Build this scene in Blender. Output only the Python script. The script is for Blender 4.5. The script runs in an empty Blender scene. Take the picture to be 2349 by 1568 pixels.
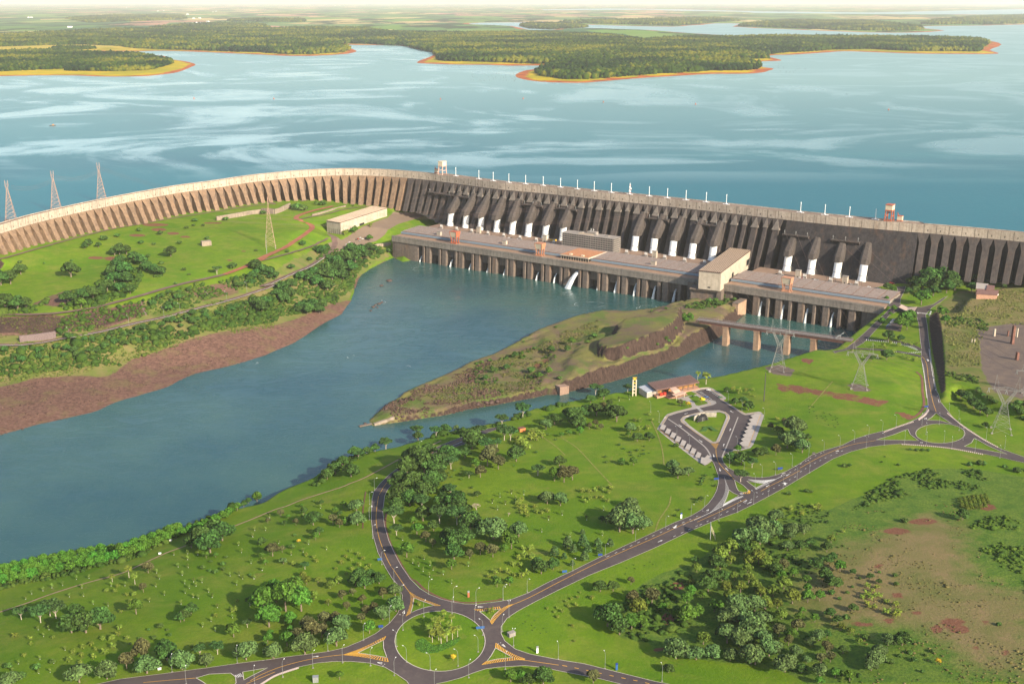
import bpy, bmesh, math, random
import numpy as np
R = math.radians
C = bpy.context.scene.collection
SC = bpy.context.scene
rng = np.random.default_rng(7)
random.seed(7)

# ---------------------------------------------------------------- camera
F, CX, CY, HC = 2600.0,1174.5,784.0,412.0     # focal length and centre in photo units, height over the river in m
TH = math.atan(CY / F)
cam = bpy.data.objects.new('camera', bpy.data.cameras.new('camera'))
C.objects.link(cam)
cam.location = (0,0, HC)
cam.rotation_euler = (math.pi / 2 - TH, 0,0)
cam.data.sensor_width = 36.0
cam.data.lens = F / 2349.0 * 36.0
cam.data.clip_start = 5.0
cam.data.clip_end = 400000.0
SC.camera = cam

# ---------------------------------------------------------------- light
SUN_H = (0.66,-0.751)          # horizontal direction towards the sun
SUN_EL = R(27)
w = bpy.data.worlds.new("World")
SC.world = w
w.use_nodes = True
nt = w.node_tree
bg = nt.nodes['Background']
sky = nt.nodes.new('ShaderNodeTexSky')
sky.sky_type = 'NISHITA'
sky.sun_disc = False
sky.sun_elevation = SUN_EL
sky.sun_rotation = math.atan2(SUN_H[0], SUN_H[1])
sky.altitude = 200
sky.air_density = 1.0
sky.dust_density = 2.0
nt.links.new(sky.outputs[0], bg.inputs[0])
bg.inputs[1].default_value = 0.115
sun = bpy.data.objects.new('sun', bpy.data.lights.new('sun', 'SUN'))
C.objects.link(sun)
sun.data.energy = 4.6
sun.data.angle = R(0.6)
sun.data.color = (1.0,0.87,0.66)
from mathutils import Vector
sun.rotation_euler = Vector((-SUN_H[0] * math.cos(SUN_EL), -SUN_H[1] * math.cos(SUN_EL), -math.sin(SUN_EL))).to_track_quat('-Z', 'Y').to_euler()
SC.view_settings.view_transform = 'Standard'
SC.view_settings.look = 'None'
SC.view_settings.exposure = 0.9
SC.view_settings.gamma = 1.0
SC.cycles.max_bounces = 5
SC.cycles.diffuse_bounces = 2
SC.cycles.glossy_bounces = 2
SC.cycles.transmission_bounces = 2
SC.cycles.transparent_max_bounces = 6
SC.cycles.volume_bounces = 1
SC.cycles.use_denoising = True

# ---------------------------------------------------------------- survey helpers
# Distances and sizes of the place were surveyed from the photograph: a sight line through a point of the photograph,
# met with a known height, gives the ground plan.
REG = {'A': (0,550), 'B': (1000,550), 'C': (2000,600), 'D': (2996,700), 'E': (0,1100), 'F': (1300,1100), 'G': (2300,1200),
       'H': (2996,1300), 'I': (0,1984), 'J': (1000,1984), 'K': (2000,1984), 'L': (2996,1984), 'Q': (1400,1600),
       'M': (0,0), 'N': (1300,0), 'O': (2696,0), 'V': (2600,1500), 'W': (1600,2350), 'X': (2700,1750), 'Y': (2500,800)}
SCL = {'M': 1400 / 2349, 'N': 1400 / 2349, 'O': 1400 / 2349, 'V': 500 / 1960, 'W': 500 / 2042, 'X': 500 / 2240, 'Y': 600 / 1882}
KP = 2349 / 4096
def T(reg, pts):
    x0, y0 = REG[reg]; s = SCL.get(reg, 1100 / 2300)
    return [((x0 + p[0] * s) * KP, (y0 + p[1] * s) * KP) + tuple(p[2:]) for p in pts]
def at(px, py, z=0.0):
    st, ct = math.sin(TH), math.cos(TH)
    u, v = px - CX, CY - py
    d = (u, F * ct + v * st, -F * st + v * ct)
    t = (z - HC) / d[2]
    return np.array((d[0] * t, d[1] * t, z))
def proj(p):
    st, ct = math.sin(TH), math.cos(TH)
    x, y, z = p[0], p[1], p[2] - HC
    zc = y * ct - z * st
    return CX + F * x / zc, CY - F * (y * st + z * ct) / zc, zc

# ---------------------------------------------------------------- object helpers
def tag(o, label=None, cat=None, group=None, kind=None):
    if label: o['label'] = label
    if cat: o['category'] = cat
    if group: o['group'] = group
    if kind: o['kind'] = kind
    return o
def thing(name, label, cat, loc=(0,0,0), rz=0.0, group=None):
    o = bpy.data.objects.new(name, None)
    o.empty_display_size = 1
    C.objects.link(o)
    o.location = [float(v) for v in loc]; o.rotation_euler = (0,0, rz)
    return tag(o, label, cat, group)
def link(name, me, mat=None, parent=None):
    o = bpy.data.objects.new(name, me)
    C.objects.link(o)
    if mat is not None and not me.materials: me.materials.append(mat)
    if parent is not None: o.parent = parent
    return o
def dup(root, loc, rz=0.0, label=None, group=None, scale=None):
    r = root.copy(); C.objects.link(r)
    r.location = [float(v) for v in loc]; r.rotation_euler = (0,0, rz)
    if scale is not None: r.scale = scale if hasattr(scale, '__len__') else (scale,) * 3
    if label: r['label'] = label
    if group: r['group'] = group
    for ch in list(root.children):
        c = ch.copy(); C.objects.link(c); c.parent = r
        for g in list(ch.children):
            d = g.copy(); C.objects.link(d); d.parent = c
    return r
class MB:
    """collects boxes, prisms, tubes; build() links them as one mesh object"""
    def __init__(s): s.v = []; s.f = []; s.m = []; s.mi = 0
    def add(s, vs, fs):
        o = len(s.v); s.v.extend([tuple(float(c) for c in p) for p in vs])
        for f in fs: s.f.append(tuple(o + i for i in f)); s.m.append(s.mi)
    def hexa(s, p):      # 8 points: bottom ring then top ring
        s.add(p, [(3,2,1,0),(4,5,6,7),(0,1,5,4),(1,2,6,5),(2,3,7,6),(3,0,4,7)])
    def box(s, x0, x1, y0, y1, z0, z1, fr=None):
        p = [(x0, y0, z0),(x1, y0, z0),(x1, y1, z0),(x0, y1, z0),(x0, y0, z1),(x1, y0, z1),(x1, y1, z1),(x0, y1, z1)]
        if fr: p = [fr(*q) for q in p]
        s.hexa(p)
    def prism(s, ring, z0, z1, fr=None):
        n = len(ring)
        p = [(x, y, z0) for x, y in ring] + [(x, y, z1) for x, y in ring]
        if fr: p = [fr(*q) for q in p]
        s.add(p, [tuple(range(n - 1,-1,-1)), tuple(range(n, 2 * n))] + [(i, (i + 1) % n, n + (i + 1) % n, n + i) for i in range(n)])
    def bar(s, a, b, r, r2=None, n=4):
        a = Vector([float(c) for c in a]); b = Vector([float(c) for c in b]); d = (b - a)
        if d.length < 1e-6: return
        d.normalize(); q = d.cross(Vector((0,0,1)))
        if q.length < 1e-3: q = Vector((1,0,0))
        q.normalize(); t = d.cross(q); r2 = r if r2 is None else r2
        vs = []
        for c, rr in ((a, r),(b, r2)):
            for i in range(n):
                an = 2 * math.pi * (i + .5) / n
                vs.append(c + q * (rr * math.cos(an)) + t * (rr * math.sin(an)))
        s.add(vs, [tuple(range(n)), tuple(range(2 * n - 1, n - 1,-1))] + [(i, n + i, n + (i + 1) % n, (i + 1) % n) for i in range(n)])
    def tube(s, pts, r, n=5):
        rr = r if hasattr(r, '__len__') else [r] * len(pts)
        for i in range(len(pts) - 1): s.bar(pts[i], pts[i + 1], rr[i], rr[i + 1], n)
    def lathe(s, prof, axis_a, axis_b, n=20):
        a = Vector([float(c) for c in axis_a]); b = Vector([float(c) for c in axis_b]); d = b - a
        L = d.length; d.normalize(); q = d.cross(Vector((0,1,0))).normalized(); t = d.cross(q)
        vs = []; fs = []
        for r, h in prof:
            for i in range(n):
                an = 2 * math.pi * i / n
                vs.append(a + d * (h * L) + q * (r * math.cos(an)) + t * (r * math.sin(an)))
        for k in range(len(prof) - 1):
            for i in range(n): fs.append((k * n + i, k * n + (i + 1) % n, (k + 1) * n + (i + 1) % n, (k + 1) * n + i))
        fs.append(tuple(range(n - 1,-1,-1))); fs.append(tuple((len(prof) - 1) * n + i for i in range(n)))
        s.add(vs, fs)
    def mesh(s, name, mats):
        me = bpy.data.meshes.new(name)
        me.from_pydata(s.v, [], s.f)
        mats = mats if isinstance(mats, (list, tuple)) else [mats]
        for m in mats: me.materials.append(m)
        if len(mats) > 1: me.polygons.foreach_set('material_index', s.m)
        bm = bmesh.new(); bm.from_mesh(me); bmesh.ops.recalc_face_normals(bm, faces=bm.faces[:]); bm.to_mesh(me); bm.free()
        me.update()
        return me
    def build(s, name, mats, parent=None):
        return link(name, s.mesh(name, mats), None, parent)
def np_mesh(name, V, Fc, mat=None, attrs=None, smooth=False):
    """V (n,3), Fc (m,k) all faces of the same size k"""
    me = bpy.data.meshes.new(name)
    V = np.asarray(V, np.float32); Fc = np.asarray(Fc, np.int32)
    m, k = Fc.shape
    me.vertices.add(len(V)); me.vertices.foreach_set('co', V.ravel())
    me.loops.add(m * k); me.loops.foreach_set('vertex_index', Fc.ravel())
    me.polygons.add(m); me.polygons.foreach_set('loop_start', np.arange(0, m * k, k, dtype=np.int32))
    me.polygons.foreach_set('loop_total', np.full(m, k, np.int32))
    if smooth: me.polygons.foreach_set('use_smooth', np.ones(m, bool))
    me.update(calc_edges=True)
    for n, (dom, ty, arr) in (attrs or {}).items():
        a = me.attributes.new(n, ty, dom)
        a.data.foreach_set('color' if ty == 'FLOAT_COLOR' else 'value', np.asarray(arr, np.float32).ravel())
    if mat: me.materials.append(mat)
    return me

# ---------------------------------------------------------------- materials
class NT:
    def __init__(s, name):
        s.m = bpy.data.materials.new(name); s.m.use_nodes = True; s.t = s.m.node_tree
        s.b = s.t.nodes['Principled BSDF']; s.out = s.t.nodes['Material Output']
        s.b.inputs['Roughness'].default_value = .85
        s.b.inputs['Specular IOR Level'].default_value = .25
    def n(s, ty, **kw):
        x = s.t.nodes.new(ty)
        for k, v in kw.items():
            if k.startswith('i_'): x.inputs[int(k[2:]) if k[2:].isdigit() else k[2:]].default_value = v
            else: setattr(x, k, v)
        return x
    def l(s, a, b): s.t.links.new(a, b)
    def pos(s, scale=(1,1,1), obj=False):
        g = s.n('ShaderNodeTexCoord').outputs['Object'] if obj else s.n('ShaderNodeNewGeometry').outputs['Position']
        mp = s.n('ShaderNodeMapping'); mp.inputs['Scale'].default_value = scale
        s.l(g, mp.inputs[0]); return mp.outputs[0]
    def noise(s, scale, detail=4, rough=.6, vec=None, dist=0):
        x = s.n('ShaderNodeTexNoise'); x.inputs['Scale'].default_value = scale; x.inputs['Detail'].default_value = detail
        x.inputs['Roughness'].default_value = rough; x.inputs['Distortion'].default_value = dist
        s.l(vec if vec is not None else s.pos(), x.inputs['Vector']); return x.outputs['Fac']
    def ramp(s, fac, stops):
        x = s.n('ShaderNodeValToRGB'); e = x.color_ramp.elements
        while len(e) < len(stops): e.new(.5)
        for i, (p, c) in enumerate(stops):
            e[i].position = p; e[i].color = (c, c, c, 1) if not hasattr(c, '__len__') else (*c[:3], 1)
        s.l(fac, x.inputs[0]); return x.outputs[0]
    def mix(s, fac, a, b, mode='MIX'):
        x = s.n('ShaderNodeMix'); x.data_type = 'RGBA'; x.blend_type = mode
        for sock, v in ((x.inputs[0], fac),(x.inputs[6], a),(x.inputs[7], b)):
            if hasattr(v, 'is_output'): s.l(v, sock)
            elif hasattr(v, '__len__'): sock.default_value = (*v[:3], 1)
            else: sock.default_value = v
        return x.outputs[2]
    def math(s, op, a, b=0.0, c=None):
        x = s.n('ShaderNodeMath'); x.operation = op
        for i, v in enumerate((a, b, c)):
            if v is None: continue
            if hasattr(v, 'is_output'): s.l(v, x.inputs[i])
            else: x.inputs[i].default_value = v
        return x.outputs[0]
    def attr(s, name, fac=True):
        x = s.n('ShaderNodeAttribute'); x.attribute_name = name
        return x.outputs['Fac'] if fac else x.outputs['Color']
    def bump(s, h, strength=.5, dist=1.0):
        x = s.n('ShaderNodeBump'); x.inputs['Strength'].default_value = strength; x.inputs['Distance'].default_value = dist
        s.l(h, x.inputs['Height']); s.l(x.outputs[0], s.b.inputs['Normal']); return x
    def base(s, c):
        if hasattr(c, 'is_output'): s.l(c, s.b.inputs['Base Color'])
        else: s.b.inputs['Base Color'].default_value = (*c[:3], 1)
def simple(name, col, rough=.8, var=.2, scale=.4, spec=.25, detail=4, metal=0):
    m = NT(name); m.b.inputs['Roughness'].default_value = rough; m.b.inputs['Specular IOR Level'].default_value = spec
    m.b.inputs['Metallic'].default_value = metal
    a = tuple(c * (1 - var) for c in col); b = tuple(min(1, c * (1 + var)) for c in col)
    m.base(m.ramp(m.noise(scale, detail), [(.3, a),(.7, b)]))
    return m.m
# ---------------------------------------------------------------- the lie of the land
def P2(reg, pts): return T(reg, pts)
def xy(pts, z=0.0):
    return np.array([at(p[0], p[1], p[2] if len(p) > 2 else z)[:2] for p in pts])
def rbf(ctrl):
    A = np.array([at(p[0], p[1], p[2]) for p in ctrl]); X = A[:, :2]; n = len(X)
    D = np.linalg.norm(X[:, None] - X[None], axis=2)
    M = np.zeros((n + 3, n + 3)); M[:n, :n] = D + np.eye(n) * 1.5; M[:n, n] = 1; M[:n, n + 1:] = X / 1000; M[n, :n] = 1; M[n + 1:, :n] = X.T / 1000
    c = np.linalg.solve(M, np.concatenate([A[:, 2], np.zeros(3)]))
    def f(x, y):
        o = np.full(x.shape, c[n]) + c[n + 1] * x / 1000 + c[n + 2] * y / 1000
        for i in range(n): o += c[i] * np.hypot(x - X[i, 0], y - X[i, 1])
        return o
    return f
def sdist(x, y, poly):
    """signed distance, positive inside"""
    d = np.full(x.shape, 1e9); ins = np.zeros(x.shape, bool); n = len(poly)
    for i in range(n):
        ax, ay = poly[i]; bx, by = poly[(i + 1) % n]
        ex, ey = bx - ax, by - ay; L = ex * ex + ey * ey + 1e-9
        t = np.clip(((x - ax) * ex + (y - ay) * ey) / L, 0,1)
        d = np.minimum(d, np.hypot(x - ax - t * ex, y - ay - t * ey))
        c = (ay > y) != (by > y)
        ins ^= c & (x < ex * (y - ay) / (ey if abs(ey) > 1e-9 else 1e-9) + ax)
    return np.where(ins, d, -d)
def sstep(v, a, b):
    t = np.clip((v - a) / (b - a), 0,1); return t * t * (3 - 2 * t)
def vnoise(x, y, s, seed=0):
    r = np.random.default_rng(seed); g = r.random((64,64))
    u, v = x / s, y / s; i, j = np.floor(u).astype(int), np.floor(v).astype(int); a, b = u - i, v - j
    a = a * a * (3 - 2 * a); b = b * b * (3 - 2 * b)
    q = lambda p, k: g[p % 64, k % 64]
    return (q(i, j) * (1 - a) + q(i + 1, j) * a) * (1 - b) + (q(i, j + 1) * (1 - a) + q(i + 1, j + 1) * a) * b
def fbm(x, y, s, seed=0, o=4):
    t = 0; a = .5
    for k in range(o): t = t + a * vnoise(x + 91 * k, y + 57 * k, s / 2 ** k, seed + k); a *= .5
    return t / (1 - .5 ** o)

# dam crest (downstream edge of the crest road, 120 m over the river)
CREST_P = [(-150,562),(-70,537)] + T('A', [(0,736),(150,692),(300,650),(600,580),(900,517),(1200,460),(1500,408),(1800,368)]) \
    + T('B', [(0,325),(200,303),(400,285),(600,273),(800,267),(1000,270),(1200,280),(1400,296),(1600,318),(1800,344)]) \
    + T('C', [(0,276),(400,312),(800,355),(1200,393),(1600,435),(2000,478)]) + T('D', [(0,278),(400,322),(800,362),(1200,398),(1600,430),(2000,464),(2296,492)]) + [(2500,553),(2700,573)]
Z_CREST, Z_LAKE, Z_DECK = 115.0,110.0,37.0
CREST = xy(CREST_P, Z_CREST)

# --- left bank, an island between the tailraces, right bank
L_SHORE = T('E', [(0,1340),(100,1335),(250,1300),(420,1250),(600,1195),(760,1150),(900,1105),(1080,1055),(1200,1020),(1300,975),(1420,925),(1500,880),(1600,850),(1750,815),(1880,780),(2000,735),(2150,705),(2200,680),(2300,630)]) \
    + T('F', [(100,430),(225,375),(195,350),(130,345),(150,300),(230,205),(240,130),(245,80),(280,40)]) \
    + T('B', [(860,1320),(870,1250),(890,1200),(930,1150),(1000,1100),(1060,1070),(1130,1035),(1200,1003)])
far_z0 = lambda pts: [tuple(v) for v in xy(pts)]
L_POLY = np.array([(-1500,700)] + far_z0([(-300,1090)]) + far_z0(L_SHORE) + [tuple(at(960,590,20)[:2])] + [(1000,1500),(2000,2600),(-1500,2600)])
I_NEAR = T('F', [(400,1260),(600,1230),(800,1200),(1000,1170),(1200,1120),(1400,1090),(1600,1050),(1750,1025),(1850,1000),(1940,1000),(2080,965),(2200,940)]) \
    + T('G', [(220,705),(400,655),(550,608),(700,548),(850,492),(1000,412),(1150,342),(1250,282),(1300,230)])
I_FAR = T('F', [(370,1215),(420,1170),(520,1090),(640,1020),(760,960),(900,900),(1050,840),(1200,760),(1400,690),(1600,590),(1750,525),(1900,465),(2050,415),(2130,385),(2280,360)]) \
    + T('G', [(240,145),(480,150),(700,128),(800,100),(890,90),(1000,55)]) + T('C', [(1550,1320),(1620,1300)])
I_END = [(1640,690),(1712,718),(1690,735)]
I_POLY = xy(I_NEAR[::-1] + I_FAR + I_END)
R_EDGE = [(-250,1395,8),(-100,1352,8),(0,1328,8),(110,1312,8),(250,1272,9),(380,1222,10),(480,1187,12),(520,1171,13)] \
    + T('I', [(1950,110,14),(2200,55,14)]) + [(640,1128,15),(720,1094,16)] \
    + T('F', [(90,1555,17),(300,1495,18),(600,1435,19),(850,1365,20),(1050,1315,20),(1300,1255,21),(1560,1210,22),(1640,1165,22),(1750,1115,23),(1900,1085,23),(2100,1045,24),(2300,1015,24)]) \
    + T('G', [(180,792,25),(300,777,26),(400,768,26),(540,730,28),(800,690,29),(1060,652,30),(1200,637,33),(1400,590,37),(1540,556,40),(1620,536,41),(1800,481,43),(1900,451,44),(2010,416,44),(2100,418,38),(2200,395,28)]) \
    + T('D', [(870,1335,27),(1000,1235,30),(1100,1155,33),(1160,1108,36)]) + [(2030,690,36),(1950,668,37)]
R_POLY = np.vstack([xy(R_EDGE), [(700,1620),(2200,1700),(2200,300),(-700,300)]])

def ctl(reg, pts): return T(reg, pts)
BASE_L = rbf(ctl('E', [(0,590,36),(200,585,36),(600,525,37),(1000,440,37),(1400,350,37),(1800,250,38),(2300,90,38),(0,860,12),(500,830,12),(1000,700,14),(1600,600,15),(2100,430,17),(2300,420,12),
        (500,640,25),(1200,520,26),(1800,330,29),(300,1150,4),(800,1000,4),(1500,750,4),(0,1335,0),(760,1150,0),(1420,925,0),(2000,735,0),(0,330,54),(400,330,54),(800,275,54),(1200,170,54),(1600,60,54),
        (300,500,38),(800,430,38.5),(1300,315,39),(1900,145,40)])
    + ctl('A', [(2050,1080,56),(0,1330,58),(400,1300,60),(0,1100,65),(600,1100,61),(1000,1000,61),(1500,1150,57),(1900,1000,60),(2200,800,64),(1500,800,66),(800,900,68),(300,1000,71),
        (0,1025,76),(300,935,75),(600,850,73),(1200,720,69),(1800,620,68),(2250,560,67)])
    + ctl('B', [(150,990,57),(420,850,57),(510,790,58),(430,700,60),(370,680,61),(450,640,62),(700,575,65),(0,850,62),(200,750,62),(400,525,65),(800,560,55),(1000,580,52),(1200,590,51),
        (760,840,38),(900,830,38),(1050,790,38),(600,900,38),(680,950,38),(620,1020,38),(400,1130,38),(100,1250,38),(640,800,38),(560,960,40),(520,850,50),(900,900,37),(1100,830,37),
        (900,1000,24),(700,1200,18),(500,1300,16),(300,1450,14),(860,1320,0),(1000,1100,0),(1150,960,12),(700,1400,6),(1250,640,42),(1400,640,39)]))
BASE_R = rbf(R_EDGE + [(150,1340,18),(400,1255,20),(0,1400,24),(250,1380,30),(500,1300,33),(700,1250,36),(0,1480,36),(300,1480,44),(600,1480,48),(850,1450,50),(0,1568,46),(400,1568,50),(800,1540,51),
        (1010,1470,51),(1010,1405,52),(1010,1535,50),(900,1300,42),(870,1200,36),(862,1130,32),(905,1075,29),(960,1040,27),(1000,1020,26),(1060,995,25),(1000,1200,42),(1100,1300,50),(1150,1395,52),(1400,1290,52),(1300,1200,47),
        (1200,1080,38),(1300,1000,32),(1450,1000,33),(1450,1100,42),(1600,1180,50),(1700,1140,49),(1800,1095,48),(1900,1050,48),(2000,1010,47),(2100,985,46),(2158,995,46),(2250,1020,47),(2349,1050,48),
        (1560,980,35),(1630,990,36),(1700,990,38),(1630,900,31),(1640,1050,42),(1660,1080,45),(1750,930,39),(1850,880,43),(1950,850,46),(1980,895,47),(2050,880,48),(2080,930,46),(1900,960,45),(1830,1020,46),
        (2000,820,44),(2060,840,44),(2085,860,42),(2108,960,45),(2130,900,41),(2128,830,38),(2118,760,35),(2112,720,35),(2060,690,37),(1960,790,28),(2000,740,31),(2050,750,33),(2060,800,33),(1930,800,29),
        (2170,640,40),(2100,660,38),(2250,1100,52),(2000,1150,54),(1850,1250,58),(2200,1250,62),(2349,1300,65),(1700,1400,57),(2000,1400,64),(2349,1568,72),(1700,1568,58),(1400,1420,53),(1300,1540,51),(1500,1568,54),(1650,1290,54)])
I_CTRL = [(847,964,2),(900,940,5),(1000,910,7),(1150,860,8),(1250,820,9),(1330,770,12),(1400,735,14),(1500,725,15),(1100,915,9),(1200,890,10),(1280,880,10)] \
    + T('G', [(0,420,17),(0,560,18),(150,480,18),(330,560,17),(500,480,17),(700,400,16),(850,320,17),(960,240,20),(100,300,17),(0,250,14),(1000,150,20),(920,100,24),(1100,60,20),(1200,60,17),(1150,160,18),(1250,180,15)])
BASE_I = rbf(I_CTRL)
I_TOP = xy(T('G', [(330,195),(420,165),(560,145),(760,110),(890,82),(900,120),(880,190),(800,250),(700,300),(560,345),(400,395),(260,400),(190,370),(170,310),(210,280),(340,260)]), 30)
BASE_T = rbf(T('G', [(170,330,25),(330,195,28),(420,165,33),(400,395,35),(560,345,37),(560,145,35),(890,82,37),(880,190,37),(260,400,31),(210,280,25),(700,300,36)]))
R_HIGH = xy(T('D', [(1560,1100),(1610,1280),(1640,1500)]) + T('H', [(1635,340),(1640,420),(1625,520),(1650,560)]) + T('H', [(1730,470),(1900,500),(2000,600),(2150,660),(2300,720)]) + [(2500,880),(2600,700)]
            + T('D', [(2300,930),(2100,930),(1850,1000),(1760,1115)]), 52)
BASE_H = rbf([(2200,720,47),(2150,760,45),(2165,850,47),(2250,850,50),(2340,800,50),(2340,700,50),(2400,900,52),(2200,900,49),(2300,680,50),(2180,790,47),(2230,780,49)])

def land(x, y):
    n = fbm(x, y, 60,3) - .5; n2 = fbm(x, y, 14,9) - .5
    sl = sdist(x, y, L_POLY); bl = BASE_L(x, y)
    hl = np.where(sl > 0, np.minimum(bl + n * 2.0,.55 * sl + n2 * 1.2), .35 * sl)
    sr = sdist(x, y, R_POLY); br = BASE_R(x, y)
    sh = sdist(x, y, R_HIGH)
    br2 = br + sstep(sh, -7,2) * (np.maximum(BASE_H(x, y), br) - br)
    # road cutting left of the high plateau
    hr = np.where(sr > 0, br2, br - 1.2 * np.abs(sr) + n2 * 2 * np.clip(-sr / 6,0,1))
    si = sdist(x, y, I_POLY); bi = BASE_I(x, y) + n * 2.5 + n2 * 1.5
    q = (bi + n2 * 3) / 6.0; bi = .35 * bi + .65 * (6.0 * (np.floor(q) + sstep(q - np.floor(q), .55,.95)) + n * 1.5)
    st = sdist(x, y, I_TOP)
    bi = bi + sstep(st + n2 * 6,-2.5,3.5) * (np.maximum(bi, BASE_T(x, y) + n * 2) - bi)
    hi = np.where(si > 0, np.minimum(bi, 2.2 * si + n2 * 4 * np.clip(si / 4,0,1)), .8 * si)
    h = np.maximum(np.maximum(hl, hr), hi)
    return np.maximum(h, -6.0)
GX0, GX1, GY0, GY1, GS = -960.0,1060.0,480.0,2120.0,3.5
gx = np.arange(GX0, GX1, GS); gy = np.arange(GY0, GY1, GS)
XX, YY = np.meshgrid(gx, gy)
ZZ = land(XX, YY)
NY, NX = ZZ.shape
def hgt(x, y):
    x = np.asarray(x, float); y = np.asarray(y, float)
    u = np.clip((x - GX0) / GS, 0, NX - 1.001); v = np.clip((y - GY0) / GS, 0, NY - 1.001)
    i = u.astype(int); j = v.astype(int); a = u - i; b = v - j
    z00, z10, z01, z11 = ZZ[j, i], ZZ[j, i + 1], ZZ[j + 1, i], ZZ[j + 1, i + 1]
    # the same diagonal as the mesh: (0,0)-(1,1)
    return np.where(a >= b, z00 + (z10 - z00) * a + (z11 - z10) * b, z00 + (z01 - z00) * b + (z11 - z01) * a)
ZS = np.arange(125.0,-.01,-.5)
def on(px, py, water=True):
    """the first point of the ground on a sight line"""
    st, ct = math.sin(TH), math.cos(TH); u, v = px - CX, CY - py
    d = np.array((u, F * ct + v * st, -F * st + v * ct)); t = (ZS - HC) / d[2]
    x, y = d[0] * t, d[1] * t
    ok = np.nonzero(hgt(x, y) >= ZS)[0]
    if len(ok) == 0: return at(px, py, 0.0)
    k = ok[0]
    if k == 0: return np.array((x[0], y[0], float(hgt(x[0], y[0]))))
    lo, hi = t[k - 1], t[k]
    for _ in range(14):
        m = (lo + hi) / 2
        if float(hgt(d[0] * m, d[1] * m)) >= HC + d[2] * m: hi = m
        else: lo = m
    return np.array((d[0] * hi, d[1] * hi, HC + d[2] * hi))
def onz(pts): return [on(p[0], p[1]) for p in pts]
def smooth(pts, k=6):
    p = np.array([q[:2] for q in pts], float)
    if len(p) < 3: return [tuple(q) for q in p]
    e = np.vstack([2 * p[0] - p[1], p, 2 * p[-1] - p[-2]]); o = []
    for i in range(1, len(e) - 2):
        for t in np.arange(k) / k:
            o.append(.5 * (2 * e[i] + (e[i + 1] - e[i - 1]) * t + (2 * e[i - 1] - 5 * e[i] + 4 * e[i + 1] - e[i + 2]) * t * t + (3 * e[i] - e[i - 1] - 3 * e[i + 1] + e[i + 2]) * t ** 3))
    o.append(p[-1]); return [tuple(q) for q in o]

# ---- ground cover, laid out as weights on the ground mesh
def zone(pts, soft, z=50.0, world=False):
    poly = np.array([on(*p[:2])[:2] for p in pts])
    return sstep(sdist(XX, YY, poly), -soft, soft)
W_SCRUB = zone([(2420,1100)] + T('H', [(2300,1270),(1900,1200),(1500,1200),(1250,1260),(1000,1400)]) + T('L', [(850,30),(700,100)]) + T('K', [(2200,240),(1950,350),(1600,560),(1350,640),(1150,760),(1000,900),(900,1050),(1000,1180),(1250,1230),(1300,1310),(1420,1310),(1700,1370),(2000,1400)])
               + T('L', [(250,1450),(520,1567)]) + [(2420,1567)], 5)
ROUGH = zone(T('D', [(1560,1100),(1610,1280),(1640,1500),(1640,1600)]) + T('H', [(1660,420),(1900,430),(1950,600),(2300,700)]) + [(2420,880),(2420,660),(2349,655),(2200,668)], 5)
W_DRY = zone(T('L', [(700,420),(1000,350),(1250,250),(1500,150),(1800,250),(1880,700),(2420,830),(2420,1500),(2000,1480),(1650,1250),(1300,1080),(700,1040),(350,900),(500,640)]), 40)
ROUGH = np.maximum(ROUGH, .66 * zone(T('E', [(-150,350),(500,350),(1200,215),(1700,90),(2300,-50)]) + T('B', [(300,1050),(560,900),(640,930),(820,960),(960,880),(1120,900),(1180,990),(1000,1090),(880,1240),(850,1330)]) + T('F', [(130,345),(225,375),(0,480)]) + T('E', [(2000,735),(1420,925),(760,1150),(0,1340),(-150,1370)]), 4))
W_DRY = np.maximum(W_DRY, .62 * ROUGH * sstep(fbm(XX, YY, 50,31), .4,.6))
W_SOIL = zone(T('H', [(1900,30),(2300,-30),(2420,300),(2300,620),(2050,560),(1950,380),(1930,200)]), 6) * .95
W_SOIL = np.maximum(W_SOIL, .75 * zone(T('H', [(120,350),(260,330),(390,370),(350,430),(190,410)]), 2.5))
W_SOIL = np.maximum(W_SOIL, .75 * zone(T('H', [(800,495),(930,490),(1040,545),(1000,560),(880,555)]), 2.5))
def blot(reg, lst, amp=1.0, soft=3):
    o = np.zeros_like(XX)
    for (x, y, rx, ry) in lst:
        q = T(reg, [(x + rx * math.cos(a), y + ry * math.sin(a)) for a in np.arange(10) * math.pi / 5])
        o = np.maximum(o, zone(q, soft))
    return o * amp
W_RED = np.maximum.reduce([
    zone(T('H', [(210,480),(350,490),(700,555),(1000,595),(1190,635),(1110,690),(900,650),(500,580),(250,560)]), 5) * .58,
    zone(T('H', [(430,300),(450,275),(545,290),(510,325)]), 1.5), zone(T('H', [(1220,730),(1290,730),(1400,765),(1330,790)]), 1.5),
    blot('L', [(1090,580,60,30),(1250,830,70,30),(1700,1050,130,40),(1760,1110,90,40),(1180,1035,50,25),(1570,1110,60,40),(2150,1310,50,25),(950,1070,110,28),(1400,975,50,20),(1980,1050,40,20),(1900,1260,60,18),(2000,90,80,30),(1250,290,130,30),(1450,210,130,26)], .8,4),
    blot('K', [(1480,750,70,40),(1400,1020,60,50),(1330,1280,50,25)], .85,2),
    blot('A', [(800,1005,70,14),(930,1012,60,18),(1330,770,70,14),(1450,802,60,12),(1150,818,80,12),(1550,830,50,10),(1300,730,120,14),(1780,715,90,8),(1920,1025,30,9),(2040,950,30,6)], .72,2.5),
    blot('F', [(1780,760,40,20),(1850,720,36,18)], .95,1.2), blot('E', [(2280,600,60,18),(30,1050,90,18)], .9,2)])
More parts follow.
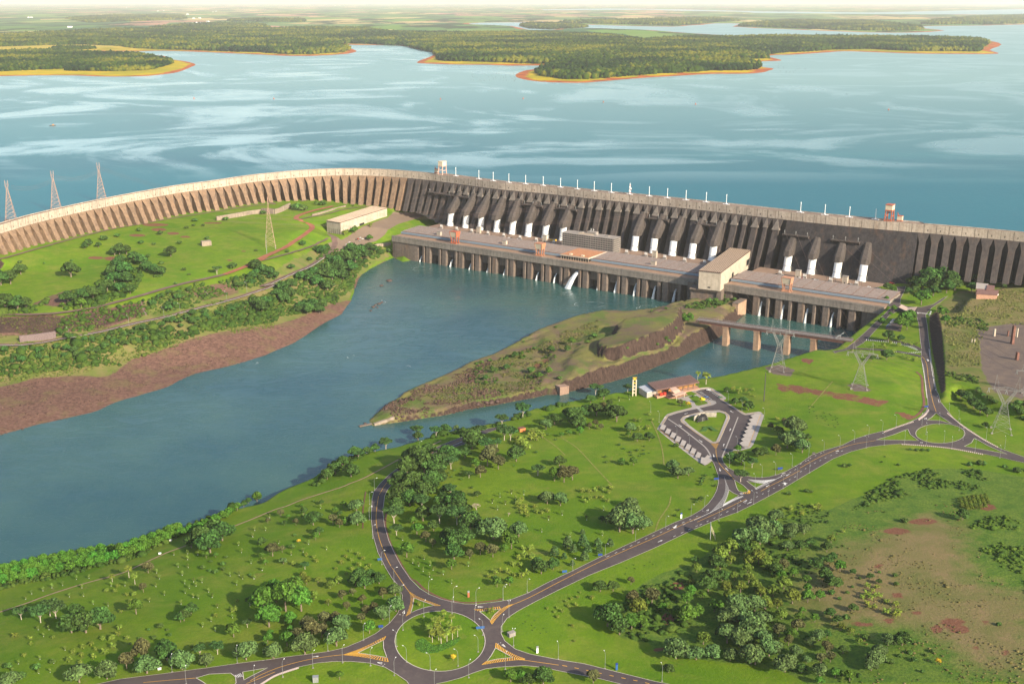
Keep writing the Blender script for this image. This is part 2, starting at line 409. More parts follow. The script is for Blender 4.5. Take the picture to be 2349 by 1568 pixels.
W_ROCK = np.maximum(zone(T('E', [(-150,930),(0,930),(300,860),(600,840),(900,850),(1100,700),(1300,640),(1500,570),(1800,480),(2300,420)]) + T('B', [(900,1330),(860,1240),(900,1160),(1100,1040),(1220,995)]) + T('B', [(1230,1020),(1000,1120),(880,1330)]) + T('F', [(240,380),(0,500)]) + T('E', [(2000,760),(1400,960),(760,1180),(0,1370),(-150,1400)]), 6) * .9,
    np.maximum(zone(T('E', [(-150,355),(500,340),(900,280),(1200,210),(1230,330),(1000,410),(600,470),(-150,520)]), 4), zone(T('E', [(1550,130),(1800,60),(2000,80),(2000,150),(1700,230)]), 6) * .6))
W_ROCK = np.maximum(W_ROCK, .7 * zone(T('A', [(250,1400),(500,1290),(770,1250),(800,1310),(500,1420)]), 5))
W_ISL = (sdist(XX, YY, I_POLY) > -2) * 1.0
W_PAVE = zone(T('B', [(620,790),(760,860),(900,770),(1150,670),(1200,620),(1500,640),(1250,720),(1130,810),(1000,880),(820,950),(690,960),(600,900),(690,870)]), 3)
dzx = np.gradient(ZZ, GS, axis=1); dzy = np.gradient(ZZ, GS, axis=0)
SLOPE = np.hypot(dzx, dzy)
# ---------------------------------------------------------------- ground, water and far land
def mat_ground():
    m = NT('ground'); P = m.pos()
    n1 = m.noise(.012,4,.6, P); n2 = m.noise(.09,5,.65, P); n3 = m.noise(.6,4,.7, P); n4 = m.noise(.03,5,.65, P, .6)
    def mask(w, lo=.42, hi=.58, amp=.9, nz=None):
        nz = nz if nz is not None else n2
        return m.ramp(m.math('ADD', w, m.math('MULTIPLY', m.math('SUBTRACT', nz, .5), amp)), [(lo, 0.0),(hi, 1.0)])
    lawn = m.mix(m.ramp(n1, [(.35,0.0),(.65,1.0)]),(.090,.188,.007),(.165,.248,.011))
    lawn = m.mix(m.ramp(n4, [(.45,0.0),(.68,.85)]), lawn, (.205,.225,.034))
    lawn = m.mix(m.ramp(n2, [(.35,0.0),(.70,.65)]), lawn, (.075,.160,.007))
    lawn = m.mix(m.ramp(m.noise(.045,6,.75, P, 1.5), [(.60,0.0),(.70,.65)]), lawn, (.21,.19,.05))
    lawn = m.mix(m.math('MULTIPLY', m.ramp(n3, [(.3,0.0),(.7,1.0)]), .28), lawn, (.05,.10,.010))
    fine = m.noise(1.3,3,.7, P)
    scrub = m.mix(m.ramp(n2, [(.35,0.0),(.65,1.0)]),(.075,.150,.018),(.150,.215,.030))
    scrub = m.mix(m.ramp(n3, [(.4,0.0),(.7,.8)]), scrub, (.034,.075,.015))
    dry = m.mix(m.ramp(n3, [(.3,0.0),(.7,1.0)]),(.245,.165,.090),(.165,.150,.052))
    dry = m.mix(m.ramp(n4, [(.4,0.0),(.7,1.0)]), dry, (.125,.135,.038))
    rough = m.mix(m.ramp(n4, [(.38,0.0),(.62,1.0)]),(.190,.165,.062),(.105,.150,.026))
    rock = m.mix(m.ramp(m.noise(.25,6,.7, P), [(.3,0.0),(.7,1.0)]),(.066,.034,.028),(.215,.122,.092))
    rock = m.mix(m.ramp(m.noise(.045,4,.6, P), [(.5,0.0),(.75,.8)]), rock, (.150,.130,.052))
    strat = m.noise(.35,5,.75, m.pos((1.2,1.2,.15)))
    cliff = m.mix(m.ramp(strat, [(.3,0.0),(.7,1.0)]),(.022,.015,.014),(.098,.064,.051))
    red = m.mix(m.ramp(n3, [(.3,0.0),(.7,1.0)]),(.150,.058,.034),(.200,.098,.060))
    soil = m.mix(m.ramp(n2, [(.3,0.0),(.7,1.0)]),(.115,.090,.085),(.180,.135,.105))
    isl = m.mix(m.ramp(n4, [(.38,0.0),(.60,1.0)]),(.150,.098,.076),(.175,.168,.048))
    isl = m.mix(m.ramp(m.noise(.028,5,.7, P), [(.50,0.0),(.60,.8)]), isl, (.085,.145,.024))
    isl = m.mix(m.ramp(n3, [(.45,0.0),(.75,.6)]), isl, (.075,.065,.035))
    c = lawn
    c = m.mix(mask(m.attr('w_rough')), c, rough)
    c = m.mix(mask(m.attr('w_scrub'), amp=.5), c, scrub)
    c = m.mix(mask(m.attr('w_dry'), .3,.75,1.0), c, dry)
    c = m.mix(mask(m.attr('w_isle'), amp=.2), c, isl)
    c = m.mix(mask(m.attr('w_soil'), .4,.6,.9), c, soil)
    c = m.mix(mask(m.attr('w_red'), .38,.55,1.1), c, red)
    c = m.mix(mask(m.attr('w_rock'), .35,.6,1.0), c, rock)
    c = m.mix(mask(m.attr('w_cliff'), .35,.65,.5), c, cliff)
    c = m.mix(mask(m.attr('w_pave'), .4,.6,.3), c, m.mix(n2,(.16,.115,.085),(.21,.16,.12)))
    m.base(c)
    h = m.math('ADD', m.math('MULTIPLY', fine, .35), m.math('ADD', n3, m.math('MULTIPLY', m.math('MULTIPLY', strat, 5.0), m.attr('w_cliff'))))
    m.bump(h, .55,1.2)
    m.b.inputs['Roughness'].default_value = .95; m.b.inputs['Specular IOR Level'].default_value = .1
    return m.m
idx = np.arange(NX * NY).reshape(NY, NX)
a, b, c_, d = idx[:-1, :-1].ravel(), idx[:-1,1:].ravel(), idx[1:, 1:].ravel(), idx[1:, :-1].ravel()
# cut away what lies upstream of the dam
crest_poly = np.vstack([CREST, [CREST[-1] + (600,600),(1500,3500),(-1500,3500), CREST[0] + (-900,300)]])
up = sdist(XX, YY, crest_poly).ravel()
keep = (up[a] < 10) | (up[c_] < 10)
tri = np.vstack([np.stack([a, b, c_], 1)[keep], np.stack([a, c_, d], 1)[keep]])
ter_v = np.stack([XX.ravel(), YY.ravel(), ZZ.ravel()], 1)
W_CLIFF = np.maximum(sstep(SLOPE, .9,1.6) * (ZZ > -2), .9 * zone(T('H', [(1505,0),(1530,200),(1555,330),(1580,450),(1605,570),(1645,560),(1640,340),(1615,20)]) + T('D', [(1565,1130),(1510,1180)]), 2))
W_CLIFF = np.maximum(W_CLIFF, .62 * zone(T('E', [(-150,360),(500,345),(900,290),(1190,225),(1210,330),(1000,400),(600,460),(-150,500)]), 4))
at_ = {'w_scrub': W_SCRUB, 'w_dry': W_DRY, 'w_soil': W_SOIL, 'w_red': W_RED, 'w_rock': W_ROCK, 'w_isle': W_ISL, 'w_rough': ROUGH, 'w_cliff': W_CLIFF, 'w_pave': W_PAVE}
ground = link('ground', np_mesh('ground', ter_v, tri, mat_ground(), {k: ('POINT', 'FLOAT', v.ravel()) for k, v in at_.items()}, True))
tag(ground, 'green lawns, scrub and rocky banks on both sides of the river', 'ground', kind='structure')

def mat_river():
    m = NT('river water'); P = m.pos()
    n = m.noise(.006,4,.6, P); s = m.noise(.02,5,.7, m.pos((1,2.2,1)), 1.2)
    m.base(m.mix(m.ramp(n, [(.35,0.0),(.65,1.0)]),(.016,.066,.074),(.038,.098,.084)))
    m.b.inputs['Roughness'].default_value = .12; m.b.inputs['Specular IOR Level'].default_value = .5; m.b.inputs['IOR'].default_value = 1.33
    r = m.ramp(s, [(.38,.06),(.52,.28),(.66,.12)]); m.l(r, m.b.inputs['Roughness'])
    m.bump(m.math('ADD', m.noise(.5,3,.6, m.pos((1,1.6,1))), m.math('MULTIPLY', s, 1.5)), .22,.6)
    return m.m
rv = np.array([(-2500,300,0),(2500,300,0),(2500,2100,0),(-2500,2100,0)], float)
river = link('river', np_mesh('river', rv, [[0,1,2,3]], mat_river())); tag(river, kind='structure')

def mat_lake():
    m = NT('lake water'); P = m.pos()
    big = m.noise(.0011,4,.55, m.pos((.55,1.0,1)), 1.0)
    st = m.noise(.0013,5,.58, m.pos((.85,1.0,1)), 2.6)       # calm slicks drawn out by the wind
    st2 = m.noise(.0042,4,.6, m.pos((.35,1.0,1)), 1.4)
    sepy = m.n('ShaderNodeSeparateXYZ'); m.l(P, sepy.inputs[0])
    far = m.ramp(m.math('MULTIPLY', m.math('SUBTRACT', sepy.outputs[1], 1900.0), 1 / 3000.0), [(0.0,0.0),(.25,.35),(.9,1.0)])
    sl = m.math('ADD', m.math('MULTIPLY', st, .86), m.math('MULTIPLY', st2,.14))
    slick = m.math('MULTIPLY', m.ramp(sl, [(.49,0.0),(.57,.8),(.66,1.0)]), m.ramp(far, [(.02,0.0),(.18,1.0)]))
    slick = m.math('MULTIPLY', slick, m.ramp(m.math('ADD', m.math('MULTIPLY', sepy.outputs[0], -.00022), m.noise(.0006,2,.5)), [(.12,.35),(.62,1.0)]))
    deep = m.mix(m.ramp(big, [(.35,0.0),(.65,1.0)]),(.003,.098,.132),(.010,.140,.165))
    far_pale = m.mix(far, deep, (.215,.350,.325))  # water colour grows paler with distance
    m.base(m.mix(m.math('MULTIPLY', slick, .44), far_pale, (.36,.52,.52)))  # bright sky mirrored by the slicks is mixed into the base colour
    m.b.inputs['IOR'].default_value = 1.33; m.b.inputs['Specular IOR Level'].default_value = .38
    m.l(m.mix(slick, (.36,.36,.36),(.14,.14,.14)), m.b.inputs['Roughness'])
    rip = m.noise(.16,3,.6, m.pos((1,1.5,1)))
    bu = m.bump(rip, .30,2.0)
    m.l(m.math('SUBTRACT',.32, m.math('MULTIPLY', slick, .26)), bu.inputs['Strength'])
    return m.m
nrm = []
for i in range(len(CREST)):
    e = CREST[min(i + 1, len(CREST) - 1)] - CREST[max(i - 1,0)]; e /= np.linalg.norm(e); nrm.append((-e[1], e[0]))
UPN = np.array(nrm)                                   # upstream normal
lk = [(p[0] + q[0] * 6, p[1] + q[1] * 6, Z_LAKE) for p, q in zip(CREST, UPN)]
lb = MB(); lb.add(lk + [(3000,900, Z_LAKE),(60000,900, Z_LAKE),(60000,90000, Z_LAKE),(-60000,90000, Z_LAKE),(-60000,900, Z_LAKE),(-3000,900, Z_LAKE)], [tuple(range(len(lk) + 6))])
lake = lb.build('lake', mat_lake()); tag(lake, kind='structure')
# ---------------------------------------------------------------- far shore: sheets of land over the lake, woods, fields
from mathutils.geometry import delaunay_2d_cdt
def cdt(outer, holes=(), step=None, margin=None):
    """triangles of a polygon in the plane with a grid of inner points"""
    outer = np.asarray(outer)[:, :2]; V = [tuple(p) for p in outer]; E = [(i, (i + 1) % len(outer)) for i in range(len(outer))]
    for h in holes:
        h = np.asarray(h)[:, :2]; o = len(V); V += [tuple(p) for p in h]; E += [(o + i, o + (i + 1) % len(h)) for i in range(len(h))]
    if step:
        x0, y0 = outer.min(0); x1, y1 = outer.max(0)
        X, Y = np.meshgrid(np.arange(x0, x1, step), np.arange(y0, y1, step)); X = X.ravel(); Y = Y.ravel()
        s = sdist(X, Y, outer) > (margin or step * .4)
        for h in holes: s &= sdist(X, Y, np.asarray(h)[:, :2]) < -(margin or step * .4)
        V += list(zip(X[s], Y[s]))
    vv, ee, ff, *_ = delaunay_2d_cdt([Vector(v) for v in V], E, [], 0,1e-5)
    vv = np.array([tuple(v) for v in vv]); ff = np.array([tuple(f) for f in ff if len(f) == 3])
    c = vv[ff].mean(1)
    k = sdist(c[:, 0], c[:, 1], outer) > 0
    for h in holes: k &= sdist(c[:, 0], c[:, 1], np.asarray(h)[:, :2]) < 0
    ff = ff[k]
    ar = (vv[ff[:, 1], 0] - vv[ff[:, 0], 0]) * (vv[ff[:, 2], 1] - vv[ff[:, 0], 1]) - (vv[ff[:, 1], 1] - vv[ff[:, 0], 1]) * (vv[ff[:, 2], 0] - vv[ff[:, 0], 0])
    ff[ar < 0] = ff[ar < 0][:, ::-1]
    return vv, ff
ZL = Z_LAKE
MAIN_SHORE = T('M', [(650,346),(900,346),(1100,342),(1300,348),(1500,357),(1750,368),(1900,376),(2100,377),(2349,362)]) \
    + T('N', [(130,367),(220,348),(190,330),(150,318),(50,297),(200,303),(500,307),(580,325),(700,350),(728,365),(690,385),(620,410),(616,425),(720,430),(900,435),(1100,437),(1300,445),(1480,440),(1470,455),(1350,470),(1270,500),(1290,525),(1400,545),(1560,558),(1750,556),(1950,540),(2150,523),(2349,512)]) \
    + T('O', [(250,498),(450,497),(600,488),(680,463),(600,450),(572,425),(520,415),(700,410),(725,402),(640,380),(690,370),(800,368),(1000,355),(1150,345),(1300,350),(1600,360),(1900,363),(2180,362),(2128,335),(2210,300),(2110,270)])
MAIN_BACK = T('O', [(1990,262),(1600,252),(1200,250),(800,248),(560,246),(300,235),(0,216)]) + [(1500,70),(1400,66),(1300,65),(1260,69.5),(1212,68.5),(1175,60),(1100,57),(1077,55),(1100,52.6),(1200,51.5),(1242,50),(1270,54),(1350,57),(1450,60),(1546,61.5),(1580,59),(1612,57.5),(1640,54),(1703,54.8),(1679,61.5)] \
    + [(1785,66.6),(1888,71),(1990,74.6),(2093,75),(2168,70.7),(2127,66),(2110,61),(2190,59.5),(2264,58.8),(2349,56.4),(2700,50),(2700,34),(2349,33),(2250,34),(2000,33),(1900,32),(1740,30.5),(1700,27.5),(1560,25.5),(1546,25)]
PEN = [(-300,176),(-100,176)] + T('M', [(0,512),(300,507),(500,508),(700,515),(950,513),(1100,500),(1200,485),(1290,450),(1318,432),(1250,412),(1150,398),(1100,375),(975,370),(940,358),(800,352),(625,352),(650,346)]) + [(100,117),(-300,118)]
def shore_smooth(pts, k=3): return smooth(pts, k)
def mat_far():
    m = NT('far land'); P = m.pos()
    f = m.noise(.0035,3,.5, m.pos((1,.55,1)))
    vor = m.n('ShaderNodeTexVoronoi'); vor.inputs['Scale'].default_value = .00115; vor.inputs['Randomness'].default_value = .95
    m.l(m.pos((1,.5,1)), vor.inputs['Vector'])
    sep = m.n('ShaderNodeSeparateColor'); m.l(vor.outputs['Color'], sep.inputs[0])
    field = m.ramp(sep.outputs[0], [(.0,(.09,.19,.05)),(.22,(.13,.24,.04)),(.34,(.46,.34,.15)),(.48,(.16,.25,.06)),(.60,(.44,.22,.15)),(.70,(.05,.12,.05)),(.82,(.48,.38,.16)),(.94,(.12,.21,.07))])
    field.node.color_ramp.interpolation = 'CONSTANT'
    field = m.mix(m.ramp(f, [(.4,0.0),(.7,.3)]), field, (.15,.20,.06))
    wood = m.ramp(m.noise(.0016,5,.65, m.pos((1,.45,1))), [(.525,0.0),(.545,1.0)])
    c = m.mix(wood, field, m.mix(m.noise(.02,4,.7, P),(.014,.034,.014),(.04,.07,.020)))
    gr = m.mix(m.ramp(m.noise(.006,4,.6, P), [(.4,0.0),(.6,1.0)]),(.48,.34,.012),(.30,.27,.015))
    bank = m.mix(m.ramp(m.noise(.02,4,.6, P), [(.35,0.0),(.6,1.0)]),(.50,.15,.03),(.28,.075,.035))
    near = m.attr('w_near')
    c = m.mix(near, c, gr)
    c = m.mix(m.ramp(m.math('ADD', m.attr('w_shore'), m.math('MULTIPLY', m.math('SUBTRACT', m.noise(.008,4,.6, P), .5), .6)), [(.42,0.0),(.58,1.0)]), c, bank)
    m.base(c); m.b.inputs['Roughness'].default_value = 1; m.b.inputs['Specular IOR Level'].default_value = 0.05
    return m.m
MF = mat_far()
def far_sheet(name, pts, near_y, step):
    poly = xy(pts, ZL)
    vv, ff = cdt(poly, step=step, margin=step * .3)
    s = sdist(vv[:, 0], vv[:, 1], poly)
    z = ZL - .3 + np.clip(s, 0,60) * .06 + fbm(vv[:, 0], vv[:, 1], 900,5) * np.clip(s / 500,0,1) * 10
    wn = np.clip((near_y - vv[:, 1]) / 2500 + .5,0,1)
    return link(name, np_mesh(name, np.column_stack([vv, z]), ff, MF, {'w_near': ('POINT', 'FLOAT', wn), 'w_shore': ('POINT', 'FLOAT',1 - sstep(s, 10,55))}, True)), poly
main_pts = shore_smooth(MAIN_SHORE) + shore_smooth(MAIN_BACK, 2) + [(1500,23),(1400,23.5),(1250,24),(1240,22),(1400,20),(1560,22),(1750,26.5),(2000,29),(2349,21),(2700,20),(3300,9),(-1000,9),(-900,117),(-300,118)] + [(100,117.2)]
fl, MAIN_POLY = far_sheet('far_land', main_pts, 8000,170); tag(fl, 'fields and pastures on the far shore', 'land', kind='structure')
pn, PEN_POLY = far_sheet('peninsula', shore_smooth(PEN, 3), 20000,60); tag(pn, 'low grassy peninsula with red earth rim', 'land', kind='structure')

# forest: crowns scattered over the wooded parts, one mass each
ICO_V = None
def ico(sub):
    bm = bmesh.new(); bmesh.ops.create_icosphere(bm, subdivisions=sub, radius=1)
    v = np.array([tuple(q.co) for q in bm.verts]); f = np.array([[q.index for q in p.verts] for p in bm.faces]); bm.free(); return v, f
IV1, IF1 = ico(1); IV2, IF2 = ico(2)
def mat_leafmass(name, c0, c1, c2):
    m = NT(name); P = m.pos()
    r = m.attr('tone')
    c = m.ramp(r, [(0.0, c0),(.5, c1),(1.0, c2)])
    c = m.mix(m.math('MULTIPLY', m.ramp(m.noise(.35,4,.7, P), [(.35,0.0),(.65,1.0)]), .6), c, tuple(v * .5 for v in c0))
    m.base(c); m.b.inputs['Roughness'].default_value = .9; m.b.inputs['Specular IOR Level'].default_value = .1
    m.bump(m.noise(.5,3,.7, P), .9,2.0)
    return m.m
def crowns(name, pos, rad, flat, mat, sub=1, seed=1, jit=.28, tone=None):
    r = np.random.default_rng(seed); n = len(pos)
    bv, bf = (IV1, IF1) if sub == 1 else (IV2, IF2); k = len(bv)
    V = np.repeat(bv[None], n, 0) * (1 + r.normal(0, jit, (n, k, 1)))
    V *= rad[:, None, None]; V[:, :, 2] *= flat
    V += pos[:, None, :]
    Fc = (bf[None] + (np.arange(n) * k)[:, None, None]).reshape(-1,3)
    tn = tone if tone is not None else r.random(n)
    tn = np.clip(tn, 0,1)
    return link(name, np_mesh(name, V.reshape(-1,3), Fc, mat, {'tone': ('POINT', 'FLOAT', np.repeat(tn, k))}, False))
def scatter(poly, step, keep=None, seed=1, inset=0.0):
    r = np.random.default_rng(seed); poly = np.asarray(poly)
    x0, y0 = poly.min(0); x1, y1 = poly.max(0)
    X, Y = np.meshgrid(np.arange(x0, x1, step), np.arange(y0, y1, step))
    X = (X + r.uniform(-.45,.45, X.shape) * step).ravel(); Y = (Y + r.uniform(-.45,.45, Y.shape) * step).ravel()
    s = sdist(X, Y, poly); k = s > inset
    if keep is not None: k &= keep(X, Y, s)
    return X[k], Y[k], s[k]
M_WOOD = mat_leafmass('far wood leaves', (.007,.026,.003),(.048,.090,.005),(.190,.185,.010))
def wood(name, label, pts, step, size, seed, inset=0, sub=1, cut=None, world=None):
    poly = xy(pts, ZL) if world is None else world
    X, Y, s = scatter(poly, step, cut, seed, inset)
    r = np.random.default_rng(seed + 50)
    rad = size * r.uniform(.6,1.35, len(X)); hump = fbm(X, Y, 700, seed) * 9
    z = ZL + np.clip(s, 0,60) * .06 + hump + rad * .7
    tone = .12 + (fbm(X, Y, 320, seed + 3) - .36) * 2.3 + r.normal(0,.18, len(X))
    o = crowns(name, np.column_stack([X, Y, z]), rad, 1.15, M_WOOD, sub, seed, tone=tone)
    return tag(o, label, 'forest', kind='stuff')
wood('forest', 'dark green forest mass covering the middle peninsula', T('N', [(760,395),(740,405),(800,418),(1000,422),(1200,428),(1400,434),(1560,436),(1480,458),(1410,490),(1430,515),(1600,540),(1750,540),(1950,525),(2150,508),(2349,496)])
     + T('O', [(250,483),(450,480),(560,470),(590,455),(540,440),(510,418),(480,405),(600,400),(640,395),(610,375),(700,362),(900,352),(1050,340),(1300,336),(1600,350),(1900,352),(2050,352),(2080,320),(2120,295),(2060,272),(1700,262),(1300,258),(900,256),(600,252),(400,262),(0,262)])
     + [(1480,96),(1400,84),(1300,80),(1200,78),(1000,80),(900,76),(820,92),(760,100)] + T('N', [(520,308),(600,330),(720,355)]), 17,10.5,11,4)
wood('forest', 'dark woodland strip along the far left shore', T('M', [(-200,325),(0,325),(300,315),(560,310),(760,318),(900,332),(1100,338),(1300,342),(1500,350),(1750,358),(1900,368),(2100,369),(2349,354)]) + T('N', [(100,355),(170,342),(150,325),(60,306),(-60,297),(200,297),(480,300),(560,250),(300,200),(-100,195)]) + [(500,73),(350,70),(240,72),(120,78),(0,85),(-100,90)], 22,12,21,3)
wood('forest', 'bushy green wood on the left grassy peninsula', T('M', [(-300,480),(-200,360),(0,365),(200,352),(340,352),(560,365),(800,370),(960,378),(1060,395),(1150,415),(1170,430),(1100,455),(1000,480),(800,488),(560,486),(420,485),(500,472),(300,478),(0,490)]), 15,8.5,31,2)
wood('forest', 'narrow dark copse on the far grass of the left peninsula', T('M', [(340,345),(350,328),(480,322),(640,328),(660,335),(500,342)]), 16,8,41,1)
wood('forest', 'wood on the low island beyond the channel', [(1690,61),(1740,55),(1850,50),(2000,52),(2060,58),(2115,66),(2120,69.5),(2090,72),(1990,72),(1890,69),(1790,65)], 26,14,51,3)
wood('forest', 'hazy wood on the far right shore', [(2110,58),(2150,48),(2230,42),(2349,38),(2600,38),(2600,50),(2349,55),(2250,57)], 34,16,61,3)
wood('forest', 'low tree belt by the far channel', [(1190,60),(1210,56),(1290,57),(1350,62),(1340,64.5),(1260,68),(1215,66)], 24,12,71,2)
wood('forest', 'hazy woods beyond the channel', [(1280,53),(1420,49),(1546,46),(1640,44),(1700,50),(1640,53),(1600,56),(1546,60),(1450,58),(1350,55.5)], 40,16,81,3)
wood('forest', 'dark plantation belt among the far left fields', [(520,49),(600,46),(700,47),(700,52),(600,52.5),(530,52)], 30,14,91,1)
wood('forest', 'dark tree belt crossing the far left fields', [(150,44),(260,37),(420,37),(430,45),(330,50),(200,53)], 36,14,101,1)
wood('forest', 'bushes at the edge of the far red field', [(340,68),(420,60),(520,56),(600,60),(620,66),(560,70),(450,71)], 30,13,111,1)
# ---------------------------------------------------------------- the dam
def mat_conc(name, c, dark, stain=.5, sc=.25, streak=True, lines=0.0, warm=0.0):
    m = NT(name); P = m.pos()
    n = m.noise(.03,5,.65, P); f = m.noise(sc, 5,.7, P)
    b = m.mix(m.ramp(n, [(.3,0.0),(.7,1.0)]), tuple(v * .82 for v in c), tuple(min(1, v * 1.15) for v in c))
    b = m.mix(m.ramp(f, [(.42,0.0),(.75, stain)]), b, dark)
    if streak:
        v = m.noise(.22,5,.7, m.pos((1.6,1.6,.07)))
        b = m.mix(m.ramp(v, [(.47,0.0),(.72, stain)]), b, dark)
    if warm:
        v = m.noise(.12,4,.7, m.pos((1,1,.15)))
        b = m.mix(m.ramp(v, [(.52,0.0),(.75, warm)]), b, (.30,.15,.07))
    if lines:
        wv = m.n('ShaderNodeTexWave'); wv.bands_direction = 'Z'; wv.inputs['Scale'].default_value = lines; wv.inputs['Distortion'].default_value = .4
        m.l(P, wv.inputs['Vector'])
        b = m.mix(m.math('MULTIPLY', m.ramp(wv.outputs['Fac'], [(.0,1.0),(.18,0.0)]), .35), b, dark)
    m.base(b); m.bump(f, .3,.4)
    return m.m
M_FACE = mat_conc('weathered concrete', (.086,.071,.066),(.028,.025,.028), .75,.18, True, .16,.15)
M_TANF = mat_conc('sunlit tan concrete', (.250,.165,.108),(.085,.058,.044), .7,.18, True, .16,.25)  # warm sunlight on the left arc is put into this tan
M_TANW = mat_conc('tan recess concrete', (.150,.108,.082),(.050,.040,.036), .8,.2, True, .12)  # darker than the tan faces: recess shade put into the colour
M_WALL = mat_conc('shade dark concrete', (.048,.042,.043),(.016,.015,.018), .95,.2, True, .25,.18)  # shade of recesses and back walls put into the dark colour, plus stains
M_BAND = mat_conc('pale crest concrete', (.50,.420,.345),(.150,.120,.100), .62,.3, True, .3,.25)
M_HEAD = mat_conc('sunlit buttress head concrete', (.20,.172,.150),(.07,.06,.055), .7,.3, True, .3)  # pale tone stands for sun catching the buttress heads
M_TOP = mat_conc('crest paving', (.26,.20,.16),(.13,.09,.075), .5,.4, False)
M_CAS = mat_conc('penstock casing concrete', (.090,.075,.068),(.036,.031,.031), .6,.3, True, .3)
M_JOINT = simple('joint shadow gap', (.05,.045,.04))
M_WHITE = simple('white paint', (.80,.81,.80), .5,.06,.8,.4)
M_STEEL = simple('galvanised steel', (.24,.25,.25), .5,.15,.5,.5)
M_DARKST = simple('dark steel', (.07,.065,.06), .6,.2,.5,.4)
M_ORANGE = simple('orange red crane paint', (.40,.115,.06), .55,.25,.6,.35)
M_CREAM = simple('cream crane sheeting', (.62,.52,.38), .6,.12,.5,.3)
M_YEL = simple('yellow paint', (.62,.40,.04), .6,.15,.5,.3)
M_RED = simple('red paint', (.55,.05,.03), .5,.15,.5,.4)
M_RUST = simple('rust stained concrete', (.34,.19,.11), .85,.3,.5)

CR = np.array(smooth([tuple(c) for c in CREST], 8))
_sg = np.linalg.norm(np.diff(CR, axis=0), axis=1); CS = np.concatenate([[0], np.cumsum(_sg)])
def DF(s, off, z):
    """a point of the dam: along the crest, downstream of the crest edge, height"""
    p = np.array((np.interp(s, CS, CR[:, 0]), np.interp(s, CS, CR[:, 1])))
    e = np.array((np.interp(s + 6, CS, CR[:, 0]) - np.interp(s - 6, CS, CR[:, 0]), np.interp(s + 6, CS, CR[:, 1]) - np.interp(s - 6, CS, CR[:, 1])))
    e /= np.linalg.norm(e) + 1e-9
    return (p[0] + e[1] * off, p[1] - e[0] * off, z)
def sproj(p):
    e = np.diff(CR, axis=0); L2 = (e ** 2).sum(1)
    t = np.clip(((p[0] - CR[:-1,0]) * e[:, 0] + (p[1] - CR[:-1,1]) * e[:, 1]) / L2,0,1)
    d = np.hypot(p[0] - CR[:-1,0] - t * e[:, 0], p[1] - CR[:-1,1] - t * e[:, 1]); i = int(d.argmin())
    return CS[i] + t[i] * math.sqrt(L2[i])
SLP = .45; Z_B = 104.0
fo = lambda z: 1.0 + SLP * (Z_B - z)
TOE = np.array([(0,80),(117,80),(241,78),(364,72.5),(490,70.5),(613,70.5),(750,66.6),(847,55.5),(900,52.4),(1010,52),(1065,37),(1800,36),(1840,44),(1864,49),(1935,52),(2004,55),(2400,58)])
toe = lambda s: float(np.interp(s, TOE[:, 0], TOE[:, 1])) - 4
S0, S1 = 20.0, CS[-1] - 20
U0, UD = 1099.3,33.15
S_SOLID0, S_SOLID1 = 1677.0,1862.0
droot = thing('dam', 'long curved concrete buttress dam between the wide lake and the power stations', 'dam', DF(1400,0,36))
def put(o, root, name=None):
    o.parent = root; o.location = -Vector(root.location); return o
def strip(rows, mb):
    """rows: list of rings of equal length joined lengthways"""
    n = len(rows[0]); vs = [p for r in rows for p in r]; fs = []
    for i in range(len(rows) - 1):
        for j in range(n - 1): fs.append((i * n + j, (i + 1) * n + j, (i + 1) * n + j + 1, i * n + j + 1))
    mb.add(vs, fs)
crw = lambda s: float(np.interp(s, [1010,1030,1862,1868], [10,20,20,10]))
ss = sorted(list(np.arange(S0, S1,8.0)) + [1012,1028,1863,1867])
m_ = MB(); strip([[DF(s, .3, Z_B), DF(s, .3, Z_CREST), DF(s, -crw(s), Z_CREST), DF(s, -crw(s), Z_LAKE - 12)] for s in ss], m_)
crest_o = put(m_.build('crest_road', M_TOP), droot)
m_ = MB()
strip([[DF(s, 0.0, Z_B + .2), DF(s, 0.9, Z_B + .2), DF(s, 0.9, Z_CREST + 1.1), DF(s, .4, Z_CREST + 1.1), DF(s, .4, Z_CREST - .2)] for s in np.arange(S0, S1,6.0)], m_)
UW = m_
m_ = MB(); strip([[DF(s, -crw(s) + .6, Z_CREST - .2), DF(s, -crw(s) + .6, Z_CREST + 1.0), DF(s, -crw(s) - .1, Z_CREST + 1.0), DF(s, -crw(s) - .1, Z_CREST - 1)] for s in ss], m_)
put(m_.build('parapet', M_BAND), droot)
m_ = MB(); strip([[DF(s, -3.0, Z_CREST + .25), DF(s, -3.5, Z_CREST + .25), DF(s, -3.5, Z_CREST)] for s in ss], m_); strip([[DF(s, -7.8, Z_CREST + .25), DF(s, -8.3, Z_CREST + .25), DF(s, -8.3, Z_CREST)] for s in ss], m_)
put(m_.build('crane_rail', M_RUST), droot)
but_s = sorted([U0 + UD * .5 * i for i in range(-65,35) if S0 + 12 < U0 + UD * .5 * i < S_SOLID0 - 6] + [S_SOLID1 + 7 + 16.4 * i for i in range(0,20) if S_SOLID1 + 7 + 16.4 * i < S1 - 10])
but_s = [s for s in but_s if s > 95]
jm = UW; jm.mi = 1
for s in but_s: jm.hexa([DF(s - .22,.85, Z_B + .3), DF(s + .22,.85, Z_B + .3), DF(s + .22,1.0, Z_B + .3), DF(s - .22,1.0, Z_B + .3), DF(s - .22,.85, Z_CREST + 1), DF(s + .22,.85, Z_CREST + 1), DF(s + .22,1.0, Z_CREST + 1), DF(s - .22,1.0, Z_CREST + 1)])
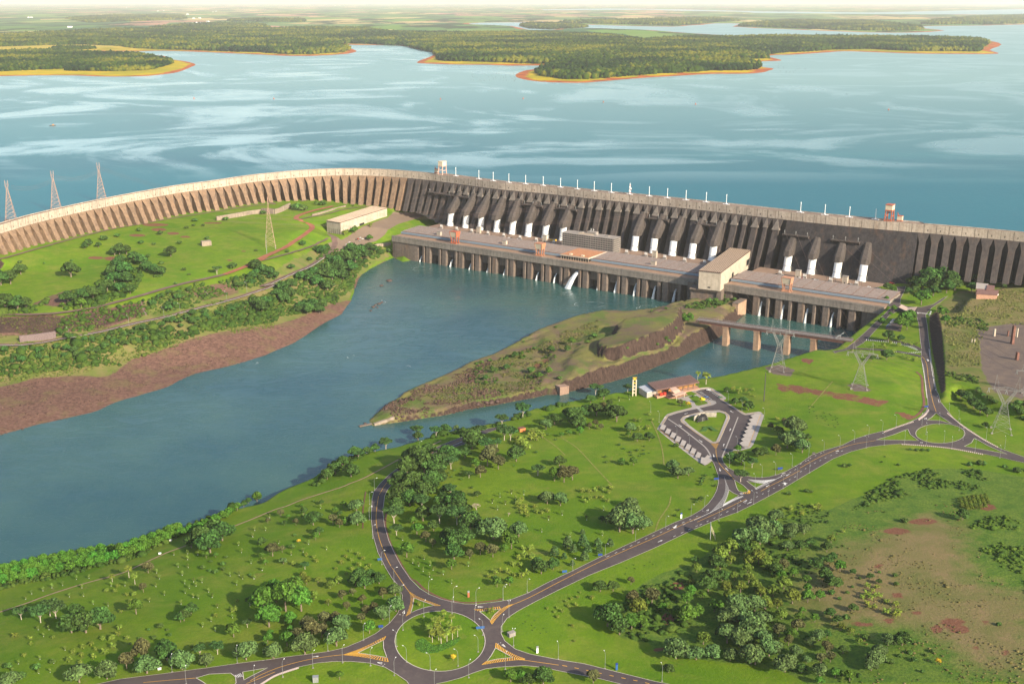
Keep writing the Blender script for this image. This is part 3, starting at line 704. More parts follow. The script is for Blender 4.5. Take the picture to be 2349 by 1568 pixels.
for s in np.arange(S_SOLID0 + 6, S_SOLID1,17): jm.hexa([DF(s - .22,.85, Z_B + .3), DF(s + .22,.85, Z_B + .3), DF(s + .22,1.0, Z_B + .3), DF(s - .22,1.0, Z_B + .3), DF(s - .22,.85, Z_CREST + 1), DF(s + .22,.85, Z_CREST + 1), DF(s + .22,1.0, Z_CREST + 1), DF(s - .22,1.0, Z_CREST + 1)])
m_ = UW
for s in but_s:      # drain niches in the crest wall
    q = s + 5.2
    m_.hexa([DF(q - .55,.8,107.2), DF(q + .55,.8,107.2), DF(q + .55,1.02,107.2), DF(q - .55,1.02,107.2), DF(q - .55,.8,109.6), DF(q + .55,.8,109.6), DF(q + .55,1.02,109.6), DF(q - .55,1.02,109.6)])
put(UW.build('upper_wall', [M_BAND, M_JOINT]), droot)
m_ = MB(); strip([[DF(s, -.5, Z_B + .5), DF(s, -.5, toe(s))] for s in np.arange(1012, S_SOLID0 + 1,8.0)], m_); strip([[DF(s, -.5, Z_B + .5), DF(s, -.5, toe(s))] for s in np.arange(S_SOLID1 - 1, S1,8.0)], m_)
put(m_.build('back_wall', M_WALL), droot)
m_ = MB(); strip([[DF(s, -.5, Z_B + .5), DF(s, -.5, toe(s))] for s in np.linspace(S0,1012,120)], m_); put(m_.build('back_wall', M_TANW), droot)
def buttress(s, hw, zs):
    m = MB(); zt = toe(s); L, Rr = s - hw, s + hw
    za = Z_B + .4; w = 8.2
    fr = [DF(L, fo(zt), zt), DF(Rr, fo(zt), zt), DF(Rr, fo(zs), zs), DF(s + w, 1.0, za), DF(s - w, 1.0, za), DF(L, fo(zs), zs)]
    bk = [DF(L, -.4, zt), DF(Rr, -.4, zt), DF(Rr, -.4, zs), DF(s + w, -.4, za), DF(s - w, -.4, za), DF(L, -.4, zs)]
    m.add(fr + bk, [(0,1,2,5),(2,3,4,5),(1,7,8,2),(2,8,9,3),(5,11,6,0),(4,10,11,5)])
    return m
for s in but_s:
    central = 1060 < s < S_SOLID0
    if central:
        k = round((s - U0) / (UD * .5)); hw = 2.6 if k % 2 else 4.4
        o = buttress(s, hw, 90.0).build('buttress', M_FACE)
    else:
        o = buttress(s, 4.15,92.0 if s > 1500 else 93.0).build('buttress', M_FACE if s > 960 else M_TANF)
    put(o, droot)
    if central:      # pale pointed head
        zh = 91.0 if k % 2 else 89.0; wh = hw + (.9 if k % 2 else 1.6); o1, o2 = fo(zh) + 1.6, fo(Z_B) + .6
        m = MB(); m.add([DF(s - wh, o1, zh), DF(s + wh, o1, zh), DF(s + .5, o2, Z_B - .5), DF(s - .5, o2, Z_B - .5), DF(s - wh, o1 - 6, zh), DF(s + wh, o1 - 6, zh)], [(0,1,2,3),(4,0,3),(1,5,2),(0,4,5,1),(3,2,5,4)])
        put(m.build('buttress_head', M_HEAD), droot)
# the closed block by the last four units
m_ = MB()
rows = []
for s in (S_SOLID0, S_SOLID0 + 2,1720,1770,1820, S_SOLID1 - 2, S_SOLID1):
    rows.append([DF(s, .9, Z_B + .3), DF(s, fo(80), 80), DF(s, fo(58), 58), DF(s, fo(30), 30)])
strip(rows, m_); strip([[DF(S_SOLID1,-.4, z), DF(S_SOLID1, fo(z), z)] for z in (104,80,58,30)], m_); strip([[DF(S_SOLID0,-.4, z), DF(S_SOLID0, fo(z), z)] for z in (104,80,58,30)], m_)
put(m_.build('solid_block', M_WALL), droot)
# casings over the penstocks and the white steel pipes
PEN_P = T('B', [(1672,738),(1800,755),(1925,772),(2060,790),(2190,808)]) + T('C', [(232,722),(375,738),(519,758),(1120,840),(1278,862),(1437,882),(1600,905),(1770,925)]) + T('D', [(312,800),(513,828),(727,857),(940,886)])
PEN_W = [at(p[0], p[1], 36.5) for p in PEN_P]
for i, (p, wv) in enumerate(zip(PEN_P, PEN_W)):
    s = sproj(wv[:2]); big = i >= 13
    zt, zb, hwid = (86 if big else 93), 58.5,5.9
    m = MB(); ob = 38.0; ot = fo(zt) + (.8 if big else 1.5)
    lean = -1.5
    def ring(z, o, hwd, ds): return [DF(s - hwd + ds, o - 9, z), DF(s - hwd + ds, o - 2.5, z), DF(s - hwd + 2.6 + ds, o, z), DF(s + hwd - 2.6 + ds, o, z), DF(s + hwd + ds, o - 2.5, z), DF(s + hwd + ds, o - 9, z)]
    r0, r1, r2 = ring(zb, ob, hwid, 0), ring(zb + 8, ob - 2.0, hwid, .2), ring(zt, ot, hwid - .9, lean)
    b0, b2 = [DF(s - hwid, 2, zb), DF(s + hwid, 2, zb)], [DF(s - hwid + lean, 1, zt), DF(s + hwid + lean, 1, zt)]
    m.add(r0 + r1 + r2 + b0 + b2, [(j, j + 1,7 + j, 6 + j) for j in range(5)] + [(6 + j, 7 + j, 13 + j, 12 + j) for j in range(5)]
          + [(0,6,12,20,18),(5,19,21,17,11),(0,18,19,5),(5,4,3,2,1,0),(12,13,14,15,16,17),(12,17,21,20)])
    put(m.build('penstock_casing', M_CAS), droot)
# galleries that carry the line insulators
GAL = T('B', [(1450,462),(1830,503)]) + T('C', [(185,452),(340,470)]) + T('C', [(468,484),(622,505)]) + T('C', [(1212,572),(1388,590)]) + T('C', [(1605,620),(1800,640)]) + T('D', [(262,497),(492,518)]) + T('D', [(668,545),(912,570)])
for a, b in zip(GAL[0::2], GAL[1::2]):
    sa = sproj(at(a[0], a[1], 86)[:2]); sb = sproj(at(b[0], b[1], 86)[:2])
    m = MB()
    m.hexa([DF(sa, 1,84.4), DF(sb, 1,84.4), DF(sb, 15.5,84.4), DF(sa, 15.5,84.4), DF(sa, 1,86), DF(sb, 1,86), DF(sb, 15.5,86), DF(sa, 15.5,86)])
    for q in np.linspace(sa + 1, sb - 1,3):
        m.hexa([DF(q - .7,7,78.5), DF(q + .7,7,78.5), DF(q + .7,8,78.5), DF(q - .7,8,78.5), DF(q - .7,7,84.4), DF(q + .7,7,84.4), DF(q + .7,14.8,84.4), DF(q - .7,14.8,84.4)])
    for q in np.linspace(sa, sb, 9): m.bar(DF(q, 15.3,86), DF(q, 15.3,87.2), .1)
    m.bar(DF(sa, 15.3,87.2), DF(sb, 15.3,87.2), .12)
    put(m.build('line_gallery', M_FACE), droot)
    m = MB()
    for q in np.linspace(sa + 2.5, sb - 2.5,3):
        m.bar(DF(q, 12,86), DF(q, 12,91.5), .35,.2,6); m.bar(DF(q, 12,89), DF(q, 12,91.5), .55,.45,6)
    put(m.build('insulator', M_STEEL), droot)
UNITS = []
def penstock_mesh():
    # stands from its base ring up to the casing, leaning back on the dam
    m = MB(); prof = [(6.1,0),(6.0,.04),(5.6,.12),(5.35,.22),(5.3,.5),(5.35,.97),(5.1,1.0)]
    m.lathe(prof, (0,0,0),(0.7,3.4,22.4), 26); return m.mesh('penstock', M_WHITE)
PEN_ME = penstock_mesh()
m = MB(); m.lathe([(5.55,0),(5.9,.1),(5.9,.9),(5.55,1)], (.16,1.55,6.8),(.18,1.75,7.7), 26); PEN_RING = m.mesh('walkway_ring', M_STEEL)
m = MB(); m.box(3.5,7.6,-.9,1.2,6.6,6.9); m.bar((7.2,0,0),(7.2,0,7), .15); m.bar((7.4,1,0),(7.4,1,7), .15); PEN_PLAT = m.mesh('landing', M_STEEL)
ORD = ['first', 'second', 'third', 'fourth', 'fifth', 'sixth', 'seventh', 'eighth', 'ninth', 'tenth', 'eleventh', 'twelfth', 'thirteenth', 'fourteenth', 'fifteenth', 'sixteenth', 'seventeenth', 'eighteenth', 'nineteenth', 'twentieth']
DIRZ = -math.atan2(.563,.826)
pen0 = None
for i, wv in enumerate(PEN_W):
    if i < 7: lab = 'white penstock pipe, %s from the left, between the left hall and the office block' % ORD[i]
    elif i == 7: lab = 'white penstock pipe half hidden behind the left end of the office block'
    elif i < 13: lab = 'white penstock pipe, %s to the right of the office block, left of the tall hall' % ORD[i - 8]
    else: lab = 'white penstock pipe on the closed dam block, %s right of the tall hall' % ORD[i - 13]
    if pen0 is None:
        pen0 = thing('penstock', lab, 'pipe', wv, DIRZ, 'white penstock pipes at the dam foot')
        link('pipe', PEN_ME, None, pen0); link('walkway_ring', PEN_RING, None, pen0); link('landing', PEN_PLAT, None, pen0)
    else: dup(pen0, wv, DIRZ, lab)
# white vent stacks on the crest
POLE_P = [(1062,401)] + T('B', [(1908,348),(2037,362),(2169,376)]) + T('C', [(213,285),(351,300),(491,315),(633,330),(779,344),(927,357),(1080,372),(1234,390),(1394,403),(1554,418),(1719,437),(1888,455)]) + T('D', [(430,312),(634,332),(842,350),(1057,372)])
m = MB(); m.bar((0,0,.5),(0,0,14.6), .46,.40,8); PM1 = m.mesh('stack', M_WHITE)
m = MB(); m.bar((0,0,13.6),(0,0,15.2), .66,.56,8); PM2 = m.mesh('cap', M_WHITE)
m = MB(); m.box(-5.2,5.2,-1.3,1.3,.02,.5); m.box(-1.5,1.5,-1.5,1.5,.5,1.1); PM3 = m.mesh('base', M_WHITE)
v0 = None
for i, p in enumerate(POLE_P):
    wv = at(p[0], p[1], Z_CREST)
    s = sproj(wv[:2]); q = DF(s, -12.2, Z_CREST)
    if i == 0: lab = 'white vent pole on the dam crest nearest the left gantry crane'
    elif i < 10: lab = 'white vent pole on the crest, %s from the left gantry crane, left of the mast' % ORD[i]
    elif i < 16: lab = 'white vent pole on the crest, %s to the right of the red and white mast' % ORD[i - 10]
    else: lab = 'white vent pole on the crest, %s of the four left of the right gantry crane' % ORD[i - 16]
    if v0 is None:
        v0 = thing('vent_pole', lab, 'vent pole', q, DIRZ, 'white vent poles on the dam crest')
        link('stack', PM1, None, v0); link('cap', PM2, None, v0); link('base', PM3, None, v0)
    else: dup(v0, q, DIRZ, lab)
# ---------------------------------------------------------------- power stations below the dam
O_ = np.array((-198.0,1855.0)); UA = np.array((.826,-.563)); UB = np.array((.563,.826))
def LF(a, b, z): return (O_[0] + UA[0] * a + UB[0] * b, O_[1] + UA[1] * a + UB[1] * b, z)
def LI(p): d = np.asarray(p)[:2] - O_; return float(d @ UA), float(d @ UB)
M_PIER = mat_conc('stained pier concrete', (.185,.145,.120),(.055,.045,.042), .75,.25, True, .2,.35)
M_DECK = mat_conc('rusty deck paving', (.30,.205,.145),(.16,.11,.085), .5,.15, False)
M_YARD = mat_conc('yard paving', (.27,.18,.13),(.13,.095,.08), .6,.12, False)
M_BEAM = mat_conc('deck edge concrete', (.27,.235,.20),(.10,.085,.075), .65,.3, True, 0,.1)
M_HALL = mat_conc('pale hall concrete', (.50,.43,.345),(.24,.19,.145), .5,.2, True, 0,.12)
M_DARKGL = simple('dark opening', (.018,.02,.024), .3,.3,.3,.5)
M_BLUE = simple('pale blue gutter sheeting', (.22,.28,.34), .5,.12,.6,.4)
def mat_ribbed(name, c0, c1, pitch, ang):
    m = NT(name); P = m.n('ShaderNodeTexCoord').outputs['Object']
    mp = m.n('ShaderNodeMapping'); mp.inputs['Rotation'].default_value = (0,0, ang); m.l(P, mp.inputs[0])
    wv = m.n('ShaderNodeTexWave'); wv.inputs['Scale'].default_value = 2 * math.pi / 20 / pitch * 2; wv.bands_direction = 'X'; m.l(mp.outputs[0], wv.inputs[0])
    f = m.noise(.12,4,.6)
    c = m.mix(m.ramp(wv.outputs['Fac'], [(.25,0.0),(.6,1.0)]), c0, c1)
    c = m.mix(m.ramp(f, [(.4,0.0),(.75,.5)]), c, tuple(v * .6 for v in c1))
    m.base(c); m.b.inputs['Roughness'].default_value = .7
    return m.m
M_RIB = simple('pale roof rib', (.31,.27,.25), .7,.2,.3)
M_ROOF = mat_conc('red brown hall roof', (.235,.140,.108),(.13,.085,.068), .5,.3, False)
def station(name, label, a0, a1, bays, piers_at, zdk=36.0, b_roof=(25,72), zr=40.5, pieces=1):
    root = thing(name, label, 'power station', LF((a0 + a1) / 2,0,0))
    m = MB(); m.box(a0, a1,3.0,24.5, zdk - 2, zdk, LF); put(m.build('road_deck', M_DECK), root)
    m = MB(); m.box(a0, a1,72.5,128, zdk - 3, zdk + .6, LF); put(m.build('yard', M_YARD), root)
    m = MB(); m.box(a0, a1,-1.2,3.0, zdk - 8.5, zdk + .05, LF); m.box(a0, a1,-1.5,-.6, zdk - .9, zdk + 1.2, LF); m.box(a0, a1,2.9,3.6, zdk - .05, zdk + .9, LF)
    put(m.build('deck_beam', M_BEAM), root)
    m = MB(); m.box(a0, a1,9,9.5, zdk + .02, zdk + .18, LF); m.box(a0, a1,15.2,15.7, zdk + .02, zdk + .18, LF); m.box(a0, a1,20.0,20.5, zdk + .02, zdk + .5, LF); put(m.build('crane_rail', M_RUST), root)
    m = MB(); m.box(a0, a1,19,60,-6, zdk - 8, LF); m.box(a0, a1,4.0,24.5, zdk - 9, zdk - 2.2, LF); put(m.build('back_wall', M_WALL), root)
    # hall roof in ribbed panels with pale seams
    npan = max(1, round((a1 - a0) / 17)); w = (a1 - a0) / npan
    m = MB(); m.box(a0 + .4, a1 - .4, b_roof[0] + .8, b_roof[1] - .4, zdk - 1, zr - .55, LF); put(m.build('hall_wall', M_BEAM), root)
    m = MB(); m.box(a0, a1, b_roof[0] - 2.2, b_roof[0] + .4, zdk + .6, zr - 1.0, LF); put(m.build('gutter_strip', M_BLUE), root)
    m = MB()
    for i in range(npan):
        q0, q1 = a0 + i * w + .25, a0 + (i + 1) * w - .25
        p = [(q0, b_roof[0], zr - .5),(q1, b_roof[0], zr - .5),(q1, b_roof[1], zr + 1.3),(q0, b_roof[1], zr + 1.3)]
        m.add([LF(*v) for v in p] + [LF(v[0], v[1], v[2] + .5) for v in p], [(0,1,2,3),(4,5,6,7),(0,1,5,4),(1,2,6,5),(2,3,7,6),(3,0,4,7)])
        m.mi = 1
        for t in np.linspace(.05,.95,10):
            b = b_roof[0] + t * (b_roof[1] - b_roof[0]); z = zr + .04 + t * 1.8
            m.hexa([LF(q0 + .4, b - .5, z), LF(q1 - .4, b - .5, z), LF(q1 - .4, b + .5, z), LF(q0 + .4, b + .5, z), LF(q0 + .4, b - .25, z + .75), LF(q1 - .4, b - .25, z + .75), LF(q1 - .4, b + .35, z + .75), LF(q0 + .4, b + .35, z + .75)])
        m.mi = 0
    put(m.build('hall_roof', [M_ROOF, M_RIB]), root)
    for (a, hw, b0) in piers_at:
        m = MB()
        ring = [(a - hw, 26),(a - hw, b0 + .9),(a - hw * .75, b0),(a + hw * .75, b0),(a + hw, b0 + .9),(a + hw, 26)]
        n = len(ring); zb, zt = -5, zdk - 8.4
        p = [LF(x, y - 1.5, zb) for x, y in ring] + [LF(x, y, zt) for x, y in ring]
        m.add(p, [tuple(range(n)), tuple(range(2 * n - 1, n - 1,-1))] + [(i, (i + 1) % n, n + (i + 1) % n, n + i) for i in range(n)])
        put(m.build('pier', M_PIER), root)
    for (x0, x1) in bays:      # gate panels that close the upper part of some bays
        m = MB(); m.box(x0, x1,7,8.2,13, zdk - 8.6, LF); put(m.build('gate_panel', M_PIER), root)
    return root
# pier positions surveyed on the water line (a, half width)
def pa(reg, x, y, z=0.0): return LI(at(*T(reg, [(x, y)])[0], z))[0]
PW = [('B',1320,1395,1030),('B',1480,1505,1045),('B',1540,1560,1050)]
sp = UD
A_L0, A_L1 = pa('B',1190,1003), 556.0
A_ZERO = pa('C',60,1045)
big_a = [pa('C', x, y) for x, y in ((115,1050),(280,1078),(430,1105),(590,1120),(735,1150),(900,1178),(1065,1200),(1235,1228),(1400,1248))]
thin_a = [pa('C', x, y) for x, y in ((60,1048),(205,1072),(355,1098),(505,1115),(665,1140),(830,1165),(990,1195),(1155,1218),(1325,1245),(1505,1275))]
step_b = (big_a[-1] - big_a[0]) / 8; step_t = (thin_a[-1] - thin_a[0]) / 9
piers = []
a = big_a[0]
while a > A_L0 + 48: piers.append((a, 4.7,0.0)); a -= step_b
piers += [(v, 4.7,0.0) for v in np.arange(1,9) * step_b + big_a[0]]
a = thin_a[0]
while a > A_L0 + 48: piers.append((a, 2.4,-.4)); a -= step_t
piers += [(v, 2.4,-.4) for v in np.arange(1,10) * step_t + thin_a[0]]
amin = min(p[0] for p in piers)
piers.append(((A_L0 + amin - 12) / 2,(amin - 12 - A_L0) / 2,0.0))
bays = [(v + 5, v + step_b * .5 + 1.5) for v, h, _ in piers if h == 4.7 and v < 540]
st1 = station('power_station', 'long low power station with open pier bays between the two tall halls', A_L0, A_L1, bays, piers)
bw = [pa('D', x, y) for x, y in ((50,1172),(240,1200),(430,1228),(640,1258),(850,1297))]
tw = [pa('D', x, y) for x, y in ((148,1187),(340,1213),(540,1245),(755,1275))]
A_R0, A_R1 = 594.0, LI(at(*T('D', [(1150,1100)])[0], 36))[0]
p2 = [(v, 4.9,0.0) for v in bw] + [(v, 2.2,-.4) for v in tw] + [(A_R1 - 14,14,2.0),(A_R0 + 7,6,1.0)]
st2 = station('power_station', 'shorter power station on the right of the tall hall beyond the road bridge', A_R0, A_R1, [(bw[i] + 5, tw[i] - 2) for i in range(4)], p2)
# ---- two tall halls
def hall(name, label, roof_p, zroof, zbase, rib_n, doors, mat=M_HALL, roof_mat=None):
    c = [at(p[0], p[1], zroof)[:2] for p in roof_p]          # front left, front right, back right, back left
    root = thing(name, label, 'hall', ((c[0][0] + c[2][0]) / 2,(c[0][1] + c[2][1]) / 2, zbase))
    m = MB(); m.prism([tuple(v) for v in c], zbase, zroof); put(m.build('wall', mat), root)
    c = [np.array(v) for v in c]
    q = lambda u, v: (c[0] * (1 - u) + c[1] * u) * (1 - v) + (c[3] * (1 - u) + c[2] * u) * v
    m = MB()
    for i in range(rib_n):
        u0, u1 = (i + .12) / rib_n, (i + .42) / rib_n
        p = [q(u0,-.004), q(u1,-.004), q(u1,1.004), q(u0,1.004)]
        m.add([(*v, zroof + .05) for v in p] + [(*v, zroof + .45) for v in p], [(3,2,1,0),(4,5,6,7),(0,1,5,4),(1,2,6,5),(2,3,7,6),(3,0,4,7)])
    ro = put(m.build('roof_rib', M_CREAMR), root)
    m = MB(); p = [q(-.005,-.006), q(1.005,-.006), q(1.005,1.006), q(-.005,1.006)]
    m.prism([tuple(v) for v in p], zroof - .6, zroof + .06); put(m.build('roof', M_ROOFD), root)
    for (face, u0, u1, z0, z1) in doors:
        a, b = {'right': (c[1], c[2]), 'front': (c[0], c[1])}[face]; e = b - a; nrm_ = np.array((e[1], -e[0])) / np.linalg.norm(e)
        m = MB(); p = [a + e * u0, a + e * u1]
        m.add([(*(p[0] + nrm_ * .06), z0),(*(p[1] + nrm_ * .06), z0),(*(p[1] + nrm_ * .06), z1),(*(p[0] + nrm_ * .06), z1),(*(p[0] - nrm_ * .2), z0),(*(p[1] - nrm_ * .2), z0),(*(p[1] - nrm_ * .2), z1),(*(p[0] - nrm_ * .2), z1)], [(0,1,2,3),(4,5,6,7),(0,1,5,4),(1,2,6,5),(2,3,7,6),(3,0,4,7)])
        put(m.build('door' if z1 - z0 > 5 and u1 - u0 > .03 else 'window', M_DARKGL), root)
    return root, c
M_CREAMR = simple('pale roof beams', (.42,.34,.26), .7,.2,.3)
M_ROOFD = simple('brown roof sheets', (.12,.065,.05), .8,.3,.2)
hallr, hc = hall('assembly_hall', 'tall pale concrete hall with ribbed roof standing over the green point', T('C', [(1665,1005),(1850,1025),(2098,838),(1925,818)]), 57.0,31,12,
    [('right',.36,.42,37.2,44),('right',.86,.96,37.2,46),('front',.42,.55,33.5,35.5)])
# stepped concrete foot under it
m = MB()
e = hc[1] - hc[0]; e /= np.linalg.norm(e); nn = np.array((-e[1], e[0]))
g = lambda x, y, z: (hc[0][0] + e[0] * x + nn[0] * y, hc[0][1] + e[1] * x + nn[1] * y, z)
Wd = float(np.linalg.norm(hc[1] - hc[0]))
m.box(-12, Wd - 4,5,60,-5,31.2, g); m.box(-13, Wd - 3,1.5,6,28.5,30.4, g); m.box(-22,-12,20,60,-5,34, g); m.box(Wd - 6, Wd + .4,3,75,10,31.1, g)
put(m.build('foundation', M_PIER), hallr)
halll, hc2 = hall('assembly_hall', 'pale concrete hall with striped windows at the left end of the power station', T('B', [(640,693),(757,712),(1145,590),(1020,573)]), 59.0,36,20,
    [('right',.385,.49,37.5,47)] + [('front',.14 + .145 * i, .17 + .145 * i, 37.5,47) for i in range(6)] + [('right',.05 + .045 * i, .058 + .045 * i, 39,46) for i in range(6)])
# ---- the office block on the yard
o0, o1 = T('C', [(517,805),(945,868)]); a0, b0 = LI(at(*o0,37.5)); a1, b1 = LI(at(*o1,37.5)); b0 = (b0 + b1) / 2
M_OFF = mat_conc('office floor slabs', (.30,.27,.245),(.15,.13,.115), .5,.3, True)
off = thing('office_block', 'seven storey open sided office block standing on the power station yard', 'office block', LF((a0 + a1) / 2, b0 + 11,36.5))
D_ = 23.0; zb, zt = 36.5,60.0; nf = 7; fh = (zt - zb) / nf
m = MB(); m.box(a0 + 1.6, a1 - 1.6, b0 + 1.8, b0 + D_ - 1.5, zb, zt - .5, LF); put(m.build('glazing', M_DARKGL), off)
for i in range(nf + 1):
    m = MB(); z = zb + i * fh; m.box(a0, a1, b0, b0 + D_, z - .35, z + .55 if i < nf else z + .4, LF)
    if i < nf: m.box(a0 + .3, a1 - .3, b0 + .5, b0 + .9, z + .56, z + 1.25, LF); m.box(a1 - .9, a1 - .5, b0 + .9, b0 + D_ - .5, z + .56, z + 1.2, LF)
    put(m.build('floor_slab' if i < nf else 'roof', M_OFF), off)
m = MB()
for t in np.linspace(.02,.98,22): x = a0 + (a1 - a0) * t; m.box(x - .35, x + .35, b0 - .25, b0 + .05, zb, zt, LF)
for t in np.linspace(.05,.95,6): y = b0 + D_ * t; m.box(a1 - .05, a1 + .25, y - .3, y + .3, zb, zt, LF)
put(m.build('sun_fin', M_OFF), off)
for (x, y, wx, wy, h) in ((.52,.6,16,8,4.5),(.3,.6,6,5,2.0),(.8,.55,7,5,1.6),(.62,.35,4,4,1.6)):
    m = MB(); x = a0 + (a1 - a0) * x; y = b0 + D_ * y; m.box(x - wx / 2, x + wx / 2, y - wy / 2, y + wy / 2, zt + .4, zt + .4 + h, LF)
    put(m.build('roof_plant_room', M_OFF), off)
m = MB(); x = a0 + (a1 - a0) * .44; y = b0 + 6
for i in range(9): m.box(x + i * 3.1 - 14, x + i * 3.1 - 11.6, y - 1.5, y + 9, zt + .45, zt + 1.3, LF)
put(m.build('skylight', M_CREAMR), off)
for t in (.485,.53):
    m = MB(); q = LF(a0 + (a1 - a0) * t, b0 + D_ * .6, zt + 4.9); m.bar(q, (q[0], q[1], q[2] + 5), .2); m.bar((q[0], q[1], q[2] + 3),(q[0] + 1.2, q[1], q[2] + 3), .5); put(m.build('antenna', M_WHITE), off)
# low pavilion in front of it, on the road deck
c = [LI(at(*p, 42.5)) for p in T('C', [(545,858),(742,905),(832,842),(612,822)])]
pav = thing('pavilion', 'low flat roofed pavilion with an orange brown roof in front of the office block', 'building', LF(c[0][0], c[0][1], 37))
xa, xb = c[0][0], c[1][0]; ya, yb = min(c[0][1], c[1][1]), max(c[2][1], c[3][1])
m = MB(); m.box(xa + 1.5, xb - 1.5, ya + 1.5, yb - .5,35.9,41.2, LF); put(m.build('glazing', M_DARKGL), pav)
m = MB(); m.box(xa, xb, ya, yb, 41.2,42.6, LF); put(m.build('roof', simple('terracotta roof', (.44,.20,.10), .8,.2,.3)), pav)
m = MB(); m.box(xa - .15, xb + .15, ya - .3, ya - .03,40.9,43.0, LF); m.box(xb + .03, xb + .3, ya, yb, 40.9,43.0, LF); put(m.build('fascia', M_HALL), pav)
m = MB()
for t in np.linspace(.02,.98,12): m.box(xa + (xb - xa) * t - .25, xa + (xb - xa) * t + .25, ya + .8, ya + 1.3,35.9,41.2, LF)
put(m.build('column', M_HALL), pav)
for t in (.3,.72):
    m = MB(); x = xa + (xb - xa) * t; m.box(x - 2.2, x + 2.2, ya + 5, ya + 8,42.6,44.4, LF); put(m.build('roof_unit', M_CREAM), pav)
# small service towers along the hall roof
TOW = T('B', [(1585,838),(2132,915)]) + T('C', [(42,810),(1286,985),(1295,900),(377,765)]) + T('D', [(413,855),(806,905)]) + T('B', [(1915,800)])
TLAB = ['at the left end of the ribbed roof', 'on the ribbed roof right of the left portal crane', None, 'on the ribbed roof right of the office block', 'in the yard behind the ribbed roof near the tall hall', 'in the yard by the yellow container', 'in the right yard between parked cars', 'low and flat in the right yard below the penstocks', 'in the yard beside the third penstock from the left']
tw0 = None
for p, l in zip(TOW, TLAB):
    if l is None: continue
    pt = at(p[0], p[1], 36.6); a, b = LI(pt)
    lab = 'small square concrete stair tower ' + l
    q = LF(a, b, 36.6)
    if tw0 is None:
        tw0 = thing('stair_tower', lab, 'stair tower', q, DIRZ, 'concrete stair towers along the power station')
        m = MB(); m.box(-3.6,3.6,-2.2,2.2,-2,10.0); link('wall', m.mesh('wall', M_HALL), None, tw0)
        m = MB(); m.box(-3.9,3.9,-2.5,2.5,10.0,10.7); link('roof', m.mesh('roof', M_OFF), None, tw0)
        m = MB(); m.box(-.7,.7,-2.3,-2.1,0,2.2); link('door', m.mesh('door', M_DARKGL), None, tw0)
    else: dup(tw0, q, DIRZ, lab)
# ---------------------------------------------------------------- roads, kerbs and markings, draped on the ground
def mat_asphalt():
    m = NT('asphalt'); P = m.pos(); w_ = m.noise(.12,4,.7, P, 1.5)
    c = m.mix(m.ramp(m.noise(.03,4,.6, P), [(.35,0.0),(.65,1.0)]),(.058,.044,.048),(.092,.072,.070))
    c = m.mix(m.ramp(m.noise(.4,5,.7, P), [(.4,0.0),(.7,.5)]), c, (.10,.082,.076))
    c = m.mix(m.ramp(w_, [(.55,0.0),(.72,.6)]), c, (.125,.095,.085))
    m.base(c); m.b.inputs['Roughness'].default_value = .85; return m.m
M_ASPH = mat_asphalt()
M_KERB = simple('pale kerb', (.52,.47,.40), .85,.15,.5)
M_MWHITE = simple('white road paint', (.72,.70,.66), .7,.12,.6)
M_MYEL = simple('yellow road paint', (.62,.33,.045), .7,.15,.6)
M_WALK = simple('grey paving', (.36,.32,.29), .85,.12,.4)
M_REDDIRT = simple('red dirt', (.30,.11,.06), .95,.25,.15)
M_BROWNRD = simple('dusty brown asphalt', (.165,.105,.085), .9,.18,.12)
M_PATH = simple('dusty footpath', (.34,.22,.14), .95,.2,.4)
M_DITCH = simple('bare earth', (.16,.075,.05), .95,.25,.4)
def onw(pts): return np.array([on(p[0], p[1]) for p in pts])
def densify(p, st, closed=False):
    p = np.asarray(p, float); o = []
    n = len(p)
    for i in range(n if closed else n - 1):
        a, b = p[i], p[(i + 1) % n]; k = max(1, int(np.linalg.norm(b[:2] - a[:2]) // st) + 1)
        for t in range(k): o.append(a + (b - a) * t / k)
    if not closed: o.append(p[-1])
    return np.array(o)
def lay(name, pts, mat, dz=.25, holes=(), step=4.0, world=False):
    o = densify(np.asarray(pts) if world else onw(pts), step, True)[:, :2]
    hs = [densify(h if world else onw(h), step, True)[:, :2] for h in holes]
    vv, ff = cdt(o, hs, step)
    me = np_mesh(name, np.column_stack([vv, hgt(vv[:, 0], vv[:, 1]) + dz]), ff, mat)
    return tag(link(name, me), kind='structure')
def ribbon_geo(mb, w, width, dz, st=3.0, off=0.0, bw=0.0):
    """strip along world points"""
    p = densify(np.asarray(w)[:, :2], st); t = np.gradient(p, axis=0); t /= np.linalg.norm(t, axis=1)[:, None] + 1e-9
    n = np.column_stack([-t[:, 1], t[:, 0]]); L = p + n * (off + width / 2); Rr = p + n * (off - width / 2)
    zl, zr = hgt(L[:, 0], L[:, 1]) + dz, hgt(Rr[:, 0], Rr[:, 1]) + dz; zm = hgt(p[:, 0], p[:, 1]) + dz
    if bw:
        a_, b_ = p + n * bw / 2, p - n * bw / 2; zl = zr = np.maximum(np.maximum(hgt(a_[:, 0], a_[:, 1]), hgt(b_[:, 0], b_[:, 1])), hgt(p[:, 0], p[:, 1])) + dz
    elif width > 3: zc = np.maximum(np.maximum(zl, zr), zm); zl = zr = zc
    vs = []; fs = []
    for i in range(len(p)): vs += [(*L[i], zl[i]),(*Rr[i], zr[i])]
    for i in range(len(p) - 1): fs.append((2 * i + 1,2 * i + 3,2 * i + 2,2 * i))
    mb.add(vs, fs)
def line(mb, reg, pts, width, dz=.31, sm=True, off=0.0):
    q = T(reg, pts) if reg else pts
    if sm and len(q) > 2: q = smooth(q, 5)
    ribbon_geo(mb, onw(q), width, dz, 3.0, off)
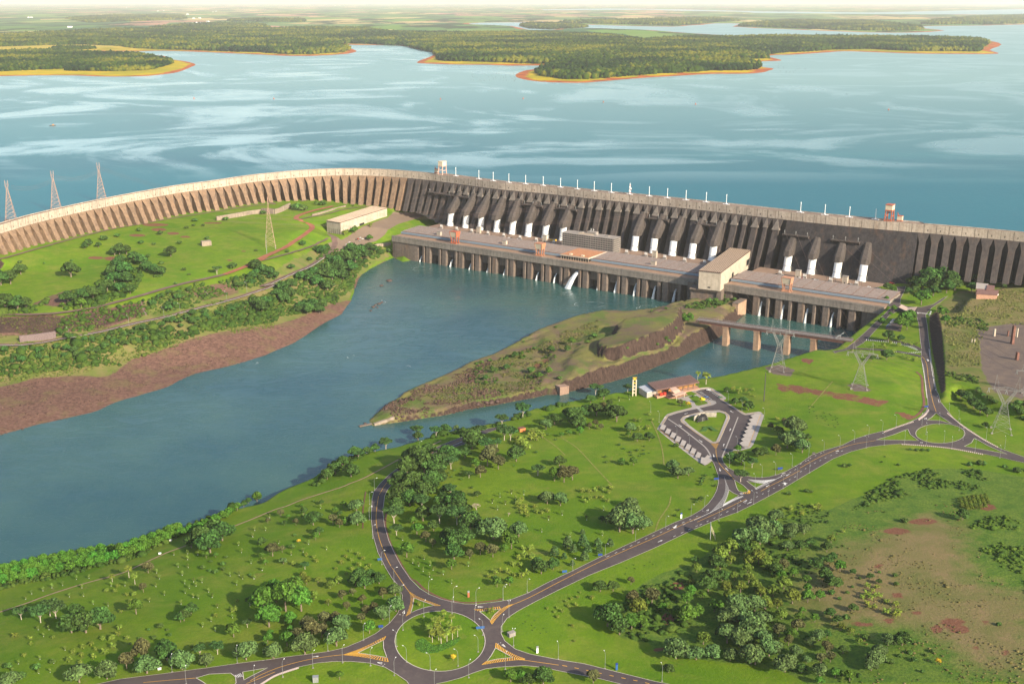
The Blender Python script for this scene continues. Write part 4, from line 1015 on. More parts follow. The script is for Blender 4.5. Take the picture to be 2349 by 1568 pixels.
def dashed(mb, reg, pts, width, dash=3.0, gap=5.0, dz=.31):
    q = T(reg, pts) if reg else pts
    if len(q) > 2: q = smooth(q, 5)
    w = densify(onw(q)[:, :2], .5); s = np.concatenate([[0], np.cumsum(np.linalg.norm(np.diff(w, axis=0), axis=1))])
    x = 0
    while x + dash < s[-1]:
        k = (s >= x) & (s <= x + dash)
        if k.sum() > 1: ribbon_geo(mb, w[k], width, dz, 2.0)
        x += dash + gap
def along(pts, n):
    p = onw(smooth(pts, 5) if len(pts) > 2 else pts)[:, :2]; s = np.concatenate([[0], np.cumsum(np.linalg.norm(np.diff(p, axis=0), axis=1))])
    t = np.linspace(0, s[-1], n); return np.column_stack([np.interp(t, s, p[:, 0]), np.interp(t, s, p[:, 1])])
def hatch(mb, reg, A, B, n, width, dz=.30):
    a, b = along(T(reg, A), n), along(T(reg, B), n)
    for p, q in zip(a, b):
        if np.linalg.norm(p - q) > .4: ribbon_geo(mb, np.array([p, q]), width, dz, 3.0)
J1 = T('Q', [(1250,222),(1150,240),(1000,290),(850,340),(700,405),(520,490),(430,550),(330,620),(250,700),(200,765),(185,830)]) \
    + T('J', [(1017,120),(1015,200),(1030,330),(1070,470),(1120,570),(1190,690),(1240,745),(1275,830),(1270,900),(1235,980),(1170,1060),(1050,1150),(920,1215),(800,1265),(650,1300),(500,1320),(300,1345),(100,1375)]) \
    + T('I', [(2300,1360),(2000,1397),(1700,1440),(1400,1480),(1000,1530),(830,1568),(600,1605),(600,1720),(1500,1720)]) \
    + T('J', [(60,1600),(90,1568),(200,1500),(300,1462),(400,1430),(560,1395),(700,1382),(850,1382),(1000,1395),(1130,1430),(1230,1490),(1310,1545),(1380,1640),(1500,1640)]) \
    + T('W', [(600,1568),(760,1535),(1000,1470),(1200,1390),(1400,1325),(1600,1298),(2040,1272)]) \
    + T('K', [(360,1432),(600,1480),(850,1530),(1000,1568),(1150,1620),(1600,1650),(1480,1590),(1400,1568),(1300,1550),(1000,1475),(700,1400),(450,1360),(250,1320),(130,1280),(40,1210),(10,1150),(10,1090),(60,1020),(150,960),(300,880),(500,780),(750,660),(1000,560),(1300,430),(1600,288)]) \
    + T('X', [(540,1560),(800,1450),(1110,1340),(1400,1200),(1680,1050),(1940,910),(2240,730)]) \
    + T('H', [(540,1215),(700,1120),(850,1060),(1000,1020),(1130,1003),(1280,993),(1500,1008),(1700,1030),(1900,1065),(2100,1105),(2300,1150),(2450,1185),(2450,1145),(2300,1103),(2100,1032),(1950,947),(1850,880),(1720,790),(1680,742),(1600,642),(1570,550),(1550,450),(1530,330),(1515,200),(1500,100),(1490,0)]) \
    + T('D', [(1480,1200),(1478,1165),(1530,1110),(1600,1065),(1665,1012),(1625,1028),(1540,1082),(1440,1105),(1330,1100),(1262,1078),(1270,1030),(1300,970),(1310,930),(1235,935),(1248,985),(1228,1040),(1185,1072),(1155,1092),(1190,1105),(1100,1195),(1000,1288),(930,1352),(880,1395),(700,1472),(720,1492),(830,1462),(950,1408),(985,1378),(1040,1318),(1100,1255),(1170,1178),(1240,1140),(1330,1150),(1400,1170),(1420,1250),(1425,1300)]) \
    + T('H', [(1430,100),(1442,195),(1440,290),(1460,350),(1470,420),(1480,500),(1492,600),(1498,680),(1480,722),(1430,770),(1370,800),(1300,832),(1150,880),(1000,915),(880,955),(780,1005),(640,1045),(520,1090)]) \
    + T('X', [(2240,465),(2000,600),(1850,660),(1700,700),(1560,718),(1400,710),(1250,680),(1100,620),(950,540),(870,450),(845,385)]) \
    + T('V', [(1150,1268),(1240,1210),(1330,1165),(1500,1150),(1440,1110),(1620,700),(1690,612),(1650,603),(1560,622),(1490,628),(1440,605),(1250,475),(1100,378),(1125,350),(950,228),(905,215),(790,235),(715,262),(920,400),(970,393),(1025,410),(1040,440),(1000,465),(790,515),(600,555),(420,600),(285,645),(210,770),(150,860),(800,1310),(860,1315),(900,1278),(960,1300)]) \
    + T('X', [(660,410),(700,470),(740,575),(775,680),(780,800),(750,940),(690,1060),(600,1180),(480,1290),(290,1402)]) \
    + T('K', [(1450,225),(1250,320),(1050,412),(850,505),(600,628),(400,722),(230,812),(100,862)]) \
    + T('J', [(2091,880),(2000,892),(1900,903),(1800,902),(1700,887),(1600,862),(1500,822),(1420,772),(1340,692),(1270,590),(1210,480),(1160,370),(1125,250),(1110,130)]) \
    + T('Q', [(290,800),(320,740),(370,680),(460,600),(560,535),(700,462),(850,400),(950,372),(1060,310),(1200,255),(1260,237)])
ISL1 = [(1009.5 + 103.5 * math.cos(t), 1470.5 + 69 * math.sin(t)) for t in np.linspace(0,2 * math.pi, 48, endpoint=False)]
ISL2 = T('H', [(1600 + 206 * math.cos(t), 907 + 82 * math.sin(t)) for t in np.linspace(0,2 * math.pi, 40, endpoint=False)])
HOLES = [ISL1, ISL2,
    T('W', [(226,168),(345,215),(560,290),(380,332),(270,370),(176,412),(205,310)]), T('W', [(1300,390),(1450,372),(1640,352),(1545,440),(1475,538),(1400,468)]),
    T('W', [(1560,985),(1700,1062),(1840,1140),(1600,1165),(1420,1200),(1490,1110)]), T('J', [(905,1310),(1000,1262),(1115,1205),(1118,1270),(1145,1350),(1020,1328)]),
    T('I', [(1640,1520),(1750,1488),(1930,1480),(1970,1510),(1975,1560),(1940,1610),(1760,1600),(1700,1555)]), T('I', [(2030,1470),(2240,1435),(2100,1505),(2040,1538)]),
    T('X', [(968,938),(1050,995),(1150,1037),(1060,1090),(870,1190),(930,1065)]), T('X', [(1065,760),(1120,790),(1230,860),(1312,940),(1300,972),(1220,982),(1140,958),(1105,900)]), T('X', [(1285,780),(1400,800),(1600,822),(1450,905)]),
    T('H', [(1490,795),(1530,770),(1565,735),(1620,775),(1700,828),(1600,800)]), T('H', [(1065,960),(1200,920),(1328,870),(1350,915),(1420,968),(1250,962)]), T('H', [(1800,1015),(1860,985),(1885,945),(2000,1010),(2160,1080),(1980,1045)]),
    T('V', [(480,700),(520,652),(700,602),(900,560),(1080,552),(1180,580),(1240,630),(1250,680),(1170,850),(1085,1045),(1020,1072),(950,1065),(830,980),(560,790),(490,735)])]
road = lay('road', J1, M_ASPH, .25, HOLES, 4.0)
road['label'] = 'dark asphalt roads with two roundabouts'; 
kb = MB()
for h in HOLES: line(kb, None, list(h) + [h[0]], .42,.36, False)
line(kb, None, J1 + [J1[0]], .3,.34, False)
tag(kb.build('kerb', M_KERB), kind='structure')
yl = MB(); wl = MB()
for reg, p in (('J', [(1075,0),(1060,100),(1055,200),(1075,330),(1115,450),(1165,560),(1225,650),(1290,745),(1335,805)]),('Q', [(1060,275),(850,368),(700,432),(520,512),(400,600),(300,700),(245,790)]),
    ('K', [(60,925),(240,850),(500,715),(750,590),(1000,475),(1300,345),(1500,250),(1680,170)]),('X', [(400,1512),(800,1330),(1110,1180),(1280,1100)]),('X', [(1540,960),(1700,870),(1900,770),(2240,590)]),
    ('H', [(426,1195),(560,1120),(700,1055),(850,1003),(1000,975),(1060,965)]),('J', [(0,1545),(100,1490),(250,1430),(450,1375),(650,1340),(790,1325)]),('I', [(1200,1558),(1400,1540),(1640,1520)]),('I', [(2060,1568),(2180,1520),(2300,1470)]),
    ('K', [(130,1360),(300,1385),(490,1412)]),('X', [(735,215),(735,270),(750,350),(780,440),(850,530),(950,630),(1055,745)]),('H', [(1565,725),(1540,650),(1520,560),(1500,450),(1490,350),(1470,290),(1445,262)]),
    ('D', [(800,1440),(880,1400),(920,1380)])):
    line(yl, reg, p, .36)
for reg, p in (('V', [(145,848),(265,660),(300,622),(400,587),(640,530)]),('V', [(800,496),(900,476),(945,460),(945,440),(880,385),(720,280),(690,255)]),('V', [(700,250),(900,203),(960,225),(1150,352),(1100,370),(1260,462),(1450,590),(1500,615),(1700,590)]),
    ('V', [(489,720),(500,690),(540,650),(700,605),(900,566),(1080,560),(1170,582),(1225,632),(1232,675),(1080,1032),(1040,1062),(960,1060),(840,985),(560,790),(489,720)]),('V', [(1735,617),(1640,870),(1545,1128),(1518,1128)]),('V', [(140,852),(400,1045),(690,1258),(780,1312)])):
    line(yl, reg, p, .3,.46, False)
dashed(yl, 'K', [(520,1415),(700,1450),(950,1505),(1150,1545),(1300,1580)], .5,3,4)
dashed(wl, 'K', [(890,510),(1250,345),(1500,235),(1690,150)], .32); dashed(wl, 'K', [(1450,340),(1600,270),(1700,228)], .32)
dashed(wl, 'X', [(440,1568),(800,1395),(1100,1250),(1420,1085),(1700,945),(1930,820),(2240,660)], .32); dashed(wl, 'X', [(140,1568),(250,1515),(340,1480)], .32); dashed(wl, 'X', [(1940,680),(2100,605),(2240,525)], .32)
dashed(wl, 'H', [(426,1230),(560,1150),(700,1085),(800,1045)], .32); dashed(wl, 'H', [(426,1165),(560,1090),(640,1060)], .32)
line(wl, 'X', [(340,1480),(610,1355),(860,1225)], .4); line(wl, 'X', [(1640,835),(1800,750),(1920,690)], .4)
line(wl, 'Q', [(1050,300),(850,385),(700,450),(560,522),(440,590)], .4)
for reg, p in (('H', [(1488,610),(1475,500),(1465,420),(1445,300)]),('H', [(1590,650),(1562,550),(1542,450),(1522,330),(1505,200)])): line(wl, reg, p, .4)
for A, B, n in (([(155,70),(172,170),(158,290),(97,462)], [(160,80),(228,165),(205,310),(175,412)], 18),([(160,75),(230,165),(350,215),(560,293)], [(160,70),(270,140),(420,205),(660,292)], 16),
    ([(1205,360),(1300,385),(1430,380),(1640,352)], [(1205,356),(1320,352),(1450,338),(1620,310)], 13),([(1475,540),(1530,445),(1640,352),(1760,290)], [(1505,595),(1590,480),(1730,350),(1850,272)], 17),
    ([(1560,985),(1700,1060),(1840,1140),(2000,1160)], [(1570,905),(1720,1015),(1900,1110),(2042,1162)], 17),([(1420,1200),(1600,1165),(1840,1142),(2000,1170)], [(1340,1258),(1600,1215),(1870,1182),(2042,1180)], 18)):
    hatch(yl, 'W', A, B, n, .6)
    line(yl, 'W', B, .28)
for A, B, n in (([(905,1310),(1000,1260),(1115,1205)], [(785,1325),(950,1265),(1135,1172)], 16),([(905,1312),(1020,1330),(1145,1352)], [(785,1327),(960,1347),(1155,1385)], 16)):
    hatch(yl, 'J', A, B, n, .6); line(yl, 'J', B, .28)
hatch(yl, 'V', [(955,1078),(1030,1160)], [(1080,1075),(1038,1160)], 9,.8)
hatch(yl, 'X', [(1310,935),(1300,975),(1225,985)], [(1350,965),(1335,1005),(1235,1005)], 7,.8)
for A, B, n in (([(885,715),(900,800),(905,870),(890,980),(830,1110),(620,1350)], [(886,720),(930,830),(968,935),(940,1060),(870,1195),(640,1345)], 38),([(1310,752),(1480,815),(1600,820)], [(1340,752),(1580,765),(1800,745)], 16),
    ([(1432,905),(1520,862),(1600,825)], [(1462,932),(1560,885),(1660,830)], 11),([(870,1195),(1060,1092),(1200,1045)], [(862,1232),(1060,1132),(1222,1060)], 26)):
    hatch(wl, 'X', A, B, n, .5)
hatch(wl, 'V', [(722,512),(800,590)], [(770,512),(858,580)], 9,.8)
for p in [(805 + 20 * i, 335 - 18 * i) for i in range(0)]: pass
hatch(wl, 'V', [(930,262),(1120,345)], [(1000,240),(1080,372)], 2,.3)
for i in range(8): hatch(wl, 'V', [(925 + 24 * i, 255 + 15 * i),(926 + 24 * i, 256 + 15 * i)], [(985 + 18 * i, 243 + 15 * i),(986 + 18 * i, 244 + 15 * i)], 2,.35)
for i in range(8): hatch(wl, 'V', [(750 + 24 * i, 275 + 18 * i),(751 + 24 * i, 276 + 18 * i)], [(815 + 22 * i, 262 + 16 * i),(816 + 22 * i, 263 + 16 * i)], 2,.35)
M_BLOCK = simple('pale red kerb blocks', (.60,.47,.40), .8,.1,.4)
blk = MB()
for reg, p, n, o in (('H', [(1130,890),(1250,845),(1370,805)], 22,10),('H', [(1420,782),(1470,745),(1500,705)], 14,16),('H', [(1660,735),(1800,850),(1950,947),(2075,1015)], 40,10),('H', [(1280,993),(1500,1008),(1700,1030),(1950,1077)], 42,9),('J', [(90,1568),(200,1500),(300,1462),(400,1430)], 26,15)):
    hatch(blk, reg, p, [(x + 3, y + o) for x, y in p], n, .9,.40)
tag(blk.build('kerb_markings', M_BLOCK), kind='structure')
def arrow(mb, reg, x, y, x2, y2, s=1.0):
    a, b = onw(T(reg, [(x, y),(x2, y2)]))[:, :2]; d = b - a; L = np.linalg.norm(d); d /= L; n = np.array((-d[1], d[0]))
    pts = [a - n * .25 * s, a + n * .25 * s, a + d * L * .62 + n * .25 * s, a + d * L * .62 + n * .85 * s, b, a + d * L * .62 - n * .85 * s, a + d * L * .62 - n * .25 * s]
    z = hgt(np.array([q[0] for q in pts]), np.array([q[1] for q in pts])) + .33
    mb.add([(q[0], q[1], zz) for q, zz in zip(pts, z)], [(0,1,2,6),(3,4,5),(2,3,5,6)])
for a in (('V',595,597,535,612),('V',450,775,498,812),('V',768,1015,822,1055),('V',1250,875,1265,838),('V',1150,1118,1162,1078),('V',1305,590,1255,560),('X',955,598,902,542),('X',685,300,700,352),('X',798,550,812,605),('X',1220,1158,1292,1120),('X',1292,1190,1366,1155),('X',1975,850,1968,808,3.0),('X',1690,850,1628,885),('X',1980,628,1915,655),
    ('X',2050,655,1988,688),('K',1475,245,1455,270,2.2),('K',1320,385,1360,368),('K',2040,50,2066,35),('K',2070,65,2105,48),('J',525,1345,578,1338),('H',725,1058,752,1050,1.6)): arrow(wl, *a)
def tri(mb, reg, p):
    q = T(reg, p); q = q + [q[0]]; line(mb, None, q, .45,.33, False)
for reg, p in (('W', [(40,415),(75,418),(72,370)]),('W', [(1275,305),(1278,325),(1360,314)]),('W', [(1662,935),(1685,925),(1725,972)]),('J', [(1065,1390),(1100,1405),(1105,1392)]),('X', [(560,1310),(590,1315),(605,1285)]),('H', [(1465,785),(1480,792),(1485,775)]),('H', [(1430,983),(1450,988),(1452,980)])): tri(wl, reg, p)
dashed(wl, 'J', [(1248,990),(1308,995)], .5,1.0,1.0); dashed(wl, 'W', [(1240,282),(1222,350)], .5,1.0,1.0); dashed(wl, 'W', [(1590,925),(1690,880)], .5,1.0,1.0); dashed(wl, 'J', [(1108,1425),(1142,1388)], .5,1.0,1.0); dashed(wl, 'X', [(490,1310),(610,1355)], .5,1.0,1.0)
tag(yl.build('yellow_road_marking', M_MYEL), kind='structure'); tag(wl.build('white_road_marking', M_MWHITE), kind='structure')
def road_text(txt, reg, p0, p1, size):
    """letters painted on the road, reading from p0 to p1"""
    a, b = onw(T(reg, [p0, p1])); d = (b - a)[:2]; ang = math.atan2(d[1], d[0]); L = np.linalg.norm(d)
    cu = bpy.data.curves.new('t', 'FONT'); cu.body = txt; cu.size = size; cu.offset = .03
    o = bpy.data.objects.new('t', cu); C.objects.link(o); bpy.context.view_layer.update()
    me = bpy.data.meshes.new_from_object(o.evaluated_get(bpy.context.evaluated_depsgraph_get())); bpy.data.objects.remove(o)
    wdt = max(v.co.x for v in me.vertices) or 1
    for v in me.vertices:
        x = v.co.x * L / wdt; y = v.co.y
        q = (a[0] + math.cos(ang) * x - math.sin(ang) * y, a[1] + math.sin(ang) * x + math.cos(ang) * y)
        v.co = (q[0], q[1], float(hgt(*q)) + .36)
    me.materials.clear(); me.materials.append(M_MWHITE)
    tag(link('road_lettering', me), kind='structure')
road_text('PARE', 'I', (1985,1522),(2035,1505), 5.5)
road_text('PARE', 'X', (1140,1005),(1190,1025), 4.5)
# paving round the coach park and the visitor centre
lay('pavement', T('V', [(108,845),(235,645),(275,608),(400,568),(650,508),(660,480),(560,400),(420,372),(440,345),(560,335),(690,310),(740,295),(612,237),(780,200),(920,190),(985,210),(1085,270),(1192,352),(1188,376),(1150,392),(1240,450),(1440,568),(1500,598),(1700,570),(1742,580),(1786,622),(1780,662),(1622,1085),(1575,1142),(1400,1187),(1325,1180),(1240,1215),(1150,1272),(975,1345),(985,1335),(905,1395),(860,1415),(800,1390),(600,1240)]), M_WALK, .12, [T('V', [(500,710),(530,662),(705,614),(900,572),(1080,564),(1172,590),(1226,640),(1236,680),(1160,845),(1078,1035),(1020,1058),(956,1052),(838,970),(570,782),(505,740)]), T('V', [(690,420),(600,340),(660,330),(730,320),(900,425),(905,445),(760,480),(720,470)])], 4.0)
lay('pavement', T('V', [(484,702),(522,656),(702,606),(900,564),(1080,556),(1178,584),(1236,634),(1246,680),(1166,850),(1083,1042),(1020,1068),(952,1061),(832,977),(562,788),(494,735)]), M_WALK, .36, [T('V', [(535,705),(570,672),(750,622),(950,592),(1090,582),(1180,612),(1195,662),(1120,850),(1035,1040),(990,1048),(900,990),(620,790)])], 4.0)
sw = MB()
def drape_poly(mb, q, dz):
    w = onw(q)[:, :2]; z = hgt(w[:, 0], w[:, 1]).max() + dz
    mb.add([(*p, z) for p in w], [tuple(range(len(w)))])
for i in range(8):
    drape_poly(sw, T('V', [(150 + 79 * i, 852 + 63 * i),(190 + 79 * i, 782 + 63 * i),(255 + 79 * i, 802 + 63 * i),(222 + 79 * i, 866 + 63 * i)]), .40)
    drape_poly(sw, T('V', [(1570 - 24.5 * i, 655 + 62 * i),(1655 - 24.5 * i, 612 + 62 * i),(1735 - 24.5 * i, 625 + 62 * i),(1712 - 24.5 * i, 690 + 62 * i),(1625 - 24.5 * i, 690 + 62 * i)]), .40)
drape_poly(sw, T('V', [(805,1312),(860,1316),(900,1278),(962,1302),(975,1345),(905,1392),(860,1412),(790,1385)]), .38)
tag(sw.build('bay_islands', M_WALK), kind='structure')
# strips of paving between the coach lanes
st_ = MB(); line(st_, 'V', [(285,690),(420,780),(600,915),(800,1075),(880,1150),(930,1225),(962,1300)], 1.3,.34); line(st_, 'V', [(1380,662),(1295,880),(1200,1120),(1140,1260),(1130,1310)], 1.1,.34)
tag(st_.build('median_strip', M_WALK), kind='structure')
def track(name, q, width, mat, dz=.25, sm=True):
    m = MB(); q = smooth(q, 4) if sm else q; ribbon_geo(m, onw(q), width, dz, 3.0); return tag(m.build(name, mat), kind='structure')
PATHP = T('I', [(-60,990),(0,968),(130,925),(240,888),(400,828),(600,762),(760,715),(920,672),(1050,632),(1180,570),(1300,515),(1400,470),(1560,412),(1750,335),(1930,262),(2100,195),(2300,112)]) + T('J', [(300,85),(450,25)]) + T('Q', [(-80,730),(0,697),(120,650),(300,555),(440,480),(600,410),(700,370),(760,340)])
track('footpath', PATHP, 1.9, M_PATH)
track('ditch', T('J', [(1140,130),(1133,250),(1185,420),(1280,595),(1340,685),(1390,712),(1470,785),(1600,850),(1720,880),(1850,890),(2050,872),(2110,855)]), 1.6, M_DITCH, .2)
track('ditch', T('J', [(968,-40),(945,120),(944,270)]) , 1.0, M_DITCH, .2)
track('ditch', T('H', [(1400,390),(1445,440),(1452,560),(1465,650),(1440,720),(1380,770),(1330,792)]), 2.4, M_DITCH, .2)
LOWR = T('E', [(-150,590),(0,590),(200,587),(400,562),(600,528),(800,487),(1000,440),(1200,395),(1400,348),(1600,298),(1800,248),(2000,190),(2300,88)]) + T('B', [(100,1250),(200,1215),(400,1130),(500,1088),(600,1020),(680,950),(712,900),(700,850),(720,840)])
track('road', LOWR, 8.5, M_BROWNRD, .3)
cb = MB(); ribbon_geo(cb, onw(smooth(LOWR[:18], 4)), .8,.5,3.0,-3.8,8.5); tag(cb.build('kerb', M_MWHITE), kind='structure')
UPR = T('E', [(-150,328),(0,330),(200,335),(400,330),(600,310),(800,275),(1000,225),(1200,170),(1400,110),(1600,60),(1880,0)]) + T('A', [(2050,1085),(2150,1030),(2300,960)]) + T('B', [(0,1075),(60,1030),(150,990),(300,920),(420,850),(500,790),(520,755),(480,720),(420,695),(385,678),(420,650),(550,610),(700,575)])
track('dirt_road', UPR[:11], 8.0, M_BROWNRD, .3); track('dirt_road', UPR[10:], 9.0, M_REDDIRT, .32)
track('dirt_road', T('B', [(390,690),(500,668),(650,640),(800,600),(1000,580),(1200,592)]), 5.0, M_BROWNRD, .3)
track('dirt_road', T('B', [(60,1038),(150,1020),(280,985),(400,955),(520,915),(600,880),(650,850)]), 5.5, M_BROWNRD, .34)
track('dirt_road', [(-120,640),(-60,622)] + T('A', [(0,1025),(150,980),(300,935),(600,850),(900,775),(1200,720),(1500,667),(1800,620),(2100,572),(2300,555)]) + T('B', [(150,540),(350,520),(480,520),(420,535)]), 5.5, M_BROWNRD, .3)
track('road', T('H', [(860,198),(1000,205),(1150,215),(1300,232),(1440,265)]), 6.0, M_ASPH, .33); track('road', T('H', [(985,125),(1150,130),(1300,150),(1400,185),(1442,215)]), 5.0, M_ASPH, .33)
wz = MB()
hatch(wz, 'H', [(980,118),(1060,128),(1200,140),(1330,165),(1420,205)], [(985,132),(1060,138),(1190,152),(1310,178),(1400,215)], 30,.6,.5); hatch(wz, 'H', [(1200,222),(1330,240),(1440,232)], [(1200,230),(1330,230),(1430,222)], 16,.6,.5)
hatch(wz, 'D', [(1425,1150),(1495,1158)], [(1430,1158),(1500,1166)], 8,.6,.4)
tag(wz.build('white_road_marking', M_MWHITE), kind='structure')
lay('car_park', T('D', [(1135,1290),(1185,1215),(1230,1195),(1290,1215),(1270,1310)]), M_ASPH, .2,(), 4.0)

M_WORN = simple('worn grass', (.20,.20,.045), .95,.25,.3)
for reg, p in (('Q', [(1600,300),(1720,385),(1800,460)]),('Q', [(1780,320),(1900,400),(2050,560),(2200,720)]),('G', [(640,1010),(690,1120),(730,1250),(745,1380)]),('K', [(1430,0),(1410,80),(1330,200),(1300,290)]),('H', [(700,470),(620,560),(500,700)])):
    track('worn_track', T(reg, p), 1.1, M_WORN, .15)
# ---------------------------------------------------------------- bridge, cranes, pylons, buildings and small things
def nth(i): return (ORD[i] if i < 20 else 'twenty ' + ORD[i - 20]) if i < 29 else 'number %d' % (i + 1)
def wbox(mb, c, ax, ay, x0, x1, y0, y1, z0, z1): mb.box(x0, x1, y0, y1, z0, z1, lambda x, y, z: (c[0] + ax[0] * x + ay[0] * y, c[1] + ax[1] * x + ay[1] * y, z))
M_GIRD = simple('rust brown girder', (.16,.075,.058), .8,.25,.3)
M_BDECK = simple('brown bridge deck', (.125,.085,.075), .9,.2,.3)
# --- road bridge over the right tailrace
ba, bb = at(1600,731,28.5), at(1956,779.5,28.5)
e = (bb - ba)[:2]; BL = np.linalg.norm(e); e /= BL; n_ = np.array((-e[1], e[0]))
br = thing('bridge', 'long brown road bridge on tall concrete piers crossing the right tailrace', 'bridge', ((ba[0] + bb[0]) / 2,(ba[1] + bb[1]) / 2,0))
m = MB(); wbox(m, ba, e, n_, 0, BL, -6.5,6.5,27.2,28.5); put(m.build('deck', M_BDECK), br)
m = MB()
for y in (-5.2,-2,2,5.2): wbox(m, ba, e, n_, 4, BL - 4, y - .5, y + .5,24.6,27.25)
put(m.build('girder', M_GIRD), br)
for y in (-6.3,6.3):
    m = MB(); wbox(m, ba, e, n_, 0, BL, y - .12, y + .12,29.3,29.5)
    for t in np.arange(0, BL, 5.0): wbox(m, ba, e, n_, t, t + .25, y - .1, y + .1,28.4,29.3)
    put(m.build('railing', M_STEEL), br)
m = MB()
for y in (-2.6,-1.3,1.3,2.6): wbox(m, ba, e, n_, 0, BL, y - .18, y + .18,28.5,28.62)
put(m.build('rail_track', M_STEEL), br)
M_PIERT = mat_conc('bridge pier concrete', (.40,.27,.185),(.18,.11,.075), .6,.3, True, 0,.3)
for px, py in T('G', [(1288,352),(1522,408),(1778,440),(2028,440)]):
    q = at(px, py, 0)[:2]; t = float((q - ba[:2]) @ e)
    m = MB(); wbox(m, ba, e, n_, t - 3.2, t + 3.2,-5.6,5.6,-5,23.2); wbox(m, ba, e, n_, t - 3.7, t + 3.7,-6.2,6.2,23.2,24.7); put(m.build('pier', M_PIERT), br)
# --- gantry cranes
def gantry_crest(p, label, col, w=8.0, h=24.0):
    base = at(p[0], p[1], Z_CREST); s = sproj(base[:2]); q = DF(s, -9.5, Z_CREST)
    t = thing('gantry_crane', label, 'crane', q, DIRZ, 'gantry cranes on the dam crest')
    for sx in (-1,1):
        for sy in (-1,1):
            m = MB(); m.hexa([(sx * (w + 1) / 2 - .7, sy * 6.3 - .7,.2),(sx * (w + 1) / 2 + .7, sy * 6.3 - .7,.2),(sx * (w + 1) / 2 + .7, sy * 6.3 + .7,.2),(sx * (w + 1) / 2 - .7, sy * 6.3 + .7,.2),
                    (sx * w / 2 - .7, sy * 5.0 - .7, h * .64),(sx * w / 2 + .7, sy * 5.0 - .7, h * .64),(sx * w / 2 + .7, sy * 5.0 + .7, h * .64),(sx * w / 2 - .7, sy * 5.0 + .7, h * .64)]); m.build('leg', col, t)
    m = MB()
    for sy in (-1,1): m.box(-w / 2 - 1, w / 2 + 1, sy * 6.3 - .8, sy * 6.3 + .8,.2,1.6)
    for sx in (-1,1): m.box(sx * w / 2 - .4, sx * w / 2 + .4,-5.2,5.2, h * .30, h * .34)
    m.build('sill_beam', col, t)
    m = MB(); m.box(-w / 2 - 1, w / 2 + 1,-6,6, h * .62, h * .69); m.build('bridge_beam', col, t)
    m = MB(); m.box(-w / 2 - .8, w / 2 + .8,-5.6,5.6, h * .69, h * .96); m.build('machine_house', M_CREAM, t)
    m = MB(); m.box(-w / 2 - 1.1, w / 2 + 1.1,-6,6, h * .96, h); m.build('roof', col if col is M_ORANGE else M_CREAM, t)
    m = MB(); m.box(-1.6,1.6,-1.2,1.2, h * .48, h * .53); m.bar((-1,0, h * .53),(-1,0, h * .62), .12); m.bar((1,0, h * .53),(1,0, h * .62), .12); m.build('hook_block', M_DARKST, t)
    return t
gantry_crest(T('B', [(1600,312)])[0], 'cream topped gantry crane with pale legs at the left end of the wide crest', simple('pale pink crane paint', (.55,.36,.30), .6,.15,.5))
gantry_crest(T('D', [(1172,383)])[0], 'orange red gantry crane with grey house at the right end of the wide crest', M_ORANGE)
def slew(p, label, col):
    base = at(p[0], p[1], Z_CREST); s = sproj(base[:2]); q = DF(s, -17.0, Z_CREST)
    t = thing('slewing_crane', label, 'crane', q, DIRZ)
    m = MB(); m.box(-6,9,-4.5,4.5,-1.6,.1); m.build('platform', M_OFF, t)
    m = MB(); m.box(-3.5,3.5,-2.4,2.4,1.6,7.2); m.build('cabin', M_CREAM, t)
    m = MB(); m.box(-3.8,3.8,-2.7,2.7,7.2,7.8); m.box(-3.8,3.8,-2.7,2.7,.1,1.6); m.build('frame', col, t)
    m = MB(); m.bar((-2.5,0,7.5),(-4.2,0,12.0), .8,.5); m.build('jib', col, t)
slew(T('D', [(1275,372)])[0], 'cream and red cabin crane beside the orange gantry on the crest', M_ORANGE)
slew(T('B', [(1553,300)])[0], 'cream and red cabin crane left of the pale gantry on the crest', M_ORANGE)
